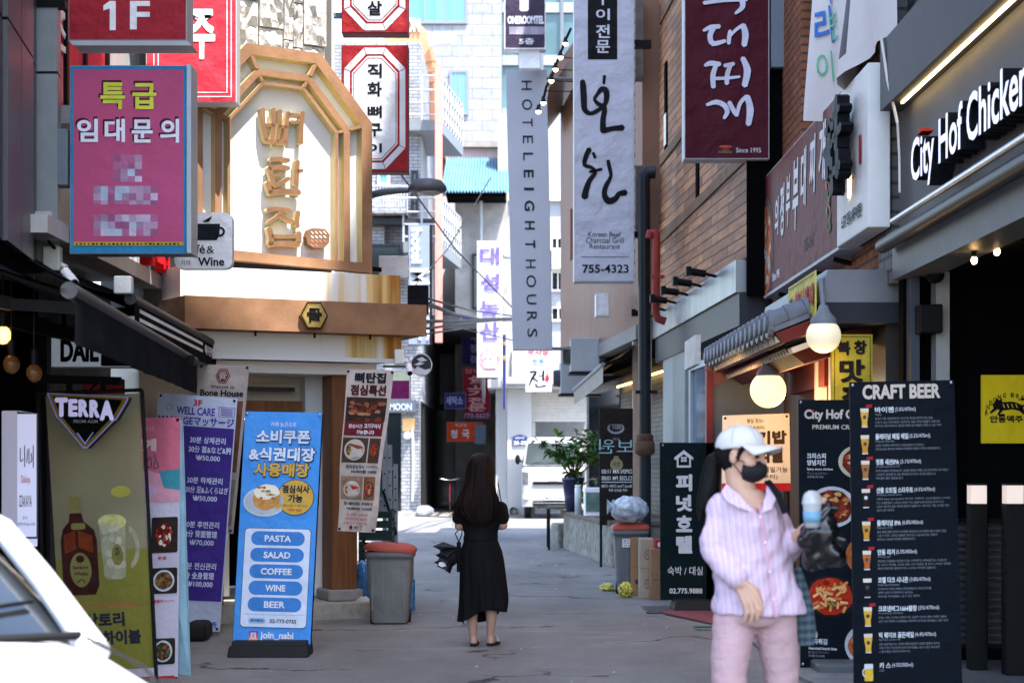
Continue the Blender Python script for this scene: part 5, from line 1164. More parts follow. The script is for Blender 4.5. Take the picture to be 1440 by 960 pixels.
# hotel M sign
t = thing('slate_hotel_sign', 'slate blue upright hotel sign with white lettering turned on its side', 'sign', P(590, 480, 47.5))
a = flat(574, 316, 607, 484, 47.5); slab(a, .4, BLKM, 'cabinet', t); a.rect(574.5, 316.5, 604, 484, mat('slate_face', (.2, .235, .29), .5, var=.05), .01); a.build('face_panel', t)
a.text('hotel', 579, 322, 593, 370, WHITE, .03, .05, rot=90, depth=.04); a.text('M', 578, 379, 604, 400, WHITE, .01, .05, rot=90, depth=.04); a.text('MAC', 588, 420, 604, 478, WHITE, .02, .05, rot=90, depth=.04); a.build('lettering', t)
t, a = boxsign('blank_black_sign', 'blank black box sign at the right end of the rusty fascia', 'sign', 573, 401, 602, 441, 22, .2, BLACK, BLKM)
MB().tube([P(575, 430, 22.1), P(540, 430, 21.3)], .03).build('bracket', BLKM, t)
t, a = boxsign('faded_white_board', 'faded white board above the rust-streaked end of the fascia', 'sign', 532.5, 359.5, 574.5, 391, 18.5, .1, WHITE, WHITE)
MB().bar(P(517, 378, 18.4), P(540, 380, 18.55), .05, .05).build('bracket', BLKM, t)
# round signs
t = thing('round_mountain_sign', 'round white sign with a dark mountain drawing under the fascia end', 'sign', P(592, 529, 20))
a = flat(577, 497, 607, 529, 20); a.ell(592.5, 513, 15.5, 16.2, WHITE, .03, 40); a.build('face', t)
MB().lathe(P(592.5, 513, 20), [(0, .1), (.131, .1), (.131, -.028)], 32, axis='y', smooth=False).build('rim', BLKM, t)
a.ell(592.5, 513, 14, 14.6, mat('slate_ink', '3f4550', .5, var=0), .033, 40); a.poly([(580, 516), (584, 519), (587, 515), (598, 520), (606, 518), (604, 522), (600, 526), (592, 527.6), (585, 526), (580, 520)], WHITE, .036); a.poly([(586, 505), (594, 502), (601, 507), (592, 509)], WHITE, .036); a.poly([(582, 513), (590, 509), (597, 511), (590, 514)], WHITE, .036); a.build('print', t)
MB().bar(P(577, 515, 20.05), P(540, 515, 20.6), .03, .03).build('bracket', BLKM, t)
t, a = boxsign('magenta_lightbox', 'small magenta and white light box behind the hanging menu banner', 'sign', 548, 520, 577, 562, 24, .15, mat('magenta', '7d2a63', .5, var=.05), WHITE)
a.rect(550, 522, 576, 535, mat('pale_green_white', 'dfe6c8', .5, var=0), .01); a.build('print', t)
MB().bar(P(550, 555, 24.05), P(520, 555, 24.3), .03, .03).build('bracket', BLKM, t)
# small white box sign and equipment on the brown building
t, a = boxsign('blank_white_box_sign', 'small blank white box sign on the brown cladding', 'sign', 838, 412, 857, 444, 26.5, .4, WHITE, OFFW)
a.text('일식', 840, 428, 851, 431, PALEG, .0, .01); a.build('lettering', t)
for lab, px, py in (('upper air conditioner unit on the brown building', 815, 500), ('lower air conditioner unit on the brown building', 800, 532)):
    Y = 30.5 if px > 805 else 32.5; c = P(px, py, Y); t = thing('air_conditioner', lab, 'air conditioner', c, 'air conditioners on the brown building')
    MB().box(c.x - .17, c.x + .35, c.y - .3, c.y + .35, c.z - .3, c.z + .3).build('casing', mat('ac_grey', (.3, .32, .34), .5, var=.05, dirt=.15), t, .02)
    for k in (0, 1): MB().lathe((c.x - .17, c.y - .12 + .28 * k, c.z), [(.0, -.05), (.13, -.05), (.15, -.12), (.16, 0)], 16, axis='x').build('fan', DGREY, t)
    MB().box(c.x - .2, c.x + .6, c.y - .3, c.y + .35, c.z - .34, c.z - .305).build('shelf', BLKM, t)
t = thing('small_grey_awning', 'small grey roll-out awning below the brown cladding', 'awning', P(840, 530, 27))
p0, p1 = P(848, 512, 26.0), P(807, 548, 31.5); off = Vector((.5, 0, .32))
mb = MB(); mb.add([p0, p1, p1 + off, p0 + off], [(0, 1, 2, 3)]); mb.add([p0 - Vector((0, 0, .02)), p1 - Vector((0, 0, .02)), p1 + off - Vector((0, 0, .02)), p0 + off - Vector((0, 0, .02))], [(0, 1, 2, 3)]); mb.add([p0, p1, p1 - Vector((0, 0, .28)), p0 - Vector((0, 0, .28))], [(0, 1, 2, 3)]); mb.build('canvas', mat('taupe_canvas', (.24, .22, .2), .7, var=.1), t); MB().tube([p0, p1], .035, 10).build('front_bar', GREYM, t)
mb = MB(); mb.bar(p0 + Vector((0, .3, -.02)), (p0.x + .62, p0.y + .3, p0.z + .25), .04, .04); mb.bar(p1 - Vector((0, .3, .02)), (p1.x + .55, p1.y - .3, p1.z + .2), .04, .04); mb.each('arm', BLKM, t)
# string lights
t = thing('string_lights', 'string of lit bulbs sagging beside the white barbecue sign', 'string lights', P(800, 62, 26))
pts = [(803, 45), (795, 62), (788, 81), (781, 98), (775, 114), (768, 128), (764, 145), (757, 157)]
MB().tube([P(x_, y_ - 5, 26) for x_, y_ in pts], .022, 6).build('cable', BLKM, t)
WB = mat('warm_bulb', (1, .8, .55), .3, var=0, emit=2.5)
for x_, y_ in pts[1:]:
    if y_ in (128,): continue
    c = P(x_, y_, 26); MB().ell(c + Vector((0, 0, -.0)), .042, .042, .036, 12, 8).build('bulb', WB, t); MB().lathe(c, [(.05, 0.005), (.03, .06), (.02, .1)], 10).build('socket', BLKM, t)
mb = MB()
for x_, y_ in pts[2:6]: mb.tube([P(x_, y_, 26), P(806, y_ + 1, 26)], .008, 5)
mb.each('stay_wire', BLKM, t)
# street lamp on the bone grill house
t = thing('street_lamp', 'grey street lamp reaching out from the bone grill house wall', 'street lamp', P(515, 275, 17))
mb = MB(); mb.tube([P(506, 278, 17.2), P(540, 270, 17), P(562, 268, 17), P(575, 268, 17)], [.04, .034, .03, .026], 10); mb.build('arm', mat('lamp_grey', (.09, .1, .12), .45, var=.1), t)
c = P(601, 266, 17); mb = MB(); vs = []
mb.lathe(c, [(0, .1), (.07, .1), (.15, .08), (.19, .03), (.2, -.01), (.17, -.03), (0, -.035)], 24); mb.v = [Vector((c.x + (v.x - c.x) * .98, v.y, v.z)) for v in mb.v]; mb.build('head', mat('lamp_grey', 'x'), t)
MB().ell(c + Vector((.02, 0, -.035)), .12, .13, .03, 16, 8).build('lens', mat('lamp_lens', (.5, .5, .5), .2), t)
# wires over the lane
WIRE = mat('wire_black', (.015, .015, .017), .6, var=0)
def wire(name, lab, pts, Ys, r):
    t = thing(name, lab, 'cable', P(*pts[0], Ys[0])); q = []
    for i in range(len(pts) - 1):
        for k in range(8):
            f = k / 8; q.append(P(*pts[i], Ys[i]).lerp(P(*pts[i + 1], Ys[i + 1]), f))
    q.append(P(*pts[-1], Ys[-1])); MB().tube(q, r, 6).build('strand', WIRE, t)
for i, (pts, Ys, r) in enumerate((([(598, 426), (640, 442), (676, 449), (720, 448)], [24, 36, 42, 45], .038), ([(598, 452), (640, 451), (720, 450)], [24, 36, 45], .028), ([(600, 462), (650, 455), (720, 449)], [24, 36, 45], .02), ([(602, 420), (660, 436), (720, 444)], [24, 36, 45], .02), ([(560, 240), (640, 350), (720, 432)], [30, 38, 45], .018), ([(596, 470), (650, 462), (780, 492)], [24, 40, 48], .016), ([(690, 250), (630, 350), (580, 405)], [52, 46, 40], .018))):
    lab = ('thickest black cable sagging over the lane', 'straight black cable below the thickest one', 'thin cable rising to the right beside the grocer sign', 'thin cable just over the thickest cable', 'thin cable falling from the red octagon sign to the right', 'thin cable reaching to the parking sign', 'pale-backed thin cable crossing in front of the blue roof')[i]
    wire('overhead_cable', lab, pts, Ys, r)
# ============================================================ BANNER STANDS AND BOARDS
def food_disc(a, cx, cy, rx, ry, base, bits, n, seed, rim=WHITE, d=.006, inner=.82):
    r_ = random.Random(seed)
    if rim: a.ell(cx, cy, rx, ry, rim, d, 30)
    a.ell(cx, cy, rx * inner, ry * inner, mat('food_base_' + base, base, .45, var=.35, scale=40), d + .0012, 24, .12, seed)
    for k in range(n):
        th, q = r_.uniform(0, 6.28), math.sqrt(r_.random()) * inner * .85; c_ = r_.choice(bits)
        a.ell(cx + rx * q * math.cos(th), cy + ry * q * math.sin(th), rx * r_.uniform(.07, .2), ry * r_.uniform(.07, .2), mat('food_' + c_, c_, .4, var=.3, scale=60), d + .002 + .00012 * k, 8, .5, seed + k)
def grommets(a, root, pts, m=None):
    mb = MB()
    for x_, y_ in pts:
        c = a.p(x_, y_, .006); mb.ell(c, .012, .012, .012, 8, 6)
    mb.each('grommet', m or STEEL, root)
def stand_poles(a, root, pts, r=.008):
    mb = MB()
    for (p, q) in pts: mb.tube([a.p(*p, -.03), a.p(*q, -.03)], r, 6)
    mb.each('pole', BLKM, root)

# ---- blue cafe banner
BLU = mat('banner_sky_blue', '4c97e6', .45, var=.03)
t = thing('blue_cafe_banner', 'sky blue cafe banner on a black stand, with a column of white lettered pills', 'banner stand', (X(380, 13.3), 13.3, 0))
a = quad((345, 578), (453, 580), (436, 911), (327, 908), (13.5, 13.5, 13.3, 13.3), 108, 331); slab(a, .006, BLU, 'sheet', t)
OCH = mat('ochre_print', 'd2a84a', .5, var=0); INK = mat('navy_ink', '1f2a44', .5, var=0); PBL = mat('pill_blue', '4484cf', .5, var=0); PLW = mat('print_lavender', 'd9e2f5', .5, var=0)
a.text('카페 늦은오후', 37, 14.5, 73, 21.5, WHITE, .0, .006)
for s_, q, m in (('소비쿠폰', (18, 26, 93, 45), PLW), ('&식권대장', (9, 51, 101, 70), PLW), ('사용매장', (17, 73, 94, 92), OCH)): a.text(s_, q[0] - .3, q[1] - .4, q[2] + 1.2, q[3] + 1.2, INK, .06, .006); a.text(s_, *q, m, .04, .010)
a.ell(34, 128, 30, 21, mat('plate_white', 'c9d2dc', .4, var=.05), .006); a.ell(34, 128, 27, 18, mat('plate_inner', 'b5bfca', .4, var=.05), .0075); a.ell(36, 124, 19, 16, mat('bun', 'c98f4e', .5, var=.25, scale=50), .009, 20, .1, 2); a.ell(36, 114, 18, 11, mat('cream_topping', 'efe6d2', .5, var=.12, scale=50), .0102, 20, .25, 4)
for k in range(16): a.ell(24 + (k * 7) % 25, 108 + (k * 5) % 20, 2.2, 1.7, mat(('food_b85a3c', 'food_7d8f4a', 'food_dcb88a')[k % 3], ('b85a3c', '7d8f4a', 'dcb88a')[k % 3], .5, var=.2, scale=60), .0115 + k * .0001, 8, .5, k)
a.ell(77, 121, 26, 25.6, INK, .006); a.ell(77, 121, 25, 24.7, OCH, .0075); a.poly([(54, 128), (49, 139), (60, 135)], OCH, .0076)
a.text('점심식사', 58, 104, 96, 115, INK, .045, .009); a.text('가능', 67, 117, 87, 128, INK, .045, .009); a.text('예약 있을 시 예약 우선', 60, 131, 94, 134.5, INK, .0, .009); a.text('*예약 권장*', 67, 137, 88, 141, mat('print_red', 'b8352c', .5, var=0), .02, .009)
a.rect(8.5, 165, 101.5, 304, INK, .006, 6); a.rect(9.2, 165.7, 100.8, 303.3, PLW, .0075, 5.6)
for k, w_ in enumerate(('PASTA', 'SALAD', 'COFFEE', 'WINE', 'BEER')):
    y = 169.5 + k * 23.1; a.rect(18, y, 93, y + 19.6, PBL, .009, 9.7); hw = (18.5, 18.5, 21.5, 14, 14.5)[k]; a.text(w_, 55.5 - hw, y + 5.4, 55.5 + hw, y + 14.4, WHITE, .03, .0105)
a.rect(20, 290.5, 44, 298.5, mat('pill_pale', '9cc3ea', .5, var=0), .009, 3.9); a.text('예약문의', 23, 292.3, 41, 296.7, INK, .02, .0105); a.text('02-773-0735', 50, 292, 87, 297.4, INK, .02, .0105); a.rect(12, 285.6, 98, 286, PBL, .009)
for k, c_ in enumerate(('7a3fb8', 'c23a86', 'e0653f', 'f0b24a')): a.rect(22 + 0 * k, 309 + k * 3.3, 34.5, 312.3 + k * 3.3, mat('camera_icon_' + c_, c_, .5, var=0), .006)
a.box(24.5, 311.3, 32, 320, 1.1, WHITE, .0075); a.ring([(28.2 + 2.5 * math.cos(R(k)), 315.7 + 2.6 * math.sin(R(k))) for k in range(0, 360, 30)], [(28.2 + 1.5 * math.cos(R(k)), 315.7 + 1.6 * math.sin(R(k))) for k in range(0, 360, 30)], WHITE, .0075, closed=True)
a.text('join_nabi', 38, 309.5, 84, 322, WHITE, .03, .006); a.build('print', t)
grommets(a, t, ((3, 4), (105, 4), (3, 327), (105, 327))); stand_poles(a, t, (((0, 0), (0, 335)), ((108, 0), (108, 335))))
mb = MB(); y0 = 13.3; mb.prism([(X(325, y0), y0 - .22, .015), (X(438, y0), y0 - .22, .015), (X(436, y0), y0 - .18, .1), (X(327, y0), y0 - .18, .1)], (0, .36, 0)); mb.build('base', RUBBER, t, .012); MB().prism([(X(329, y0), y0 - .16, .101), (X(434, y0), y0 - .16, .101), (X(434, y0), y0 - .1, .13), (X(329, y0), y0 - .1, .13)], (0, .2, 0)).build('base_lid', RUBBER, t, .01)

# ---- purple massage banner
PUR = mat('purple_print', '46328a', .45, var=.04); LAV = mat('lavender_sheet', 'c3cbe2', .45, var=.04)
t = thing('purple_massage_banner', 'purple and white massage price banner leaning behind the blue cafe banner', 'banner stand', (X(265, 15.1), 15.1, 0))
a = quad((222.5, 552), (334, 560), (309, 888), (197, 884), (15.0, 15.0, 14.75, 14.75), 112, 330); slab(a, .006, LAV, 'sheet', t)
a.rect(1.5, 44, 110.5, 288, PUR, .004); PT = mat('purple_text', '4a35a0', .5, var=0)
a.text('3F', 51, 6, 63, 15, mat('print_crimson', 'b8283c', .5, var=0), .03, .006); a.text('WELL CARE', 28, 17, 82, 28, PT, .03, .006); a.text('MASSAGEマッサージ', 3, 30, 110, 43, PT, .03, .006); a.box(87, 14, 110, 28, .7, PT, .006)
for k in range(4): a.rect(90, 16.5 + k * 2.7, 107, 17.6 + k * 2.7, PT, .006)
a.ring([(17 + 4.2 * math.cos(R(k)), 19 + 4.2 * math.sin(R(k))) for k in range(0, 360, 20)], [(17 + 3.6 * math.cos(R(k)), 19 + 3.6 * math.sin(R(k))) for k in range(0, 360, 20)], PT, .006, closed=True)
for y, l1, l2, l3 in ((58, '30분 상체관리', '30分 首&など&腕', '₩50,000'), (115, '30분 하체관리', '30分 足&ふくらはぎ', '₩50,000'), (177, '60분 후면관리', '60分 背面管理', '₩70,000'), (235, '90분 전신관리', '90分 全身管理', '₩100,000')):
    a.text(l1, 50, y, 100, y + 9.5, PLW, .015, .006); a.text(l2, 49, y + 13, 109 if 'ふ' in l2 or '首' in l2 else 98, y + 23, PLW, .015, .006); a.text(l3, 60, y + 26, 94 if len(l3) < 8 else 97, y + 34.5, PLW, .015, .006)
a.text('場所', 93, 316, 107, 325, PT, .02, .006); a.ell(87.5, 319, 2.6, 3.6, mat('map_pin', 'd0563c', .5, var=0), .006); a.text('25', 62, 316, 69, 324, PT, .0, .006); a.build('print', t)
grommets(a, t, ((4, 4), (108, 4), (4, 326), (108, 326)), BLKM); stand_poles(a, t, (((2, 2), (56, 200)), ((110, 2), (56, 200)), ((56, 180), (40, 345)), ((56, 180), (80, 345))))
mb = MB(); mb.box(X(262, 14.4), X(293, 14.4), 14.3, 14.65, .01, .17); mb.build('water_base', RUBBER, t, .05, 3)

# ---- pink bar banner and its pale blue partner
PKB = mat('pink_print', 'c66880', .5, var=.06); PKW = mat('pale_lilac_sheet', 'c9c3d6', .5, var=.05)
t = thing('pink_bar_banner', 'pink and pale bar banner with dish photos, half behind the black framed stand', 'banner stand', (X(200, 11.9), 11.9, 0))
a = quad((140, 590), (254, 586), (250, 957), (136, 962), (12.05, 12.05, 11.85, 11.85), 114, 370); slab(a, .006, PKW, 'sheet', t)
a.rect(0, 0, 114, 120, PKB, .004); a.text('종로에서', 44, 12, 76, 19, PKL, .0, .006); a.text('맛있게', 26, 30, 80, 47, mat('cream_letters', 'e2c9c4', .5, var=0), .05, .006); a.text('한잔', 25, 54, 60, 70, mat('cream_letters', 'x'), .05, .006)
a.stroke([(68, 62), (72, 55), (74, 68), (69, 70), (67, 64)], 1.5, DG, .006); a.stroke([(78, 52), (80, 60), (84, 70), (77, 71), (79, 62)], 1.5, DG, .006)
a.poly([(30, 80), (70, 74), (96, 84), (114, 96), (114, 120), (20, 120)], mat('pink_drawing', 'd89ab0', .5, var=.1), .005); a.poly([(84, 76), (114, 74), (114, 104), (92, 100)], mat('teal_drawing', '3d8fa0', .5, var=0), .006); a.ell(60, 104, 22, 13, mat('lilac_drawing', 'cda9cf', .5, var=0), .0065)
for y, rx, ry, base, bits, n, sq in ((166, 17, 25, '5a1a14', ['8a2a1c', 'a3402a', '6d1712', 'd8d2c8'], 26, 1), (230, 17, 18, '6b4a2c', ['4f3a20', '8d6a3c', '3a2a18'], 24, 2), (328, 15, 18, '39452c', ['5d7a3a', '2c3322', 'b8503c'], 20, 3)):
    a.rect(92 - rx, y - ry, 92 + rx + 3, y + ry, mat('photo_dark', '2e2624', .5, var=.2, scale=20), .006, 3); food_disc(a, 93, y, rx - 2, ry - 3, base, bits, n, sq, PALEG if sq > 1 else None, .008)
a.text('핫윙', 84, 196, 96, 201, mat('print_red', 'x'), .03, .006); a.text('골뱅이', 78, 256, 92, 261, mat('print_red', 'x'), .03, .006); a.rect(94, 258, 108, 258.7, mat('print_red', 'x'), .006); a.rect(0, 362, 110, 370, mat('print_red', 'x'), .006)
a.text('2', 4, 40, 14, 76, mat('pale_numeral', 'b9a58c', .5, var=0), .05, .006); a.build('print', t)
grommets(a, t, ((110, 4), (112, 366)), BLKM)
t2 = thing('pale_blue_banner', 'pale blue banner edge showing right behind the pink bar banner', 'banner stand', (X(260, 12.2), 12.2, 0))
b = quad((200, 592), (257, 590), (268, 955), (205, 957), (12.3, 12.2, 12.0, 12.3), 60, 365); slab(b, .006, mat('pale_blue_sheet', 'a3cfe0', .5, var=.05), 'sheet', t2); stand_poles(b, t2, (((57, 3), (20, 150)), ((56, 360), (20, 200)), ((20, 150), (24, 365)))); grommets(b, t2, ((57, 362),), BLKM)

# ---- highball banner in a black frame with the beer sign
def translucent(name, col, a_):
    m = mat(name, col, .6, var=.12, scale=2); m.node_tree.nodes['Principled BSDF'].inputs['Alpha'].default_value = a_; return m
t = thing('highball_banner', 'translucent olive yellow highball banner hung in a black pipe frame', 'banner stand', (X(140, 10.8), 10.8, 0))
a = quad((64, 556), (195, 553), (218, 938), (88, 945), (10.9, 10.9, 10.75, 10.75), 131, 385)
SHT = translucent('olive_mesh', '857d60', .74); slab(a, .004, SHT, 'sheet', t)
YO = mat('olive_yellow_print', '6e692a', .5, var=.12, scale=2); a.poly([(1, 232), (30, 222), (131, 218), (131, 384), (1, 384)], YO, .004)
WHK = mat('whisky_print', '34120c', .4, var=.35, scale=12); CAPY = mat('bottle_cap_print', '736a3a', .5, var=.15, scale=20); AMB = mat('amber_print', '6a2c10', .4, var=.3, scale=20)
a.poly([(24, 143), (39, 143), (40, 166), (24, 166)], CAPY, .006); a.poly([(24, 166), (40, 166), (43, 178), (57, 190), (60, 204), (60, 268), (54, 280), (14, 280), (9, 268), (9, 204), (13, 188), (22, 178)], WHK, .006)
a.poly([(14, 196), (30, 190), (30, 216), (14, 222)], AMB, .007); a.poly([(34, 190), (54, 198), (54, 222), (34, 214)], AMB, .007); a.rect(25, 180, 45, 189, CAPY, .0075, 3); a.ell(35, 245, 15, 24, CAPY, .007, 30); a.ell(35, 230, 6, 5, WHK, .009); a.text('Suntory', 24, 239, 46, 245, WHK, .02, .009); a.text('Whisky', 25, 248, 46, 254, WHK, .02, .009); a.stroke([(30, 262), (36, 258), (40, 263)], 1.5, WHK, .009)
MUG = mat('mug_glass_print', '8e8a70', .35, var=.2, scale=25); ICE = mat('ice_print', 'a39f86', .35, var=.25, scale=30)
a.poly([(64, 178), (102, 178), (98, 256), (92, 260), (74, 260), (68, 256)], MUG, .006); a.ell(83, 180, 20, 11, mat('lemon_ice_print', 'b3ad6c', .4, var=.3, scale=30), .0075)
for k in range(13): a.ell(70 + (k * 11) % 26, 186 + (k * 17) % 66, 5, 6, ICE, .008 + .0001 * k, 7, .4, k)
a.ring([(104 + 16 * math.cos(R(k)), 216 + 30 * math.sin(R(k))) for k in range(-80, 81, 16)], [(104 + 10 * math.cos(R(k)), 216 + 22 * math.sin(R(k))) for k in range(-80, 81, 16)], MUG, .0065); a.ell(88, 226, 8, 15, CAPY, .0105); a.text('角', 84, 216, 92, 226, WHK, .03, .012)
a.ell(98, 138, 14, 8, mat('lemon_wedge_print', '9a9440', .5, var=.15), .006); RDT = mat('dull_red_print', '9a5a3a', .5, var=0)
a.text('SUNTORY KAKU HIGHBALL', 22, 291, 113, 300, RDT, .01, .006); a.text('산토리', 36, 306, 92, 325, BK2, .05, .006); a.text('가쿠', 14, 331, 48, 350, BK2, .05, .006); a.text('하이볼', 59, 331, 114, 350, BK2, .05, .006)
a.build('print', t)
FR = [P(54, 553, 10.9), P(200, 548, 10.9), P(221, 975, 10.7), P(62, 985, 10.7)]; mb = MB()
for i in range(4): mb.tube([FR[i], FR[(i + 1) % 4]], .012, 8)
mb.tube([FR[2], (FR[2].x + .02, 10.4, .02)], .012, 8); mb.tube([FR[3], (FR[3].x, 10.4, .02)], .012, 8); mb.tube([FR[2], (FR[2].x + .02, 11.2, .02)], .012, 8); mb.tube([FR[3], (FR[3].x, 11.2, .02)], .012, 8); mb.build('pipe_frame', BLKM, t)
mb = MB(); mb.tube([FR[3].lerp(FR[2], .72) + Vector((0, .2, -.0)), FR[2] + Vector((.15, .3, -.1))], .01, 6).build('stay', mat('stay_teal', (.05, .12, .16), .5), t)

t = thing('beer_sign', 'black downward triangle beer sign with white lettering above the highball banner', 'sign', P(120, 632, 10.6))
a = flat(60, 550, 185, 632, 10.65); OUT = [(65.5, 552), (181, 558), (180, 563), (164, 590), (160, 592), (123, 630), (117, 630), (83, 589), (80, 588)]
a.poly(OUT, mat('edge_lilac', '8d8ac8', .6, var=0), .0, .09, BLKM); cx_, cy_ = 121, 582
sc_ = lambda k: [(cx_ + (x_ - cx_) * k, cy_ + (y_ - cy_) * k) for x_, y_ in OUT]
a.poly(sc_(.95), mat('gold_band', '6b5510', .4, var=.1), .003); a.poly(sc_(.84), mat('beer_black', '070a09', .7, var=0, spec=.02), .006)
a.poly([(108, 609), (120, 625), (120, 622), (110, 608)], mat('edge_lilac', 'x'), .009); a.poly([(132, 608), (120, 625), (120, 622), (131, 607)], mat('edge_lilac', 'x'), .009)
LT = mat('beer_letters', 'd2cdf5', .4, var=0, emit=.03)
for ch, x0, x1, y0, y1 in (('T', 79, 95, 560, 585), ('E', 98, 109, 562, 584.5), ('R', 112, 124.5, 562.5, 585), ('R', 127.5, 140, 563, 586), ('A', 142, 160, 564, 590)): a.text(ch, x0, y0, x1, y1, LT, .07, .012)
a.text('FROM AGM', 104, 590, 138, 594.5, mat('grey_print', '8a8690', .5, var=0), .01, .012); a.build('face', t)
MB().tube([P(120, 556, 10.72), P(140, 536, 11.8)], .01, 6).build('bracket', BLKM, t)

# ---- lit lilac izakaya light box
LITW = mat('lightbox_lilac', (.60, .60, .80), .4, var=.03, emit=.08)
t = thing('izakaya_lightbox', 'lit lilac light box with black handwritten letters at the left edge', 'sign', P(26, 757, 10.3))
a = flat(24.5, 578, 53, 756, 10.3); MB().prism([P(2, 577, 10.75), P(24.5, 577, 10.3), P(53, 581, 10.3), P(30, 581, 10.75)], P(2, 757, 10.75) - P(2, 577, 10.75)).build('cabinet', LITW, t, .01)
MB().prism([P(24, 578, 10.29), P(53.5, 581, 10.29), P(53.5, 757, 10.29), P(24, 757, 10.29)], (0, .004, 0)).build('edge_frame', mat('edge_dark', '4a4a5a', .4, var=0), t)
a.rect(25.3, 582, 52.3, 754, LITW, .016)
for q, w in (([(30, 630), (30, 648), (34, 645)], 1.3), ([(36, 626), (36, 656)], 1.3), ([(40, 632), (39, 650)], 1.2), ([(42, 630), (42, 652)], 1.2), ([(45, 637), (46, 646), (44, 650)], 1.3), ([(48, 626), (48, 657)], 1.3)): a.stroke(q, w, BLACK, .02)
a.text('Dakkiya', 31, 668, 44, 682, mat('print_crimson', 'x'), .0, .02); a.text('IZAKAYA', 28.5, 696, 46, 712, DG, .01, .02); a.text('포차', 33, 725, 40, 730, DG, .0, .02); a.text('생맥주&사케', 25.6, 734, 50, 739, DG, .0, .02); a.build('print', t)
MB().tube([P(20, 757, 10.6), P(20, 975, 10.6)], .015, 6).build('post', BLKM, t)

# ---- sign behind the awning, small red banner
t, a = boxsign('daily_sign', 'white sign with heavy black lettering half hidden by the black awning', 'sign', 71, 474, 226, 517, 13.95, .12, mat('pale_blue_face', 'b4bfcd', .5, var=.04, emit=.06), LGREY)  # weak glow added so the face shows brighter under the awning
a.text('DAILY BEER', 86, 478, 215, 508, BK2, .05, .006); a.build('lettering', t); MB().tube([P(90, 474, 14.0), P(90, 440, 14.1)], .02, 6).build('hanger', BLKM, t)
t, a = boxsign('red_cloth_sign', 'plain red cloth sign below the daily sign', 'sign', 117, 535, 175, 575, 13.9, .02, mat('red_cloth', 'c22b3c', .6, var=.08), BLKM); grommets(a, t, ((121, 539), (171, 539)), BLKM); MB().tube([P(117, 534.5, 13.91), P(175, 534.5, 13.91)], .008, 6).build('hanging_rod', BLKM, t)
t, a = boxsign('small_grey_lightbox', 'small grey framed light box hanging at the striped valance', 'sign', 220, 470, 257, 491, 14.2, .15, PALEG, GREYM); a.text('M', 249, 481, 255, 489, mat('print_red', 'x'), .03, .006); a.build('print', t); MB().tube([P(238, 470, 14.3), P(238, 440, 14.5)], .01, 6).build('hanger', BLKM, t)

# ---- hanging banners of the bone grill house
BNR = mat('banner_taupe', 'b3a7a2', .6, var=.05); MRN = mat('banner_maroon', '6e1f27', .5, var=.05)
t = thing('welcome_banner', 'pale welcome banner with a maroon hexagon hanging beside the beige doorway', 'banner', P(300, 750, 15.4))
a = quad((281, 512), (351, 514), (328, 750), (258, 748), 15.4, 70, 236); slab(a, .004, BNR, 'sheet', t)
a.poly(hexa(34, 15.5, 10.5, 10), MRN, .004); a.poly(hexa(34, 15.5, 9, 8.6), BNR, .0055); a.poly(hexa(34, 15.5, 8, 7.6), MRN, .007); a.text('骨', 28.5, 9.5, 39.5, 21.5, BNR, .02, .009)
a.text('Welcom to', 18, 28.5, 52, 33, BK2, .02, .004); a.text('Bone House', 4.5, 35, 65, 44, BK2, .04, .004); a.rect(2, 50, 66, 150, mat('banner_photo_brown', '6d4a34', .6, var=.5, scale=10), .004); a.rect(2, 160, 66, 225, mat('banner_photo_grey', '8a8078', .6, var=.3, scale=12), .004); a.build('print', t); grommets(a, t, ((3, 3), (67, 3), (4, 232), (66, 232)), BLKM)
t = thing('lunch_menu_banner', 'pale lunch menu banner with dish photographs hanging on the right column', 'banner', P(505, 748, 15.35))
class Wavy(Art):
    def p(s, a_, b_, d=0.):
        q = Art.p(s, a_, b_, d); f = b_ / 228; return q + Vector((.012 * math.sin(f * 9) * f, -.05 * math.sin(a_ * .09 + f * 4) * f - .06 * f, 0))
a = Wavy(P(488, 519, 15.4), P(554, 521, 15.4), P(527.5, 748, 15.4), P(474, 746, 15.4), 0, 0, 64, 228)
mb = MB(); n1, n2 = 12, 40
mb.add([a.p(64 * i / n1, 228 * j / n2) for j in range(n2 + 1) for i in range(n1 + 1)], [(j * (n1 + 1) + i, j * (n1 + 1) + i + 1, (j + 1) * (n1 + 1) + i + 1, (j + 1) * (n1 + 1) + i) for j in range(n2) for i in range(n1)], 0, True); mb.build('sheet', mat('banner_ivory', 'c7b8b0', .6, var=.04), t)
def wrect(x0, y0, x1, y1, m, d):
    k = 8
    for i in range(k): a.poly([(x0 + (x1 - x0) * i / k, y0), (x0 + (x1 - x0) * (i + 1) / k, y0), (x0 + (x1 - x0) * (i + 1) / k, (y0 + y1) / 2), (x0 + (x1 - x0) * i / k, (y0 + y1) / 2)], m, d); a.poly([(x0 + (x1 - x0) * i / k, (y0 + y1) / 2), (x0 + (x1 - x0) * (i + 1) / k, (y0 + y1) / 2), (x0 + (x1 - x0) * (i + 1) / k, y1), (x0 + (x1 - x0) * i / k, y1)], m, d)
a.text('뼈탄집', 12, 4, 54, 18.5, BK2, .05, .008); a.text('점심특선', 7, 21.5, 56, 36, mat('banner_darkred', '4e1a20', .5, var=0), .05, .008)
wrect(2, 39, 59, 73, mat('photo_char', '3a2a24', .5, var=.4, scale=16), .005); wrect(2, 73, 58, 93, MRN, .0055)
rr = random.Random(4)
for k in range(34): a.ell(rr.uniform(8, 54), rr.uniform(46, 71), rr.uniform(3, 6), rr.uniform(1.6, 3.2), mat('food_' + (c_ := rr.choice(['7a3a26', '9a5a40', '5a2a1c', 'b07a5c', '3a201a'])), c_, .4, var=.3, scale=60), .008 + .0001 * k, 8, .5, k)
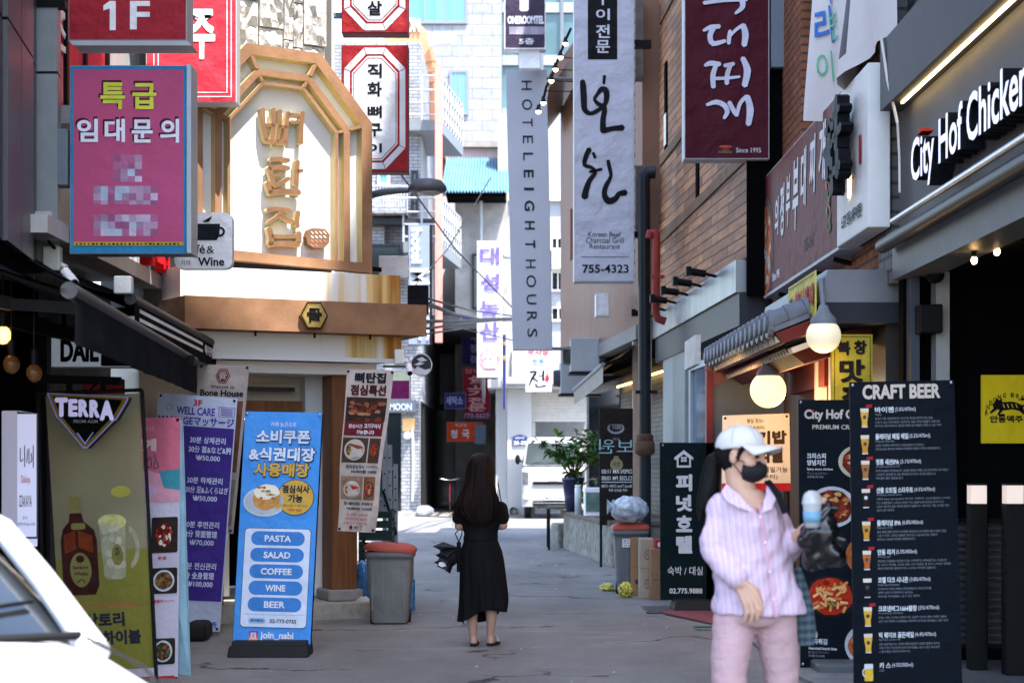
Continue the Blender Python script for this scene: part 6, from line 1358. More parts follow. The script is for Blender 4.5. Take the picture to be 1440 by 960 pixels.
a.text('점심시간', 8, 77, 28, 82.5, WHITE, .02, .0085); a.text('고기구이시', 30, 75.5, 54, 82.5, WHITE, .03, .0085); a.text('가능합니다', 20, 85, 46, 91, WHITE, .03, .0085)
wrect(2, 96, 39, 131, mat('photo_brown', '4c3a30', .5, var=.3, scale=16), .005); wrect(41, 96, 58, 131, mat('photo_umber', '54382a', .5, var=.35, scale=16), .005); food_disc(a, 20, 113, 15, 15, '8a4a30', ['7a3a26', 'a8683e', '6d7a3a', 'c89a6a'], 26, 7, mat('bowl_white', 'c4bab0', .4, var=.05), .008); food_disc(a, 49, 112, 8, 10, '8a3a20', ['b8602c', '6b2a18'], 14, 8, DG, .008)
a.text('제육쌈밥정식', 9, 134, 37, 139.5, BK2, .02, .008); a.text('두부조림정식', 40, 134, 58, 139, BK2, .0, .008); a.text('10,000원', 17, 141, 40, 146, BK2, .03, .008); a.text('9,000원', 43, 141, 57, 146, BK2, .03, .008)
wrect(2, 150, 36, 183, mat('photo_cream', '9a7c66', .5, var=.25, scale=16), .005); wrect(38, 150, 56, 183, mat('photo_wood', '8a5c3c', .5, var=.3, scale=16), .005); food_disc(a, 19, 169, 13, 12, 'b8382a', ['d86a3c', 'e0c8a0', 'c0341f', '8a2418'], 26, 9, mat('bowl_white', 'x'), .008); food_disc(a, 47, 168, 8, 11, '9a3020', ['c86030', 'b8a07a', '7a2a18'], 16, 10, DG, .008)
a.text('콩나물비빔밥', 7, 186, 33, 191, BK2, .02, .008); a.text('부대찌개', 36, 186, 54, 191, BK2, .02, .008); a.text('10,000원', 12, 193, 34, 198, BK2, .02, .008); a.text('10,000원', 36, 193, 54, 198, BK2, .02, .008)
for k, s_ in enumerate(('공기밥 1,000원', '계란후라이 500원', '숯불고기 4,000원')): a.text(s_, 12 - k * 2, 202 + k * 6, 48, 206 + k * 6, mat('print_red', 'x'), .0, .008)
a.poly(hexa(22, 222, 3, 2.8), MRN, .008); a.text('뼈탄집', 28, 219, 42, 225, BK2, .0, .008); a.build('print', t); grommets(a, t, ((2, 3), (62, 3), (3, 225), (60, 225)), BLKM)

# ---- right-hand boards
BRD = mat('board_slate', '151a21', .7, var=.05, spec=.04); CRM = mat('board_cream', 'c9bcae', .5, var=0); WB2 = mat('board_white', 'd6d8dc', .5, var=0); GRY = mat('board_grey', '878c94', .5, var=0)
t = thing('craft_beer_board', 'tall slate craft beer menu board with a column of beer glasses', 'menu board', (X(1275, 10.4), 10.4, 0))
a = quad((1195, 537), (1342, 534), (1354, 995), (1202, 998), (10.5, 10.5, 10.35, 10.35), 149, 461); slab(a, .02, BRD, 'sheet', t); a.text('CRAFT BEER', 18, 5, 128, 25, CRM, .045, .004)
items = (('바이젠', '(5.0%/470ml)', 'Weizen', 41, 31, '0', 'd9a53a', ('풍부한 거품 달콤하면서도 부드러운 목넘김 풍부한 효모 향을', '느낄 수 있는 상면 발효식 밀맥주로 100% 프리미엄홉이 사용으로', '맛이지는 풍부하면서도 깔끔한 뒷맛으로 부담없이 즐길 수 있는 맥주.')),
         ('플레티넘 페일 에일', '(5.2%/470ml)', 'Platinum Pale Ale', 79, 54, '', 'c98a2c', ('상큼한 과일향이 매력적이고 강렬한홉향이 가미되었고', '한모금 같은 몬이며 주류에서 빅반에의 해준은 미국식 에일에일이다.')),
         ('정릉 세션IPA', '(5.1%/470ml)', 'Jeongneung Session IPA', 115, 38, '1', 'a86a34', ('미국스타일의 세션IPA이다. 상큼한 열대가 주를 나고 은은하게 오르내릴이', '느껴진다. 쌉쌀할 맛 깊은 풍미를 맛이 좋고 향긋한 밸런스는', '어디감이 좋은 생동을 준다.')),
         ('선릉 오트밀 스타우트', '(4.5%/470ml)', 'Seolleung Oatmeal Stout', 155, 60, '1', '2a1a14', ('진함의 Baker Brewery에서 생산하는 흑맥주로, 고소한 볼트향, 드라이한', '다크 초콜릿향이 느껴지고 단맛은 적고 쌉쌀이상에 묵직한 단이가 적고', '나갔이 씁이하 갈은 묵직한 풍미가 일품이다. 부드러운 거품, 단맛은 적은', '끝이느낌이 흑맥주.')),
         ('플래티넘 IPA', '(6.8%/450ml)', 'Platinum I.P.A', 201, 39, '1', 'c98a2c', ('홉의 향을 쌉쌀 단맛이 도두풍을 전체적으로 향이풍의 홉의 다양한 향을', '느낄 수 있다. 진하고 쌉쌀한 맛이 있고 시트러스하는 향향이', '올라오는 스토롱 아메리칸 에일에일이다.')),
         ('안동 라거', '(5.3%/450ml)', 'Andong Lager', 242, 28, '1', 'b8602c', ('경상북도 안동에서 생산되고 있는 수제맥주로 호맥의름 하고 외사한 맛.', '등 그리고 카라멜, 고소한 곡류, 다크 초콜릿, 열 등이 느껴지는 독특한', '풍미가 매력적인 엠버라거이다. 구수하고 묵직함이 일품이다.')),
         ('코젤 다크 시나몬', '(3.8%/470ml)', 'Kozel Dark Cinnamon', 281, 49, '', '1c1414', ('다크맥주의 독특한 훈향이 진한계피향으로 맥주의 향이름', '완벽히 살려주어 매력적이고 깊이있는', '부드러운 카라멜향을 느낄 수 있는 흑맥주.')),
         ('크로넨버그1664블랑', '(5%/470ml)', 'Kronenbourg 1664 Blanc', 321, 62, '1', 'd9a53a', ('프랑스 맥진 스타일의 밀맥주이다. 상큼한 시트러스향이 더해져 과일과', '같은 맛이 특특한 프로필향을 전해하며 부드러운 청량감을 느낄수 있다.')),
         ('빅 웨이브 골든에일', '(4.4%/470ml)', 'Big Wave Golden Ale', 358, 56, '', 'd9a53a', ('진한 황금색을 띠는 진향한 열대과일향과 깔끔한 홉향의 맥주로', '적절 단맛이 부드럽게 하와이의 바람을 느낄 수 있는 부드러운', '느낌이 좋은 하와이의 맥주이다.')),
         ('카 스', '(4.5%/500ml)', 'Cass', 400, 18, '', 'd9b03a', ()))
for nm, ml, en, y, w_, fl, c_, body in items:
    a.text(nm, 35, y - 4.6, 35 + w_ * .86, y + 3.6, WB2, .03, .004); a.text(ml, 37 + w_ * .86, y - 3.6, 37 + w_ * .86 + 29, y + 3.4, WB2, .0, .004); a.text(en, 35, y + 4.6, 35 + len(en) * 1.55, y + 7.6, GRY, .0, .004)
    for k, s_ in enumerate(body): a.text(s_, 35, y + 10.3 + k * 5.2, 35 + min(104, len(s_) * 2.55), y + 13.7 + k * 5.2, GRY, .0, .004)
    bm_ = mat('beer_' + c_, c_, .3, var=.2, scale=40); g0 = y - 3
    if nm == '카 스': a.rect(14, g0, 26, g0 + 24, bm_, .004, 1.5); a.rect(14, g0, 26, g0 + 7, WB2, .0052, 1.5); a.ring([(15 + 4 * math.cos(R(k)), g0 + 12 + 6 * math.sin(R(k))) for k in range(90, 271, 20)], [(15 + 2.4 * math.cos(R(k)), g0 + 12 + 4.4 * math.sin(R(k))) for k in range(90, 271, 20)], WB2, .0045)
    else:
        a.poly([(14, g0), (26, g0), (25.4, g0 + 9), (23.6, g0 + 20), (24, g0 + 27), (16, g0 + 27), (16.4, g0 + 20), (14.6, g0 + 9)], bm_, .004); a.poly([(14, g0), (26, g0), (25.6, g0 + 5.5), (14.4, g0 + 5.5)], mat('foam_white', 'd8cdb8', .5, var=.05), .0052); a.rect(15.9, g0 + 25.4, 24.1, g0 + 27, PALEG, .0052); a.ell(20, g0 + 12.5, 2.6, 2.8, DG if c_ != '2a1a14' else PALEG, .0055, 12)
    if fl: a.poly([(22, y - 8), (31, y - 8.6), (30, y - 5.6), (31.4, y - 4), (22, y - 4)], mat('ribbon_red', 'a3242c', .5, var=0), .0065)
a.build('print', t); grommets(a, t, ((4, 5), (144, 4))); stand_poles(a, t, (((2, 0), (2, 470)), ((147, 0), (147, 470)))); mb = MB(); mb.box(X(1200, 10.2), X(1352, 10.2), 10.1, 10.55, .01, .11); mb.build('base', mat('base_grey', (.12, .125, .13), .5), t, .02)
t = thing('chicken_menu_board', 'slate chicken menu board with round food photographs, behind the craft beer board', 'menu board', (X(1180, 12.3), 12.3, 0))
a = quad((1123, 562), (1243, 562), (1246, 945), (1126, 940), (12.4, 12.4, 12.25, 12.25), 120, 381); slab(a, .015, BRD, 'sheet', t)
a.text('City Hof Chicken', 8, 14, 116, 31, CRM, .04, .004); a.ell(20, 15.5, 1.8, 1.8, mat('ribbon_red', 'x'), .006); a.text('PREMIUM CRAFT BEER', 19, 35.5, 110, 42, CRM, .015, .004)
for y, l, e in ((76, ('크리스피', '양념치킨'), 'Spicy sauce chicken'), (206, ('페퍼로니 피자',), 'Pizza with pepperoni'), (328, ('모듬', '감자튀김'), 'Assorted french fries')):
    for k, s_ in enumerate(l): a.text(s_, 11, y + k * 9.5, 11 + len(s_) * 6.6, y + 8 + k * 9.5, WB2, .03, .004)
    y2 = y + 9.5 * len(l) + 2; a.text(e, 11, y2, 11 + len(e) * 1.9, y2 + 4, WB2, .02, .004); a.text({76: 'ヤンニョムチキン', 206: 'ペパロニピザ', 328: '盛り合わせフライドポテト'}[y], 11, y2 + 6, 40, y2 + 9.5, GRY, .0, .004); a.text({76: '调味炸鸡', 206: '意大利香肠披萨', 328: '炸薯条拼盘'}[y], 11, y2 + 11, 34, y2 + 14.5, GRY, .0, .004)
WP = mat('dish_white', 'b8bcc4', .4, var=.04)
food_disc(a, 84, 88, 29, 24, '6a2015', ['8a2a1c', 'a8402a', 'c8823c', '5a1812', 'd8b08a'], 40, 21, mat('dish_cream', 'b8b498', .4, var=.04), .004); food_disc(a, 46, 152, 34, 29, '5c2016', ['8a3020', 'a3452a', '6d2416', 'b8663a', 'c29a5c', '4a1610'], 60, 22, WP, .004); food_disc(a, 92, 220, 28, 27, 'a8502a', ['c8703c', 'b8482a', 'd89a5c', '8a3a20'], 40, 23, mat('dish_clay', 'a85e34', .5, var=.1), .004); food_disc(a, 92, 345, 30, 29, 'a85a34', ['c07a4c', 'b8683c', '8a4628'], 36, 25, WP, .004)
food_disc(a, 42, 278, 37, 30, 'b02c14', ['c8401c', 'a82410', '8a1c0c'], 30, 24, mat('pan_black', '1a1a1c', .4, var=0), .004, .86)
rr = random.Random(9)
for k in range(34):
    x_, y_, th = 42 + rr.uniform(-22, 22), 278 + rr.uniform(-18, 18), rr.uniform(0, 3.1); a.stroke([(x_ - 5 * math.cos(th), y_ - 4 * math.sin(th)), (x_ + 5 * math.cos(th), y_ + 4 * math.sin(th))], 3.6, mat('food_' + (c_ := rr.choice(['e0a060', 'd88848', 'e8b878', 'd0703c'])), c_, .4, var=.2, scale=60), .0105 + .0001 * k, 0, None, 0)
for k in range(6): a.ell(38 + k * 2, 286 + (k % 3) * 2, 2, 1.6, mat('food_7d8f4a', 'x'), .0142, 8, .5, k)
for k in range(12): a.stroke([(80 + k * 2.4, 330 + (k % 4) * 3), (84 + k * 2.2, 352 + (k % 3) * 4)], 3.4, mat('food_c07a4c', 'c07a4c', .4, var=.3, scale=60), .0125 + .0001 * k, 0, None, 0)
a.build('print', t); grommets(a, t, ((3, 4), (3, 374))); mb = MB(); mb.tube([a.p(2, 0, -.02), a.p(2, 392, -.02)], .01, 6).tube([a.p(118, 0, -.02), a.p(118, 392, -.02)], .01, 6).build('pole', BLKM, t); mb = MB(); mb.box(X(1145, 12.1), X(1240, 12.1), 11.95, 12.35, .0, .1); mb.build('base', mat('base_grey', 'x'), t, .02)
# ---- green-black hotel sign board
t = thing('motel_sign_board', 'dark green-black sign board with a white house emblem and upright white lettering', 'sign board', (X(970, 17.5), 17.5, 0))
GB2 = mat('board_green_black', '122123', .7, var=.06, spec=.04); a = quad((928, 622), (1011, 622), (1011, 843), (929, 843), 17.5, 83, 221); slab(a, .05, GB2, 'panel', t, bevel=.004)
a.poly([(20, 21), (33.5, 10.5), (47, 21), (47, 24), (43.5, 24), (43.5, 35), (23.5, 35), (23.5, 24), (20, 24)], WB2, .004); a.poly([(26, 22), (33.5, 16), (41, 22), (41, 32), (26, 32)], GB2, .0055); a.rect(29.5, 20, 37.5, 27, WB2, .007); a.rect(33.2, 20, 33.8, 27, GB2, .0085); a.rect(29.5, 23.2, 37.5, 23.8, GB2, .0085); a.rect(43.6, 22.6, 47.4, 23.2, GB2, .0085)
for ch, y0, y1 in (('피', 45, 67.5), ('넛', 74, 96), ('호', 103, 125), ('텔', 131.5, 155)): a.text(ch, 23, y0, 44.5, y1, WB2, .055, .004)
a.text('숙박 / 대실', 10, 174, 60, 186, WB2, .005, .004); a.text('02.775.9888', 12.5, 204.5, 59.5, 212, WB2, .025, .004); a.build('lettering', t)
MB().prism([(X(945, 17.3), 17.1, .02), (X(1005, 17.3), 17.1, .02), (X(1003, 17.3), 17.15, .12), (X(948, 17.3), 17.15, .12)], (0, .5, 0)).build('base', RUBBER, t, .02); grommets(a, t, ((4, 4), (79, 4)), STEEL)
# ---- lunch poster board behind the walking woman
t = thing('refill_poster_board', 'white poster board with big brown lettering behind the woman in the cap', 'poster board', (X(1063, 16.3), 16.3, 0))
a = quad((1016, 584), (1110, 581), (1112, 690), (1015, 690), 16.3, 96, 108); slab(a, .02, mat('poster_white', 'd4ccc6', .5, var=.05), 'sheet', t); DBN = mat('poster_ink', '3b2a24', .5, var=0)
a.text('평일 점심~', 35, 6, 60, 12, DBN, .01, .004); a.text('(돌솥제외)', 36, 16, 60, 22, DBN, .01, .004); a.text('공기밥', 28, 24, 91, 42, DBN, .06, .004); a.text('무한리필', 14, 47, 85, 68, DBN, .06, .004); a.text('공기밥 무한 리필가능', 10, 74, 92, 82, DBN, .01, .004); a.text('(2인부터)', 40, 85, 78, 92, DBN, .01, .004); a.rect(0, 97, 96, 108, mat('ribbon_red', 'x'), .004); a.build('print', t); grommets(a, t, ((4, 4), (92, 4)), BLKM); stand_poles(a, t, (((3, 0), (3, 190)), ((93, 0), (93, 190))), .012)
# ---- glass door poster seen from behind (mirrored lettering)
t = thing('mirrored_door_poster', 'dark poster board with mirrored lettering and a pale bottle, beside the downpipe', 'poster', (X(866, 24.6), 24.6, 0))
a = flat(843, 574, 890, 738, 24.6); slab(a, .03, mat('smoked_panel', '221d1b', .15, var=.1, scale=2), 'panel', t); BLP = mat('pale_blue_paint', '9cc4cc', .5, var=0); TAN = mat('tan_print', '8a7f5c', .5, var=.1)
a.text('보원', 842, 617, 891, 637, BLP, -.01, .004, rot=180); a.ring([(866 + 12 * math.cos(R(k)), 602 + 8 * math.sin(R(k))) for k in range(-40, 221, 20)], [(866 + 9 * math.cos(R(k)), 601 + 6 * math.sin(R(k))) for k in range(-40, 221, 20)], mat('grey_print', 'x'), .004); a.text('BEST', 860, 596, 873, 603, mat('grey_print', 'x'), .02, .004, rot=180); a.text('보원', 862, 615, 871, 619, mat('grey_print', 'x'), .0, .004, rot=180)
a.ell(867, 653, 9, 9, TAN, .004); a.rect(863, 641, 870, 648, TAN, .0042); a.text('한우', 862, 649, 872, 656, DG, .02, .006, rot=180)
for s_, x0, x1, y0, y1 in (('OPEN AM 11:00', 846, 889, 659.5, 665.5), ('CLOSE PM 10:00', 846, 889, 669, 675), ('Break Time 15:00~17:00', 846, 888, 681, 685), ('매주 일요일 휴무', 856, 882, 687, 691)): a.text(s_, x0, y0, x1, y1, WB2, .01, .004, rot=180)
a.rect(846, 677, 889, 678, WB2, .004); a.ell(863, 705, 3, 3, BLP, .004); a.text('주차가능', 868, 703, 880, 707, BLP, .0, .004, rot=180); a.build('print', t); MB().tube([P(845, 738, 24.62), P(845, 800, 24.62)], .02, 6).tube([P(888, 738, 24.62), P(888, 800, 24.62)], .02, 6).build('legs', BLKM, t)
# ============================================================ BINS, CRATES, BAGS, BOXES
def rbox(c, w, d, r):
    pts = []
    for sx, sy, t0 in ((1, 1, 0), (-1, 1, 90), (-1, -1, 180), (1, -1, 270)):
        for k in range(5): pts.append((c[0] + sx * (w / 2 - r) + r * math.cos(R(t0 + k * 22.5)), c[1] + sy * (d / 2 - r) + r * math.sin(R(t0 + k * 22.5))))
    return pts
def loftloops(mb, loops, mi=0, caps=(True, True), smooth=True):
    n = len(loops[0]); vs = [p for l in loops for p in l]
    mb.add(vs, [(i * n + j, i * n + (j + 1) % n, (i + 1) * n + (j + 1) % n, (i + 1) * n + j) for i in range(len(loops) - 1) for j in range(n)], mi, smooth)
    if caps[0]: mb.add(loops[0], [tuple(range(n))[::-1]], mi)
    if caps[1]: mb.add(loops[-1], [tuple(range(n))], mi)
def wheelie(lab, c, w, d, h, body, lid, tilt=0.):
    t = thing('wheelie_bin', lab, 'bin', c); x, y, z = c; mb = MB()
    loftloops(mb, [[(p[0], p[1], z + zz) for p in rbox((x, y), w * f, d * f, .05)] for zz, f in ((.03, .74), (.06, .78), (h * .8, .95), (h * .86, .96), (h * .861, 1.03), (h * .93, 1.04), (h * .931, 1.0))])
    for k in range(4): mb.box(x - w * .36 + k * w * .22, x - w * .35 + k * w * .22 + .012, y - d * .5 * .94 - .004, y - d * .3, z + h * .2, z + h * .78)
    mb.build('tub', body, t)
    mb = MB(); q = lambda f, zz: [(p[0], p[1], z + h * .935 + zz + tilt * (p[0] - x)) for p in rbox((x, y), w * f, d * f, .06)]
    loftloops(mb, [q(1.08, 0), q(1.09, .025), q(1.0, .05), q(.7, .075), q(.0, .08)]); mb.build('lid', lid, t)
    mb = MB(); mb.tube([(x - w * .4, y + d * .56, z + h * .9), (x + w * .4, y + d * .56, z + h * .9)], .015, 8); mb.build('handle', body, t)
    for s in (-1, 1):
        MB().lathe((x + s * w * .36, y - d * .1 if s < 0 else y + d * .3, z + .085), [(0, -.025), (.06, -.025), (.085, -.015), (.085, .015), (.06, .025), (0, .025)], 18, axis='x').build('wheel', RUBBER, t)
    return t
BING = mat('bin_grey', (.22, .213, .2), .6, var=.15, dirt=.5, scale=5); REDL = mat('bin_lid_red', (.42, .075, .045), .55, var=.12, dirt=.15, scale=7)
wheelie('grey wheelie bin with a red lid beside the bone grill house step', (X(549, 15.95), 15.95, .0), .44, .46, .74, BING, REDL, -.06)
BINB = mat('bin_blue_grey', (.17, .18, .2), .55, var=.12, dirt=.35, scale=5)
wb = wheelie('blue-grey wheelie bin carrying a tied rubbish bag, beside the cardboard', (X(886, 19.7), 19.7, .0), .40, .42, .80, BINB, REDL, .02)
a = flat(875, 757, 892, 769, 19.7 - .212); a.rect(875, 757, 892, 769, WHITE, .012); 
for k in range(3): a.text(('음식물', '수거함', '전용')[k], 876.5, 758.2 + k * 3.6, 890 - k, 761 + k * 3.6, BK2, .01, .014)
a.build('sticker', wb)
def fuse(name, mb, vox, m, root, sm=3, disp=None, mats=None):
    """close one skin over overlapping closed shapes"""
    me = bpy.data.meshes.new('tmp'); me.from_pydata([tuple(v) for v in mb.v], [], mb.f); bm = bmesh.new(); bm.from_mesh(me); bmesh.ops.recalc_face_normals(bm, faces=bm.faces); bm.to_mesh(me); bm.free()
    ob = bpy.data.objects.new('tmp', me); COL.objects.link(ob)
    q = ob.modifiers.new('r', 'REMESH'); q.mode = 'VOXEL'; q.voxel_size = vox
    if sm: q = ob.modifiers.new('s', 'SMOOTH'); q.factor = .5; q.iterations = sm
    dg = bpy.context.evaluated_depsgraph_get(); me2 = bpy.data.meshes.new_from_object(ob.evaluated_get(dg)); bpy.data.objects.remove(ob); bpy.data.meshes.remove(me)
    if disp:
        ns = [v.normal.copy() for v in me2.vertices]
        for v, nn in zip(me2.vertices, ns):
            d_ = disp(v.co, nn)
            if isinstance(d_, Vector): v.co += d_
            else: v.co += nn * d_
    o0 = Vector(root.location) if root else Vector()
    if root and root.parent: o0 = o0 + Vector(root.parent.location)
    for v in me2.vertices: v.co -= o0
    me2.name = name; me2.materials.clear(); me2.materials.append(m); me2.polygons.foreach_set('use_smooth', [True] * len(me2.polygons)); me2.update()
    o = bpy.data.objects.new(name, me2); COL.objects.link(o)
    if root: o.parent = root
    return o
def cap(mb, p0, r0, p1, r1, n=14):
    p0, p1 = Vector(p0), Vector(p1); mb.tube([p0, p1], [r0, r1], n); mb.ell(p0, r0, r0, r0, n, 8); mb.ell(p1, r1, r1, r1, n, 8)
def chain(mb, pts, n=14):
    for (p, r), (q, s) in zip(pts[:-1], pts[1:]): cap(mb, p, r, q, s, n)
NZ = lambda p, f, s=0: noise.noise(Vector((p.x * f + s, p.y * f, p.z * f)))
def bag(name, lab, c, rx, ry, rz, m, seed, knot=True, cat='bag', wr=.035, group=None):
    c = Vector(c); t = thing(name, lab, cat, (c.x, c.y, c.z - rz), group); mb = MB(); mb.ell(c, rx, ry, rz, 40, 26)
    o = []
    for v in mb.v:
        d = (v - c); n_ = d.normalized(); w = wr * (noise.noise(Vector((n_.x * 3 + seed, n_.y * 3, n_.z * 3))) + .6 * abs(noise.noise(Vector((n_.x * 7 + seed, n_.y * 7, n_.z * 7))))); o.append(v + n_ * w * rx * 4)
    mb.v = o; mb.build('sack', m, t)
    if knot: k = MB(); top = c + Vector((0, 0, rz * .95)); k.lathe(top, [(rx * .25, -.02), (rx * .08, .02), (rx * .1, .04), (rx * .22, .08), (rx * .05, .075)], 12); k.v = [v + Vector((.02 * NZ(v, 20), .02 * NZ(v, 20, 5), 0)) for v in k.v]; k.build('knot', m, t)
    return t
FILM = mat('clear_film_bag', (.45, .53, .6), .18, var=.45, scale=14, bump=.6, bscale=22, spec=.7)
t = bag('rubbish_bag', 'crumpled pale blue clear rubbish bag lying on the blue-grey bin', P(885, 716, 19.6) , .21, .2, .145, FILM, 3, False)
mb = MB(); c = P(860, 712, 19.6); mb.lathe(c, [(.02, .05), (.05, -.01), (.09, -.05)], 10, axis='x'); mb.build('tail', FILM, t)
YBG = mat('yellow_bag', (.55, .52, .12), .3, var=.25, scale=20, bump=.5, bscale=40, spec=.6)
bag('small_yellow_bag', 'small yellow waste bag lying alone on the road left of the bin', (X(854, 20.0), 20.0, .05), .075, .06, .045, YBG, 5, False, wr=.13); bag('small_yellow_bag', 'small yellow and black patterned waste bag leaning on the cardboard', (X(880, 19.05), 19.05, .09), .075, .06, .085, mat('yellow_spotted_bag', (.5, .45, .08), .35, var=.9, scale=26), 8, False, wr=.12)
BLB = mat('blue_film_bag', (.05, .2, .5), .2, var=.4, scale=14, bump=.5, bscale=22, spec=.7); WBG = mat('white_film_bag', (.62, .63, .64), .3, var=.12, scale=14, bump=.6, bscale=24)
bag('blue_film_bag', 'blue see-through rubbish bag between the column and the red-lidded bin', (X(511, 16.9), 16.9, .34), .11, .1, .2, BLB, 11, False); bag('white_film_bag', 'white rubbish bag on the ground between the column and the red-lidded bin', (X(512, 16.6), 16.6, .1), .1, .09, .11, WBG, 12, False)
bag('white_film_bag', 'white sack on the doorstep of the far hotel', (X(598, 48.3), 48.3, .17), .24, .2, .15, WBG, 14, False)
def crate(lab, x0, x1, y0, y1, z0, h, m, rows=3):
    t = thing('plastic_crate', lab, 'crate', ((x0 + x1) / 2, (y0 + y1) / 2, z0)); mb = MB(); th = .02
    mb.box(x0, x1, y0, y1, z0, z0 + th)
    for (a0, a1, b0, b1) in ((x0, x1, y0, y0 + th), (x0, x1, y1 - th, y1), (x0, x0 + th, y0 + th, y1 - th), (x1 - th, x1, y0 + th, y1 - th)):
        for k in range(rows): mb.box(a0, a1, b0, b1, z0 + th + (h - th) * k / rows + .012, z0 + th + (h - th) * (k + .72) / rows)
    for cx_ in (x0, x1 - .03):
        for cy_ in (y0, y1 - .03): mb.box(cx_ - .004, cx_ + .034, cy_ - .004, cy_ + .034, z0, z0 + h)
    mb.build('shell', m, t); MB().box(x0 - .008, x1 + .008, y0 - .008, y1 + .008, z0 + h - .05, z0 + h - .045).build('rim', m, t)
CBL = mat('crate_blue', (.03, .2, .42), .45, var=.1, dirt=.1); CGR = mat('crate_dark_green', (.015, .04, .035), .5, var=.15)
crate('bright blue plastic crate right of the red-lidded bin, lower of two', X(552, 17.2), X(580, 17.2), 17.2, 17.6, .012, .3, CBL); crate('blue plastic crate stacked upper of two behind the red-lidded bin', X(552, 17.2), X(578, 17.2), 17.2, 17.6, .313, .3, CBL)
for k in range(3): crate(('lowest', 'middle', 'topmost')[k] + ' dark green plastic crate stacked behind the red-lidded bin', X(500, 17.8) , X(547, 17.8), 18.2, 18.6, .013 + k * .335, .33, CGR)
# perforated rack with condenser behind the house
t = thing('perforated_rack', 'grey perforated steel rack with a condenser unit behind the bone grill house', 'rack', (X(545, 19.5), 19.6, 0))
RK = mat('rack_grey', (.25, .28, .33), .45, metal=.4, var=.1, dirt=.2); mb = MB()
for px, zt in ((541, 1.9), (548, 1.72), (556, 1.5)):
    x = X(px, 19.5); mb.box(x - .025, x + .025, 19.5, 19.505, .0, zt); mb.box(x + .0205, x + .025, 19.505, 19.55, 0, zt)
for z in (.6, 1.1, 1.45): mb.bar((X(522, 19.5), 19.52, z), (X(556, 19.5), 19.52, z), .03, .035)
mb.each('frame', RK, t); mb = MB()
for px, zt in ((541, 1.9), (548, 1.72), (556, 1.5)):
    for k in range(9): mb.lathe((X(px, 19.5), 19.497, .3 + (zt - .45) * k / 8), [(0, 0), (.011, 0), (.011, .002)], 8, axis='y')
mb.build('hole', BLKM, t)
MB().box(X(520, 19.6), X(538, 19.6), 19.55, 19.9, 1.14, 1.75).build('condenser', mat('condenser_teal', (.1, .17, .19), .5, var=.15), t, .01)
mb = MB()
for k in range(10): mb.box(X(521, 19.6), X(537, 19.6), 19.535, 19.549, 1.2 + k * .05, 1.225 + k * .05)
mb.build('louvres', DGREY, t); MB().bar((X(538, 19.4), 19.45, 1.2), (X(557, 19.4), 19.45, .7), .03, .03).build('brace', BLKM, t)
# cardboard
CB1 = mat('cardboard_brown', (.33, .19, .105), .8, var=.12, scale=4, dirt=.1); CB2 = mat('cardboard_pale', (.40, .33, .25), .8, var=.1, scale=4)
def carton(lab, x0, x1, y0, y1, z0, z1, m, marks):
    t = thing('cardboard_box', lab, 'box', ((x0 + x1) / 2, (y0 + y1) / 2, z0), 'cardboard boxes by the motel sign board'); MB().box(x0, x1, y0, y1, z0, z1).build('carton', m, t, .006)
    zm = (z0 + z1) / 2; MB().box(x0 - .002, x1 + .002, y0 - .004, y0 - .001, zm - .003, zm + .003).build('seam', mat('tape_brown', (.2, .12, .06), .5, var=0), t)
    a = Art((x0, y0 - .006, z1), (x1, y0 - .006, z1), (x1, y0 - .006, z0), (x0, y0 - .006, z0), 0, 0, 100, 100); marks(a); a.build('print', t)
CI = mat('carton_ink', '4a382c', .7, var=0)
def ringmark(a):
    for cy_ in (27, 76): a.ring([(50 + 22 * math.cos(R(k)), cy_ + 8 * math.sin(R(k))) for k in range(0, 360, 20)], [(50 + 19 * math.cos(R(k)), cy_ + 6.8 * math.sin(R(k))) for k in range(0, 360, 20)], CI, .001, closed=True); a.text('TC', 38, cy_ - 3, 62, cy_ + 3, CI, .0, .001)
carton('brown cardboard box standing leftmost of three by the motel sign board', X(887, 19.4), X(902, 19.4), 19.35, 19.7, .01, .66, CB1, lambda a: a.rect(40, 72, 80, 80, CI, .001))
carton('pale grey cardboard box with two round marks, in the middle of three', X(899, 19.1), X(918, 19.1), 18.95, 19.3, .01, .67, CB2, ringmark)
carton('brown cardboard box with printed words, rightmost of three', X(913, 18.9), X(934, 18.9), 18.72, 18.94, .01, .57, CB1, lambda a: (a.text('신선식품', 58, 12, 66, 40, CI, .02, .001, rot=90), a.rect(10, 60, 90, 61, CI, .001)))
carton('small red and white printed box lying on top of the three boxes', X(919, 18.95), X(931, 18.95), 18.74, 18.95, .572, .67, mat('carton_red', (.45, .03, .04), .6), lambda a: a.ell(50, 55, 22, 28, WHITE, .001))
# mats, plates and drains on the road
t = thing('red_entrance_mat', 'speckled red rubber mat at the motel sign board', 'mat', (X(990, 16.6), 16.6, .02)); mm = mat('mat_red', (.2, .06, .065), .9, var=.6, scale=160, bump=.4, bscale=200)
MB().prism([(1.55, 17.2, .018), (3.0, 17.3, .018), (3.0, 15.3, .018), (2.3, 15.2, .018), (1.95, 15.4, .018), (1.72, 16.2, .018), (1.5, 16.9, .018)], (0, 0, .014)).build('rubber', mm, t)
t = thing('steel_cover', 'steel drain cover plate flush in the road before the motel sign board', 'cover', (X(925, 17.3), 17.3, .02)); MB().box(X(905, 17.4), X(946, 17.4), 17.0, 17.75, .01, .026).build('plate', mat('cover_steel', (.09, .085, .08), .5, metal=.4, var=.3, bump=.4, bscale=90), t, .003); MB().box(X(909, 17.4), X(913, 17.4), 17.1, 17.14, .0262, .03).build('handle', BLKM, t)
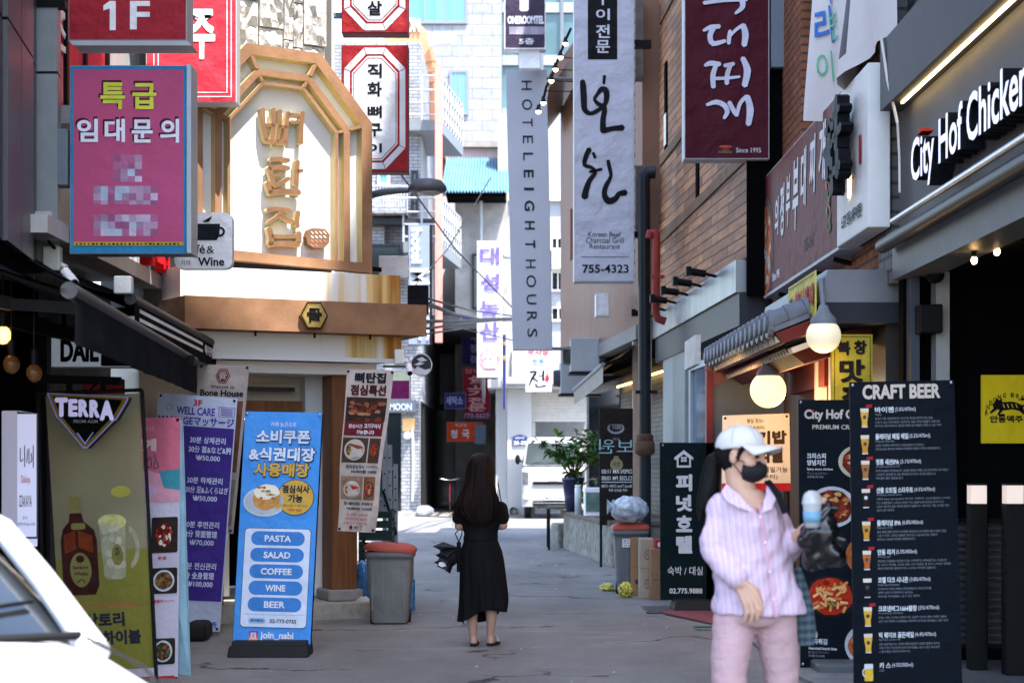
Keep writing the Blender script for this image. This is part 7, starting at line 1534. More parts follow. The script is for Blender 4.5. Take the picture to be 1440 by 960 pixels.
t = thing('concrete_strip', 'worn concrete strip with a green edge along the right shopfronts', 'pavement strip', (2.2, 14, .02)); MB().prism([(2.0, 15.3, .01), (3.0, 15.3, .01), (3.0, 9, .01), (2.3, 9, .01), (1.95, 12, .01)], (0, 0, .03)).build('slab', mat('worn_concrete', (.2, .195, .185), .85, var=.3, scale=5, dirt=.6), t); MB().box(X(975, 15.3), X(1003, 15.3), 15.2, 15.3, .041, .05).build('green_edge', mat('green_rubber', (.02, .09, .05), .7), t)
# little litter
rr = random.Random(21); lit = MB()
for k in range(60):
    y = rr.uniform(11.5, 34); x = rr.uniform(-1.0, 1.4) if rr.random() < .5 else rr.uniform(1.2, 2.0) if y < 22 else rr.uniform(-.9, .9); s = rr.uniform(.004, .011); th = rr.uniform(0, 3)
    lit.obox((x, y, .026), (s * math.cos(th), s * math.sin(th), 0), (-s * .6 * math.sin(th), s * .6 * math.cos(th), 0), (0, 0, .003))
o = lit.build('road_litter', mat('litter_pale', (.55, .54, .5), .8, var=.3, scale=30)); tag(o, 'pale scraps of litter scattered over the asphalt', 'litter', None, 'stuff')
# table, appliance, plant
t = thing('black_side_table', 'low black steel table at the far end of the stone planter', 'table', (X(786, 30), 30, 0)); mb = MB(); MB().box(X(771, 29.5), X(803, 29.5), 29.4, 30.6, .72, .76).build('top', mat('table_top_worn', (.12, .1, .08), .7, var=.4), t)
for px in (772, 802):
    for y in (29.45, 30.5): MB().box(X(px, 29.5) - .02, X(px, 29.5) + .02, y, y + .04, 0.01, .72).build('leg', BLKM, t)
t = thing('white_drinks_cabinet', 'small white glass-sided drinks cabinet standing on the stone planter', 'cabinet', (X(832, 26.6), 26.6, .69)); MB().box(X(822, 26.6), X(845, 26.6), 26.5, 26.95, .692, 1.13).build('case', WHITE, t, .01); MB().box(X(824, 26.5), X(843, 26.5), 26.488, 26.497, .76, 1.06).build('glass', mat('cabinet_glass', (.13, .2, .18), .1, var=.4), t)
t = thing('glass_jar', 'tall clear glass jar standing left of the drinks cabinet', 'jar', (X(813, 27.4), 27.4, .692)); MB().lathe((X(813, 27.4), 27.4, .692), [(.0, 0), (.055, 0), (.055, .42), (.045, .44), (.0, .44)], 18).build('body', mat('jar_glass', (.5, .54, .55), .1, var=.3), t); MB().lathe((X(813, 27.4), 27.4, .692), [(.0, .44), (.05, .441), (.05, .47), (0, .47)], 18).build('lid', WHITE, t)
LEAF = mat('leaf_green', (.05, .13, .025), .35, var=.5, scale=7, spec=.5); LEAF2 = mat('leaf_young', (.12, .24, .04), .35, var=.4, scale=7, spec=.5)
def leafmesh(mb, c, d, s, mi, rnd):
    d = d.normalized(); side = d.cross(Vector((rnd.uniform(-.4, .4), rnd.uniform(-.4, .4), 1))).normalized(); up_ = side.cross(d)
    prof = ((0, 0), (.3, .26), (.55, .3), (.8, .18), (1, 0)); L_ = [c + d * (s * a_) + side * (s * b_) - up_ * s * (.25 * a_ * a_ - .12 * (b_ > 0)) for a_, b_ in prof]; R_ = [c + d * (s * a_) - side * (s * b_) - up_ * s * (.25 * a_ * a_ - .12 * (b_ > 0)) for a_, b_ in prof]; M_ = [c + d * (s * a_) - up_ * s * .25 * a_ * a_ for a_, b_ in prof]
    for i in range(4): mb.add([M_[i], L_[i], L_[i + 1], M_[i + 1]], [(0, 1, 2, 3)], mi, True); mb.add([R_[i], M_[i], M_[i + 1], R_[i + 1]], [(0, 1, 2, 3)], mi, True)
t = thing('potted_shrub', 'glossy leafy shrub in a dark blue pot at the dark shop corner', 'plant', (X(806, 29), 29, .69)); rr = random.Random(2); fo = MB(); st_ = MB(); cx_ = X(806, 29)
MB().lathe((cx_, 29, .69), [(0, .002), (.12, .002), (.15, .25), (.18, .52), (.2, .53), (.2, .58), (.17, .58), (.16, .54), (0, .53)], 24).build('pot', mat('pot_blue', (.012, .016, .06), .25, var=.15, spec=.6), t)
for k in range(26):
    th = rr.uniform(0, 6.28); le = rr.uniform(.3, .74); dr = Vector((math.cos(th) * .75 + .12, math.sin(th) * .6, rr.uniform(.35, 1.5))).normalized(); p0 = Vector((cx_, 29, 1.24)); p1 = p0 + dr * le * .6 + Vector((0, 0, .1)); p2 = p0 + dr * le * 1.35 + Vector((0, 0, .12 * rr.uniform(-1, 1)))
    st_.tube([p0, p1, p2], [.01, .007, .003], 5)
    for j in range(14):
        f = .25 + .75 * j / 13; p = p1.lerp(p2, f) if f > .3 else p0.lerp(p1, f); leafmesh(fo, p, Vector((rr.uniform(-1, 1), rr.uniform(-1, 1), rr.uniform(-.5, .7))), rr.uniform(.1, .19), int(rr.random() < .3), rr)
for k in range(20): leafmesh(fo, Vector((cx_ + rr.uniform(.1, .4), 28.75 + rr.uniform(-.1, .3), rr.uniform(.85, 1.25))), Vector((rr.uniform(-1, 1), rr.uniform(-1, .3), rr.uniform(-1, .2))), rr.uniform(.09, .15), 0, rr)
st_.build('stem', mat('stem_brown', (.09, .07, .03), .8), t); fo.build('foliage', [LEAF, LEAF2], t, fixn=False)
# ============================================================ VAN AND BICYCLE
VW = mat('van_white', (.33, .33, .335), .35, var=.02, spec=.5); 
t = thing('white_van', 'white van facing the lane in front of the garage', 'van', (X(777, 47), 47, 0)); Yv = 46.5; xc = X(778, 47); W2 = .87
def vsec(y, zt, zb, w, r=.12): # one cross-section loop in x-z
    pts = []
    for sx, sz, t0 in ((1, 1, 0), (-1, 1, 90), (-1, -1, 180), (1, -1, 270)):
        for k in range(5): pts.append((xc + sx * (w - r) + r * math.cos(R(t0 + k * 22.5)), y, (zt - r if sz > 0 else zb + r) + r * math.sin(R(t0 + k * 22.5))))
    return pts
mb = MB(); loftloops(mb, [vsec(Yv - .02, .95, .42, .78), vsec(Yv, 1.12, .36, .85), vsec(Yv + .12, 1.4, .34, .87), vsec(Yv + .32, 1.46, .34, .87), vsec(Yv + 1.7, 1.46, .34, .87), vsec(Yv + 1.72, 1.2, .4, .86)]); mb.build('body', VW, t)
mb = MB()
def trap(y, z, w, r=.1): return [(xc - w, y, z), (xc - w + .02, y - .03, z), (xc + w - .02, y - .03, z), (xc + w, y, z), (xc + w, y + 1.2, z), (xc - w, y + 1.2, z)]
loftloops(mb, [[(p[0], p[1] if i < 4 else Yv + 1.68, p[2]) for i, p in enumerate(trap(Yv + y_, z_, w_))] for y_, z_, w_ in ((.2, 1.455, .83), (.52, 2.1, .74), (.62, 2.2, .7), (.8, 2.24, .6))], smooth=False); mb.build('cab', VW, t, .03)
ws = Art((xc - .735, Yv + .235, 2.06), (xc + .735, Yv + .235, 2.06), (xc + .80, Yv - .0, 1.5), (xc - .80, Yv - .0, 1.5), 0, 0, 100, 100)
ws = Art((xc - .71, Yv + .44, 2.07), (xc + .71, Yv + .44, 2.07), (xc + .79, Yv + .165, 1.5), (xc - .79, Yv + .165, 1.5), 0, 0, 100, 100)
ws.rect(1, 0, 99, 100, mat('van_glass', (.025, .035, .035), .12, var=.6, scale=1.5, spec=.25), .012, 6, depth=.01); ws.build('windscreen', t)
ws.stroke([(12, 100), (30, 92)], 2, BLKM, .02, 0, None, 0); ws.stroke([(40, 99), (62, 90), (78, 98)], 2, BLKM, .02, 0, None, 0); ws.build('wiper', t)
fr = Art((xc - .85, Yv - .005, 1.4), (xc + .85, Yv - .005, 1.4), (xc + .85, Yv - .005, .3), (xc - .85, Yv - .005, .3), 0, 0, 170, 110)
fr.rect(28, 38, 142, 46, BLKM, .06, 2, depth=.05); fr.rect(30, 92, 140, 106, mat('grille_black', (.01, .01, .011), .5), .05, 3, depth=.05); 
fr.build('grille', t); fr.rect(31, 97, 139, 98.5, VW, .055); fr.text('KIA', 74, 27, 98, 34, LGREY, .03, .03); fr.build('badge', t)
mb = MB(); loftloops(mb, [[(xc + sx, Yv + yy, z) for sx, yy in ((-.88, .1), (-.86, -.08), (-.6, -.13), (.6, -.13), (.86, -.08), (.88, .1))] for z in (.34, .36, .66, .69)], smooth=False); mb.build('bumper', VW, t, .02)
fr.rect(58, 76, 112, 88, mat('plate_offwhite', 'c9ccc8', .5, var=0), .17, 1, depth=.01); fr.text('86도 9154', 61, 78, 109, 86, BK2, .02, .173); fr.build('number_plate', t); fr.rect(28, 90, 142, 105, mat('grille_black', 'x'), .145, 3); fr.rect(30, 95, 140, 96.5, VW, .15); fr.build('lower_grille', t)
for s in (-1, 1):
    x = xc + s * .77; MB().prism([(x - .09, Yv - .055, 1.3), (x + .09, Yv - .055, 1.3 + .02 * s), (x + .08, Yv - .04, .95), (x - .07, Yv - .04, .95)], (0, .1, 0)).build('headlight', mat('headlight_glass', (.10, .11, .12), .15, var=.6, scale=8, spec=.4), t, .02)
    m_ = MB(); m_.tube([(xc + s * .84, Yv + .35, 1.55), (xc + s * .96, Yv + .25, 1.62)], .02, 6); m_.ell((xc + s * .98, Yv + .22, 1.62), .07, .06, .14, 12, 10); m_.build('mirror', BLKM, t)
    MB().lathe((xc + s * .7, Yv + .62, .31), [(0, -.1), (.2, -.1), (.3, -.09), (.31, -.05), (.31, .05), (.3, .09), (0, .1)], 22, axis='x').build('wheel', RUBBER, t); MB().ell((xc + s * .76, Yv - .12, .56), .07, .04, .05, 12, 8).build('fog_lamp', LGREY, t)
MB().box(xc - .8, xc + .8, Yv + 1.75, Yv + 4.4, .75, 1.75).build('load_bed', VW, t); MB().box(xc - .45, xc + .45, Yv + .2, Yv + 4.2, .3, .4).build('chassis', BLKM, t)
for s in (-1, 1): MB().lathe((xc + s * .68, Yv + 3.5, .31), [(0, -.1), (.3, -.09), (.31, -.05), (.31, .05), (.3, .09), (0, .1)], 22, axis='x').build('wheel', RUBBER, t)
t = thing('red_bicycle', 'dark red bicycle parked in the dark passage', 'bicycle', (X(633, 52.5), 52.5, 0)); xb = X(633, 52.5); RBK = mat('bicycle_red', (.25, .02, .03), .4)
for y in (52.1, 53.1):
    mb = MB(); mb.tube([(xb + .0, y + .33 * math.cos(R(k)), .34 + .33 * math.sin(R(k))) for k in range(0, 361, 20)], .022, 6, caps=False); mb.build('wheel', RUBBER, t)
mb = MB(); A_, B_, C_, D_ = (xb, 52.1, .34), (xb, 52.28, .9), (xb, 52.75, .36), (xb, 52.85, .88)
for p, q in ((A_, B_), (B_, C_), (B_, D_), (C_, D_), (C_, (xb, 53.1, .34)), (D_, (xb, 53.1, .34))): mb.tube([p, q], .024, 6)
mb.build('frame', RBK, t); MB().tube([(xb - .28, 52.2, 1.05), (xb, 52.26, 1.0), (xb + .28, 52.2, 1.05)], .015, 6).build('handlebar', STEEL, t); MB().ell((xb, 52.87, .93), .07, .13, .035, 12, 8).build('saddle', RUBBER, t)

# ============================================================ PARKED CAR (front left)
h = Vector((.55, -.835, 0)).normalized(); lf = Vector((-h.y, h.x, 0)); ori = Vector((-1.36, 5.35, 0)) - lf * .70 - h * .72
t = thing('parked_car', 'white car parked at the front left, its windscreen and bonnet in view', 'car', ori)
def cp(l, s, z): return ori + h * l + lf * s + Vector((0, 0, z))
CW = mat('car_white', (.52, .53, .545), .3, var=.01, spec=.5)
def csec(l, w, zb, zt, crown=.04):
    pr = [(-1, .0), (-1.0, .35), (-.985, .62), (-.95, .85), (-.85, .97), (-.6, 1.0), (-.3, 1.0), (0, 1.0), (.3, 1.0), (.6, 1.0), (.85, .97), (.95, .85), (.985, .62), (1, .35), (1, 0)]
    return [cp(l, s_ * w, zb + (zt - zb) * f + crown * (1 - s_ * s_) * (f > .9)) for s_, f in pr]
mb = MB(); loftloops(mb, [csec(*q) for q in ((-2.25, .62, .45, .85), (-2.15, .8, .3, 1.0), (-1.7, .89, .22, 1.02), (-.8, .91, .2, .97), (.2, .91, .2, .95), (.72, .90, .2, .94), (1.1, .89, .2, .90), (1.6, .87, .22, .83), (1.95, .82, .26, .76), (2.15, .72, .3, .66), (2.25, .55, .36, .52))]); mb.build('body', CW, t, sub=1)
def gsec(l, w, zt, inn): return [cp(l, -w, .93), cp(l, -w + inn * .5, (.93 + zt) / 2 + .02), cp(l, -w + inn, zt - .05), cp(l, -w + inn + .12, zt), cp(l, 0, zt + .03), cp(l, w - inn - .12, zt), cp(l, w - inn, zt - .05), cp(l, w - inn * .5, (.93 + zt) / 2 + .02), cp(l, w, .93)]
CGL = mat('car_glass', (.012, .013, .014), .05, var=.3, scale=3, spec=.8)
mb = MB(); loftloops(mb, [gsec(-1.75, .72, .96, .02), gsec(-1.1, .78, 1.29, .16), gsec(-.6, .8, 1.36, .2), gsec(-.1, .8, 1.34, .2), gsec(.08, .79, 1.275, .17), gsec(.68, .76, .965, .02)]); mb.build('windows', CGL, t)
mb = MB(); g0 = [gsec(-1.1, .79, 1.305, .155), gsec(-.6, .81, 1.375, .195), gsec(-.1, .81, 1.355, .195), gsec(.08, .80, 1.29, .165)]
mb.add([p for s_ in g0 for p in s_[2:7]], [(i * 5 + j, i * 5 + j + 1, i * 5 + j + 6, i * 5 + j + 5) for i in range(3) for j in range(4)], 0, True); mb.build('roof', CW, t)
for s_ in (-1, 1):
    mb = MB(); mb.tube([cp(.78, s_ * .735, .91), cp(.40, s_ * .70, 1.11), cp(.08, s_ * .655, 1.275), cp(-.3, s_ * .63, 1.34), cp(-.7, s_ * .63, 1.35), cp(-1.1, s_ * .64, 1.29), cp(-1.8, s_ * .7, .96)], [.05, .044, .042, .04, .04, .06, .12], 10); mb.build('pillar', CW, t)
    mb = MB(); mb.tube([cp(-.16, s_ * .80, .97), cp(-.2, s_ * .84, .99)], .03, 8); mb.ell(cp(-.25, s_ * .86, 1.0), .09, .06, .07, 16, 10); mb.build('mirror', CW, t)
    MB().prism([cp(1.75, s_ * .845, .68), cp(2.12, s_ * .6, .62), cp(2.14, s_ * .62, .52), cp(1.78, s_ * .86, .56)], h * .05 + lf * s_ * .02).build('headlight', mat('headlight_glass', 'x'), t)
    for l in (1.38, -1.35):
        rot = Matrix((lf, h, Vector((0, 0, 1)))).transposed(); MB().lathe(cp(l, s_ * .82, .32), [(0, -.09), (.2, -.1), (.31, -.09), (.32, -.05), (.32, .05), (.31, .09), (.2, .1), (0, .09)], 24, axis='x', rot=rot).build('wheel', RUBBER, t)
mb = MB()
for s0, s1 in ((-.5, .05), (.1, .62)): mb.tube([cp(.72, s0, .985), cp(.60, s0 + .25, 1.04), cp(.52, s1, 1.06)], .007, 6)
mb.tube([cp(.74, -.7, .965), cp(.74, .7, .965)], .014, 8); mb.build('wiper', BLKM, t); mb = MB()
for s_ in (-1, 1): mb.tube([cp(.8, s_ * .70, .962), cp(1.3, s_ * .69, .925), cp(1.9, s_ * .62, .80)], .005, 6)
mb.each('bonnet_gap', RUBBER, t)
# ============================================================ PEOPLE
def ellm(mb, c, a, b, d, nu=20, nv=12, vmax=1., mi=0):
    """ellipsoid on three axis vectors; vmax<1 keeps only the part round +d"""
    c, a, b, d = map(Vector, (c, a, b, d)); vs = []
    for i in range(nv + 1):
        th = math.pi * vmax * i / nv
        for j in range(nu): f = 2 * math.pi * j / nu; vs.append(c + a * (math.sin(th) * math.cos(f)) + b * (math.sin(th) * math.sin(f)) + d * math.cos(th))
    mb.add(vs, [(i * nu + j, (i + 1) * nu + j, (i + 1) * nu + (j + 1) % nu, i * nu + (j + 1) % nu) for i in range(nv) for j in range(nu)], mi, True)
def rings(mb, rs, n=48, fold=None, caps=(True, True)):
    """rs: (centre, half width, half depth); fold(i, angle, centre) -> radial factor"""
    loops = []
    for i, (c, rx, ry) in enumerate(rs):
        l = []
        for j in range(n):
            f = 2 * math.pi * j / n; w = 1 + (fold(i, f, c) if fold else 0); l.append(Vector((c[0] + rx * w * math.cos(f), c[1] + ry * w * math.sin(f), c[2])))
        loops.append(l)
    loftloops(mb, loops, 0, caps)
def hand(mb, w, d, across, n, curl=.5, s=1., spread=.06, thumb=-1):
    """palm with four fingers and a thumb; d along the palm, n towards the palm side"""
    w, d, across, n = Vector(w), Vector(d).normalized(), Vector(across).normalized(), Vector(n).normalized()
    lens = ((.034, .024, .018), (.038, .027, .019), (.036, .025, .018), (.028, .019, .016)); cu = curl if isinstance(curl, (list, tuple)) else [curl] * 4
    for i in range(4):
        k = i - 1.5; kn = w + (d * (.086 - .004 * abs(k - .3)) + across * k * .0195) * s
        cap(mb, w + across * k * .010 * s, .0145 * s, kn, .0105 * s, 10); p = kn; dr = (d + across * k * spread).normalized(); r0 = .0094 * s
        for q in range(3):
            an = cu[i] * (.55, .8, .5)[q]; dr = (dr * math.cos(an) + n * math.sin(an)).normalized() if q == 0 else (dr * math.cos(an) + (n - dr * n.dot(dr)).normalized() * math.sin(an)).normalized()
            e = p + dr * lens[i][q] * s; cap(mb, p, r0, e, r0 * .92, 10); p = e; r0 *= .92
    b = w + d * .018 * s + across * thumb * .018 * s; m1 = b + (d * .62 + across * thumb * .62 + n * .35).normalized() * .042 * s; m2 = m1 + (d * .85 + across * thumb * .2 + n * .4).normalized() * .032 * s; m3 = m2 + (d * .9 + n * .3).normalized() * .024 * s
    cap(mb, b, .0135 * s, m1, .0115 * s, 10); cap(mb, m1, .0108 * s, m2, .0095 * s, 10); cap(mb, m2, .0095 * s, m3, .0078 * s, 10)
SKIN = mat('skin', (.52, .30, .21), .5, var=.06, scale=14, spec=.35)
def hairmat(name, c, st_):
    return mat(name, c, .55, var=.6, scale=1., stretch=st_, spec=.1, bump=.25, bscale=2.)
UPZ = Vector((0, 0, 1))

# ---------------- woman in black walking away
Y0 = 13.95
def q(px, py, dy=0.): v = P(px, py, Y0); return Vector((v.x, v.y + dy, v.z))
t = thing('person', 'person in a black top and long black skirt walking away, long dark hair', 'person', (X(678, Y0), Y0, .015))
mb = MB(); ellm(mb, q(676, 660), (.073, 0, 0), (0, .092, 0), (0, 0, .115)); ellm(mb, q(676, 672, .05), (.055, 0, 0), (0, .05, 0), (0, 0, .055)); cap(mb, q(676, 676), .052, q(676, 704), .056)
for s in (-1, 1): ellm(mb, q(676 + s * 12.6, 664, .0), (.012, 0, 0), (0, .02, 0), (0, 0, .03))
rings(mb, [((*q(676, 702)[:2], q(676, 702)[2]), .09, .07), (q(676, 708), .16, .085), (q(676, 722), .165, .1), (q(676, 740), .14, .095), (q(676, 756), .12, .088), (q(676, 776), .15, .11), (q(676, 792), .165, .115), (q(676, 806), .12, .1)], 24)
aL, eL, wL = q(649, 714), q(645.5, 739, .0), q(662, 742, .2); aR, eR, wR = q(703, 714), q(707.5, 738, .0), q(694, 741, .2)
for a_, e_, w_ in ((aL, eL, wL), (aR, eR, wR)):
    chain(mb, [(a_, .048), (a_.lerp(e_, .5), .043), (e_, .038)]); chain(mb, [(e_, .038), (e_.lerp(w_, .35), .037), (w_, .025)]); ins = (q(678, 738, .32) - w_).normalized(); hand(mb, w_, ins, UPZ, Vector((0, -1, 0)) + ins * .1, .9, .95)
lk = ((q(666, 785), .085), (q(664, 838), .055), (q(663, 856, .01), .05), (q(664, 872, .0), .044), (q(665.5, 895, .01), .03)); rk = ((q(688, 785), .085), (q(691, 838), .055), (q(691, 856, .01), .05), (q(691, 870, .0), .044), (q(689.5, 893, .02), .03))
chain(mb, list(lk)); chain(mb, list(rk))
fl = [(q(666, 903, -.01), .03), (q(666.5, 906, .06), .03), (q(667.5, 906.5, .14), .022), (q(668, 906.5, .18), .014)]; frr = [(q(690, 902, .0), .03), (q(692, 903.5, .08), .03), (q(696, 904.5, .15), .022), (q(698, 904.5, .18), .014)]
chain(mb, fl); chain(mb, frr); chain(mb, [lk[-1], fl[0]]); chain(mb, [rk[-1], frr[0]])
fuse('body', mb, .0065, SKIN, t, 3)
BLKC = mat('black_cotton', (.006, .006, .0072), .85, var=.2, scale=18, spec=.15)
mb = MB(); rings(mb, [(q(676, 699), .075, .065), (q(676, 704), .12, .08), (q(676, 709), .175, .095), (q(676, 722), .178, .112), (q(676, 738), .155, .108), (q(676, 750), .14, .102), (q(676, 760), .145, .105)], 32)
for a_, e_ in ((aL, eL), (aR, eR)): chain(mb, [(a_ + Vector((0, 0, -.005)), .064), (a_.lerp(e_, .55), .066)])
fuse('top', mb, .009, BLKC, t, 4, lambda p, n: .005 * NZ(p, 14) + .004 * NZ(p, 30))
hem = lambda f: .06 * math.sin(f + 2.2) + .02 * math.sin(3 * f)
loops = []; sk = [(750, 676, 21), (757, 676, 22.5), (764, 676, 25), (774, 676, 28.5), (788, 677, 30), (803, 678, 30.5), (818, 679, 31), (832, 680, 31.5), (846, 681, 32), (857, 681, 32), (866, 680.5, 32.5)]
for i, (py, cx_, hw) in enumerate(sk):
    l = []; amp = .03 + .14 * (i / 10) ** 1.1
    for j in range(120):
        f = 2 * math.pi * j / 120; w = 1 + amp * (.55 * math.sin(7 * f + 1.2 * math.sin(i * .35)) + .6 * noise.noise(Vector((math.cos(f) * 2.6, math.sin(f) * 2.6, i * .12))) + .3 * math.sin(15 * f + i * .1)); c = q(cx_, py); rx = hw * Y0 / FPX
        l.append(Vector((c.x + rx * w * math.cos(f), c.y + rx * .74 * w * math.sin(f), c.z + hem(f) * (i / 10) ** 3 + .006 * noise.noise(Vector((f * 3, i, 0))))))
    loops.append(l)
mb = MB(); loftloops(mb, loops, 0, (True, False)); mb.build('skirt', mat('black_skirt_cloth', (.0055, .0055, .0065), .8, var=.25, scale=9, spec=.12), t, fixn=False)
HB = hairmat('hair_dark_brown', (.010, .0045, .004), (45, 45, 1.6))
mb = MB(); hr = [(636.6, 675, 3, .02, .0), (638.5, 675, 9, .055, -.0), (643, 675, 14.5, .09, -.01), (650, 675, 17.5, .108, -.012), (660, 675, 19, .112, -.02), (670, 674.5, 19.5, .105, -.03), (680, 674, 21, .095, -.05), (690, 673, 24, .085, -.07), (699, 672, 28, .075, -.085), (708, 671.5, 31, .06, -.095), (716, 672, 29.5, .05, -.1), (724, 673, 24, .04, -.105), (731, 674, 17, .03, -.105), (738, 675, 9, .018, -.1)]
loops = []
for i, (py, cx_, hw, ry, dy) in enumerate(hr):
    l = []
    for j in range(140):
        f = 2 * math.pi * j / 140; g_ = min(1, i / 6); w = 1 + g_ * (.08 * noise.noise(Vector((f * 5, i * .16, 3))) + .05 * noise.noise(Vector((f * 16, i * .12, 9)))); c = q(cx_, py, dy)
        l.append(Vector((c.x + hw * Y0 / FPX * w * math.cos(f), c.y + ry * w * math.sin(f), c.z + g_ * .05 * noise.noise(Vector((f * 9, 0, 4))) * (i / 13))))
    loops.append(l)
loftloops(mb, loops); hh = mb.build('hair', HB, t, fixn=False)
mb = MB(); rr = random.Random(8)
for k in range(90):
    x0 = rr.uniform(646, 700); p0 = q(x0, rr.uniform(672, 700), -.11); p1 = q(x0 + (x0 - 674) * .25 + rr.uniform(-3, 3), 715, -.13 + rr.uniform(-.02, .02)); p2 = q(x0 + (x0 - 674) * .3 + rr.uniform(-5, 5), rr.uniform(720, 742), -.115); mb.tube([p0, p1, p2], [.003, .0035, .0008], 4, caps=False)
mb.build('hair_strands', HB, t)
for nm, ft in (('sandal', fl), ('sandal', frr)):
    mb = MB(); c0, c1 = ft[0][0], ft[3][0]; d_ = (c1 - c0); d_.z = 0; d_.normalize(); sd = Vector((d_.y, -d_.x, 0)); pts = []
    for f, w in ((-.035, .0), (-.03, .026), (.02, .03), (.1, .036), (.18, .034), (.215, .015), (.215, -.015), (.18, -.036), (.1, -.034), (.02, -.03), (-.03, -.026)): v = c0 + d_ * f + sd * w; pts.append((v.x, v.y, .018))
    mb.prism(pts, (0, 0, .022)); o = mb.build('sandal', RUBBER, t, .004); mb = MB(); v = c0 + d_ * .12
    mb.tube([Vector((*(v + sd * .036)[:2], .04)), Vector((*(v + sd * .02)[:2], .085)), Vector((*v[:2], .095)), Vector((*(v - sd * .02)[:2], .085)), Vector((*(v - sd * .036)[:2], .04))], .008, 6); mb.build('strap', mat('sandal_strap', (.5, .46, .42), .5), o)
# folded umbrella hanging at her left side
t = thing('folded_umbrella', 'black folded umbrella with a white patch hanging beside the long black skirt', 'umbrella', q(628, 803, .05))
mb = MB(); rr = random.Random(6); tip = q(646, 770, .05)
for k in range(11):                                    # loose pleats of the furled cloth
    e = q(608 + (k * 5) % 17, 768 + k * 3.4, .05); e.y += .10 * math.sin(k * 2.1); w_ = q(634, 772 + k * 2.6, .05); w_.y += .10 * math.sin(k * 2.1 + .8); m_ = (e + w_) / 2 + Vector((.01, .03 * math.cos(k), .045)); m2 = (e + w_) / 2 + Vector((.02, -.03, -.04))
    vs = [tip, m_, e, m2, w_]; mb.add([v + Vector((0, o_, 0)) for o_ in (-.004, .004) for v in vs], [(0, 1, 2), (0, 2, 3), (0, 3, 4), (5, 7, 6), (5, 8, 7), (5, 9, 8), (0, 5, 6, 1), (1, 6, 7, 2), (2, 7, 8, 3), (3, 8, 9, 4), (4, 9, 5, 0)])
ellm(mb, q(632, 784, .05), (.075, 0, .03), (0, .07, 0), (-.02, 0, .075), 18, 10); mb.build('canopy', mat('umbrella_nylon', (.012, .012, .015), .5, var=.25, scale=30), t)
mb = MB(); cc = q(622, 792, -.02); mb.add([cc + Vector((-.025, -.03, .012)), cc + Vector((.02, -.035, .02)), cc + Vector((.035, -.03, -.015)), cc + Vector((0, -.035, -.025)), cc + Vector((-.03, -.03, -.01))], [(0, 1, 2, 3, 4)]); mb.build('white_patch', WHITE, t)
mb = MB(); mb.tube([q(645, 762, .05), q(645, 804, .05)], .018, 8); mb.build('handle', BLKM, t); MB().tube([q(645, 762, .05), q(640, 750, .03), q(648, 741, .12)], .005, 6).tube([q(645, 762, .05), q(649, 752, .03), q(650, 741, .12)], .005, 6).build('strap', BLKM, t)

# ---------------- woman in pink with a cap, near the camera
Y0 = 7.06
t = thing('person', 'person in a white cap, black face mask and pink striped shirt', 'person', (X(1062, Y0), Y0, .015))
f = Vector((.85, -.5, -.12)).normalized(); sd = f.cross(UPZ).normalized(); u = sd.cross(f).normalized()   # forward, towards the camera, up
hc = q(1043, 638); mb = MB()
ellm(mb, hc + u * .008, f * .092, sd * .072, u * .098); ellm(mb, hc + f * .03 - u * .055, f * .066, sd * .058, u * .06); ellm(mb, hc + f * .062 - u * .086, f * .026, sd * .026, u * .02)
ellm(mb, hc + f * .098 - u * .022, f * .018, sd * .012, u * .012); ellm(mb, hc + f * .092 - u * .005, f * .012, sd * .009, u * .026); ellm(mb, hc + f * .072 + u * .024, f * .022, sd * .05, u * .012)
for k in (-1, 1): ellm(mb, hc + sd * k * .074 - f * .004 - u * .012, f * .018, sd * .010, u * .031); ellm(mb, hc + sd * k * .04 + f * .055 - u * .03, f * .03, sd * .024, u * .022)
cap(mb, hc - u * .05 - f * .015, .054, q(1046, 702), .062)
rings(mb, [(q(1047, 688), .065, .055), (q(1048, 702), .12, .075), (q(1051, 714), .12, .095), (q(1051, 726), .12, .09), (q(1054, 770), .11, .08), (q(1058, 820), .115, .085), (q(1062, 850), .12, .09), (q(1062, 866), .1, .08)], 24)
sR, eR, wR = q(1014, 712), q(1004, 772, -.02), q(1036, 817, -.13); sL, eL, wL = q(1086, 710), q(1108, 772, .03), q(1128, 738, -.17)
for a_, e_, w_ in ((sR, eR, wR), (sL, eL, wL)): chain(mb, [(a_, .038), (a_.lerp(e_, .5), .04), (e_, .038)]); chain(mb, [(e_, .038), (e_.lerp(w_, .3), .037), (w_, .026)])
dh = (q(1056, 852, -.17) - wR).normalized(); hand(mb, wR, dh, Vector((.75, -.2, .55)), Vector((-.45, .5, -.35)), [.62, .55, .48, .44], 1.04, .08, 1)
dl = (q(1127, 716, -.2) - wL).normalized(); hand(mb, wL, dl, Vector((.2, .8, .1)), Vector((.9, -.1, .1)), .95, 1., .03, -1)
lg = [[(q(1034, 872), .066), (q(1028, 940, -.03), .055), (q(1028, 1010, -.08), .045), (q(1032, 1070, -.02), .045), (q(1034, 1140, .05), .034)], [(q(1088, 872), .066), (q(1094, 940, .02), .055), (q(1096, 1010, .03), .045), (q(1095, 1070, .1), .045), (q(1097, 1140, .2), .034)]]
for l in lg: chain(mb, l); e_ = l[-1][0]; chain(mb, [(Vector((e_.x, e_.y, .07)), .036), (Vector((e_.x, e_.y - .1, .055)), .036), (Vector((e_.x, e_.y - .19, .045)), .028)]); chain(mb, [l[-1], (Vector((e_.x, e_.y, .07)), .036)])
fuse('body', mb, .0044, SKIN, t, 2)
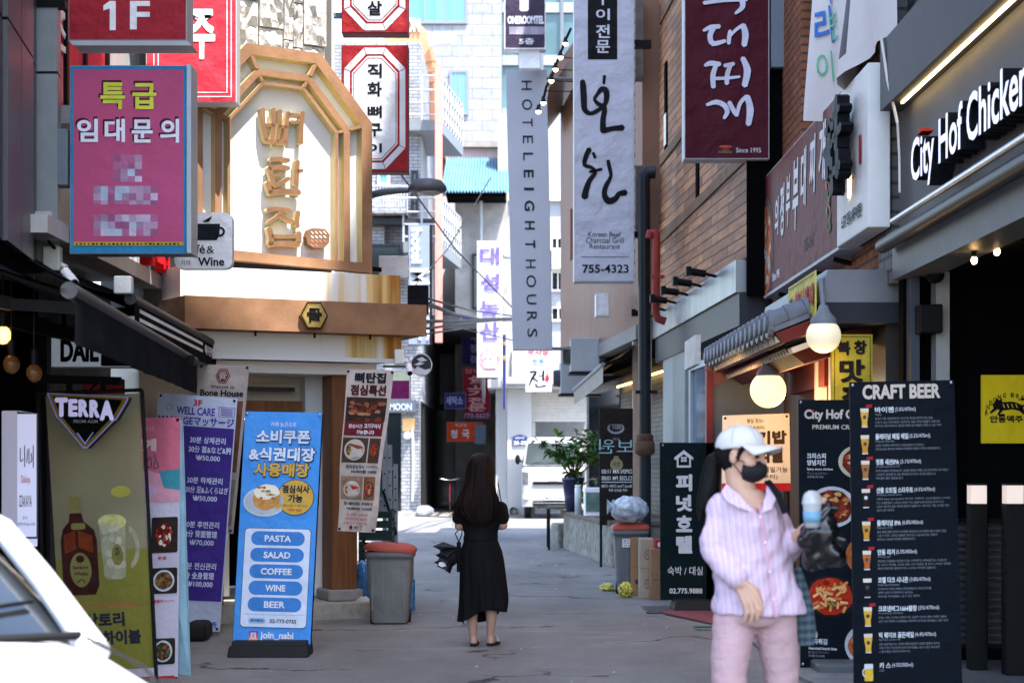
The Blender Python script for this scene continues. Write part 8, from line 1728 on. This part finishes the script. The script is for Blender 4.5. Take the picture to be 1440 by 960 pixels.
# eyes, brows
for k in (-1, 1):
    e_ = hc + f * .083 + sd * k * .032 - u * .003; mb = MB(); ellm(mb, e_, f * .009, sd * .014, u * .007); mb.build('eye', mat('eye_dark', (.02, .013, .01), .2, var=0), t); mb = MB(); mb.tube([e_ + u * .017 - sd * .018 + f * .006, e_ + u * .021 + f * .012, e_ + u * .016 + sd * .018 + f * .006], .003, 6); mb.build('eyebrow', mat('hair_black', (.01, .009, .01), .4), t)
# hair and ponytail
HK = hairmat('hair_black_strands', (.006, .005, .0055), (50, 50, 6)); mb = MB()
ellm(mb, hc - f * .036 + u * .008, f * .078, sd * .077, u * .094)
chain(mb, [(hc - f * .085 - u * .02, .03), (hc - f * .125 - u * .05, .036), (q(998, 690, .06), .04), (q(991, 712, .06), .03), (q(986, 733, .06), .008)])
for k in (-1, 1): chain(mb, [(hc + sd * k * .068 + f * .03 + u * .03, .014), (hc + sd * k * .075 + f * .018 - u * .005, .008), (hc + sd * k * .072 + f * .014 - u * .035, .003)])
fuse('hair', mb, .005, HK, t, 2, lambda p, n: .004 * noise.noise(Vector((p.x * 90, p.y * 90, p.z * 10))))
# cap
CAPW = mat('cap_cotton', (.60, .57, .55), .85, var=.06, scale=12, bump=.3, bscale=400)
fc = (f + u * .20).normalized(); uc = (u - f * .20).normalized(); cc = hc + u * .036 - f * .012; mb = MB()
ellm(mb, cc, fc * .103, sd * .085, uc * .08, 48, 18, .56); mb.v = [v + (v - cc).normalized() * (.003 * NZ(v, 25)) for v in mb.v]; o = mb.build('cap', CAPW, t)
q_ = o.modifiers.new('thick', 'SOLIDIFY'); q_.thickness = .004
mb = MB(); vs = []
for i in range(9):
    for j in range(15):
        a_ = -1.15 + 2.3 * j / 14; r_ = i / 8; base = cc + fc * (.105 * math.cos(a_)) + sd * (.086 * math.sin(a_)) - uc * .008; vs.append(base + fc * (.078 * r_ * math.cos(a_ * .75)) + sd * (.012 * r_ * math.sin(a_)) - uc * (.016 * r_ + .030 * r_ * (math.sin(a_) ** 2)))
mb.add(vs, [(i * 15 + j, i * 15 + j + 1, (i + 1) * 15 + j + 1, (i + 1) * 15 + j) for i in range(8) for j in range(14)], 0, True); b_ = mb.build('brim', CAPW, o); q_ = b_.modifiers.new('thick', 'SOLIDIFY'); q_.thickness = .005
b_.location = (0, 0, 0)
mb = MB(); ellm(mb, cc + uc * .08, fc * .008, sd * .008, uc * .006, 10, 6); mb.build('button', CAPW, o)
mb = MB()
for k in range(6):
    a_ = k * 1.0472 + .5; mb.tube([cc + fc * (.1042 * math.sin(th) * math.cos(a_)) + sd * (.0862 * math.sin(th) * math.sin(a_)) + uc * (.0812 * math.cos(th)) for th in [.05 + 1.5 * j / 9 for j in range(10)]], .0014, 5)
mb.build('seam', mat('seam_grey', (.42, .40, .39), .8, var=0), o)
# mask
MSK = mat('mask_black', (.012, .012, .014), .75, var=.15, scale=20, spec=.2); mb = MB(); ellm(mb, hc + f * .040 - u * .062, sd * .066, u * .054, f * .074, 36, 16, .52)
mb.v = [v + f * (.012 * max(0, 1 - ((v - hc - f * .1 + u * .04).length / .06))) for v in mb.v]; o = mb.build('face_mask', MSK, t); q_ = o.modifiers.new('thick', 'SOLIDIFY'); q_.thickness = .004
MB().tube([hc + sd * .066 + f * .045 - u * .03, hc + sd * .078 + f * .02 - u * .022, hc + sd * .082 - f * .008 + u * .0], .0022, 6).tube([hc + sd * .062 + f * .04 - u * .085, hc + sd * .078 + f * .01 - u * .05, hc + sd * .082 - f * .012 - u * .035], .0022, 6).build('ear_loop', MSK, o)
# shirt
def shirtmat():
    m = bpy.data.materials.new('striped_shirt'); m.use_nodes = True; n, l = m.node_tree.nodes, m.node_tree.links; b = n['Principled BSDF']; b.inputs['Roughness'].default_value = .85; b.inputs['Specular IOR Level'].default_value = .15
    g = n.new('ShaderNodeNewGeometry'); nz = n.new('ShaderNodeTexNoise'); nz.inputs['Scale'].default_value = 5; l.new(g.outputs['Position'], nz.inputs['Vector'])
    s = n.new('ShaderNodeSeparateXYZ'); l.new(g.outputs['Position'], s.inputs[0]); ad = n.new('ShaderNodeMath'); ad.operation = 'MULTIPLY_ADD'; ad.inputs[1].default_value = .035; l.new(nz.outputs[0], ad.inputs[0])
    tl = n.new('ShaderNodeMath'); tl.operation = 'MULTIPLY_ADD'; tl.inputs[1].default_value = .10; l.new(s.outputs[2], tl.inputs[0]); l.new(s.outputs[0], tl.inputs[2]); l.new(tl.outputs[0], ad.inputs[2])
    ml = n.new('ShaderNodeMath'); ml.operation = 'MULTIPLY'; ml.inputs[1].default_value = 44; l.new(ad.outputs[0], ml.inputs[0]); fr_ = n.new('ShaderNodeMath'); fr_.operation = 'FRACT'; l.new(ml.outputs[0], fr_.inputs[0])
    r = n.new('ShaderNodeValToRGB'); r.color_ramp.interpolation = 'EASE'; e = r.color_ramp.elements; P_, L_, W_ = (.62, .40, .48, 1), (.46, .38, .56, 1), (.62, .48, .55, 1)
    e[0].position = 0; e[0].color = W_; e[1].position = 1; e[1].color = W_
    for p_, c_ in ((.18, W_), (.26, L_), (.40, L_), (.48, W_), (.60, P_), (.78, P_), (.86, W_)): x_ = e.new(p_); x_.color = c_
    l.new(fr_.outputs[0], r.inputs[0]); l.new(r.outputs[0], b.inputs['Base Color'])
    n2 = n.new('ShaderNodeTexNoise'); n2.inputs['Scale'].default_value = 24; n2.inputs['Detail'].default_value = 5; l.new(g.outputs['Position'], n2.inputs['Vector']); bu = n.new('ShaderNodeBump'); bu.inputs['Strength'].default_value = .45; bu.inputs['Distance'].default_value = .012; l.new(n2.outputs[0], bu.inputs['Height']); l.new(bu.outputs[0], b.inputs['Normal'])
    return m
SHM = shirtmat(); mb = MB()
rings(mb, [(q(1046, 692, .02), .085, .072), (q(1048, 697, .01), .115, .086), (q(1049, 704), .138, .1), (q(1050, 715), .146, .112), (q(1052, 740), .152, .122), (q(1056, 775), .155, .125), (q(1061, 810), .168, .13), (q(1066, 840), .186, .137), (q(1069, 861), .198, .142), (q(1069, 862), .19, .136)], 48, lambda i, a_, c: (.02 + .05 * i / 9) * (noise.noise(Vector((math.cos(a_) * 2.5, math.sin(a_) * 2.5, i * .2))) + .3 * math.sin(6 * a_)) if i > 1 else 0)
wS = sR.lerp(eR, 1); chain(mb, [(sR + Vector((.004, 0, .0)), .056), (sR.lerp(eR, .5) + Vector((-.010, 0, 0)), .054), (eR + Vector((-.010, .0, .0)), .053), (eR.lerp(wR, .45) + Vector((-.004, 0, 0)), .052), (eR.lerp(wR, .80), .05)], 18)
chain(mb, [(sL + Vector((-.004, 0, 0)), .056), (sL.lerp(eL, .5), .056), (eL, .055), (eL.lerp(wL, .35), .054)], 18)
def wr(p, n):
    return .012 * noise.noise(Vector((p.x * 7 + p.z * 5, p.y * 7, p.z * 9))) + .009 * noise.noise(Vector((p.x * 22 - p.z * 12, p.y * 18, p.z * 14))) + .003 * noise.noise(Vector((p.x * 45, p.y * 45, p.z * 40)))
sh = fuse('shirt', mb, .0085, SHM, t, 5, wr)
bm = bmesh.new(); bm.from_mesh(sh.data); o0 = Vector(t.location); va, vb, vc = q(1026, 684), q(1078, 682), q(1061, 722)   # the open neck
def inv(c):
    if c.y > Y0 - .02 or c.z > q(0, 680).z: return c.z > q(0, 693).z and c.y < Y0 - .0
    s1 = lambda a_, b_: (b_.x - a_.x) * (c.z - a_.z) - (b_.z - a_.z) * (c.x - a_.x)
    return s1(va, vb) * s1(vb, vc) > 0 and s1(vb, vc) * s1(vc, va) > 0
bmesh.ops.delete(bm, geom=[f_ for f_ in bm.faces if inv(f_.calc_center_median() + o0)], context='FACES'); bm.to_mesh(sh.data); bm.free()
# collar, placket, pocket, cuff
def onfront(px, py, dy): return q(px, py, dy)
mb = MB()
for pts in ([(1012, 691, -.05), (1021, 680, -.01), (1034, 694, -.10), (1052, 718, -.135), (1031, 712, -.13), (1017, 703, -.10)], [(1077, 682, -.02), (1072, 696, -.09), (1064, 719, -.135), (1078, 714, -.13), (1088, 697, -.075)]):
    v = [q(*p) for p in pts]; mb.prism(v, (0, -.008, 0))
mb.build('collar', SHM, sh); PKL2 = mat('placket_pink', (.62, .30, .38), .8)
mb = MB(); mb.bar(q(1061, 707, -.128), q(1070, 770, -.148), .006, .004, up=(0, 1, 0)).bar(q(1070, 770, -.148), q(1083, 861, -.158), .006, .004, up=(0, 1, 0)); mb.build('placket', PKL2, sh)
mb = MB()
for px, py, dy in ((1063, 725, -.138), (1069, 760, -.150), (1075, 800, -.156), (1080, 838, -.162)): mb.ell(q(px, py, dy), .005, .003, .005, 10, 6)
mb.build('shirt_button', WHITE, sh)
# trousers
TRM = mat('pink_trousers', (.50, .32, .33), .8, var=.07, scale=10, bump=.3, bscale=60); mb = MB()
rings(mb, [(q(1062, 835), .155, .118), (q(1062, 856), .160, .12), (q(1062, 868), .155, .118), (q(1062, 878), .12, .1)], 32)
for l in lg: sx = -.012 if l is lg[0] else .016; chain(mb, [(l[0][0] + Vector((sx * .4, 0, 0)), .090), (l[1][0] + Vector((sx, 0, 0)), .076), (l[2][0] + Vector((sx, 0, 0)), .060), (l[3][0], .056), (l[4][0] + Vector((0, 0, .03)), .044)], 20)
fuse('trousers', mb, .0085, TRM, t, 5, lambda p, n: .004 * noise.noise(Vector((p.x * 12, p.y * 12, p.z * 30))) + .002 * NZ(p, 50))
for l in lg:
    e_ = l[-1][0]; mb = MB(); chain(mb, [(Vector((e_.x, e_.y + .03, .06)), .043), (Vector((e_.x, e_.y - .1, .055)), .045), (Vector((e_.x, e_.y - .2, .05)), .036)]); mb.v = [Vector((v.x, v.y, max(v.z, .014))) for v in mb.v]; fuse('shoe', mb, .006, mat('white_shoe', (.6, .58, .57), .6), t, 3)
MB().bar(q(1080, 676, .02), q(1089, 694, -.09), .028, .008, up=(0, -1, .4)).bar(q(1089, 694, -.09), q(1098, 720, -.118), .028, .008, up=(0, -1, 0)).build('shoulder_strap', BLKC, t)
# things she carries
t = thing('plastic_cup', 'clear domed takeaway cup held by the person in the white cap', 'cup', q(1127, 735, -.22)); c = q(1126, 731, -.27)
CUPM = mat('cup_plastic', (.5, .52, .55), .15, var=.05, spec=.5); MB().lathe(c, [(0, -.02), (.027, -.02), (.037, .07), (.039, .073)], 28).build('body', CUPM, t); MB().lathe(c, [(.03, .0), (.0325, .0), (.0365, .042), (.034, .042)], 28).build('label', mat('cup_label', (.16, .32, .46), .5, var=.25, scale=30), t)
MB().lathe(c, [(.041, .073), (.041, .08), (.039, .082), (.037, .098), (.03, .115), (.016, .125), (0, .127)], 28).build('dome_lid', mat('dome_plastic', (.42, .41, .4), .12, var=.3, scale=25, spec=.6), t)
t = thing('black_plastic_bag', 'shiny crumpled black plastic bag beside the takeaway cup', 'bag', q(1136, 792, -.26)); c = q(1141, 758, -.2); mb = MB(); mb.ell(c, .078, .075, .115, 44, 30)
mb.v = [v + (v - c).normalized() * (.05 * noise.noise(Vector((v.x * 14, v.y * 14, v.z * 11))) + .045 * abs(noise.noise(Vector((v.x * 26, v.y * 26, v.z * 18))))) for v in mb.v]
BAGM = mat('black_film', (.006, .006, .007), .16, var=.2, scale=30, bump=.15, bscale=30, spec=.6); mb.build('sack', BAGM, t, sub=1); mb = MB(); chain(mb, [(q(1136, 725, -.25), .035), (q(1150, 712, -.25), .02), (q(1160, 712, -.25), .012)]); mb.v = [v + Vector((.008 * NZ(v, 50), 0, .008 * NZ(v, 50, 3))) for v in mb.v]; mb.build('gathered_top', BAGM, t)
t = thing('plaid_bag', 'dark green and blue plaid cloth bag hanging behind the person in the cap', 'bag', q(1132, 908, .12))
def plaid():
    m = bpy.data.materials.new('plaid_cloth'); m.use_nodes = True; n, l = m.node_tree.nodes, m.node_tree.links; b = n['Principled BSDF']; b.inputs['Roughness'].default_value = .9; g = n.new('ShaderNodeNewGeometry'); outs = []
    for ax_, c1, c2 in (('X', (.02, .03, .07, 1), (.05, .12, .11, 1)), ('Z', (.03, .05, .10, 1), (.14, .18, .19, 1))):
        w = n.new('ShaderNodeTexWave'); w.bands_direction = ax_; w.inputs['Scale'].default_value = 9; w.inputs['Distortion'].default_value = 1.; l.new(g.outputs['Position'], w.inputs['Vector']); r = n.new('ShaderNodeValToRGB'); r.color_ramp.elements[0].position = .4; r.color_ramp.elements[1].position = .6; r.color_ramp.elements[0].color = c1; r.color_ramp.elements[1].color = c2; l.new(w.outputs[0], r.inputs[0]); outs.append(r.outputs[0])
    x = n.new('ShaderNodeMix'); x.data_type = 'RGBA'; x.inputs[0].default_value = .5; l.new(outs[0], x.inputs[6]); l.new(outs[1], x.inputs[7]); l.new(x.outputs[2], b.inputs['Base Color']); return m
mb = MB(); rings(mb, [(q(1122, 800, .1), .03, .02), (q(1124, 830, .1), .05, .035), (q(1130, 860, .1), .055, .045), (q(1133, 890, .1), .055, .05), (q(1133, 909, .1), .05, .045)], 28, lambda i, a_, c: .12 * math.sin(5 * a_ + i)); mb.build('sack', plaid(), t)
MB().tube([q(1122, 802, .1), q(1108, 740, .12), q(1092, 690, .06)], .01, 6).build('strap', BLKC, t)
for o in list(bpy.data.objects):
    if o.name.startswith('tmp'): bpy.data.objects.remove(o)
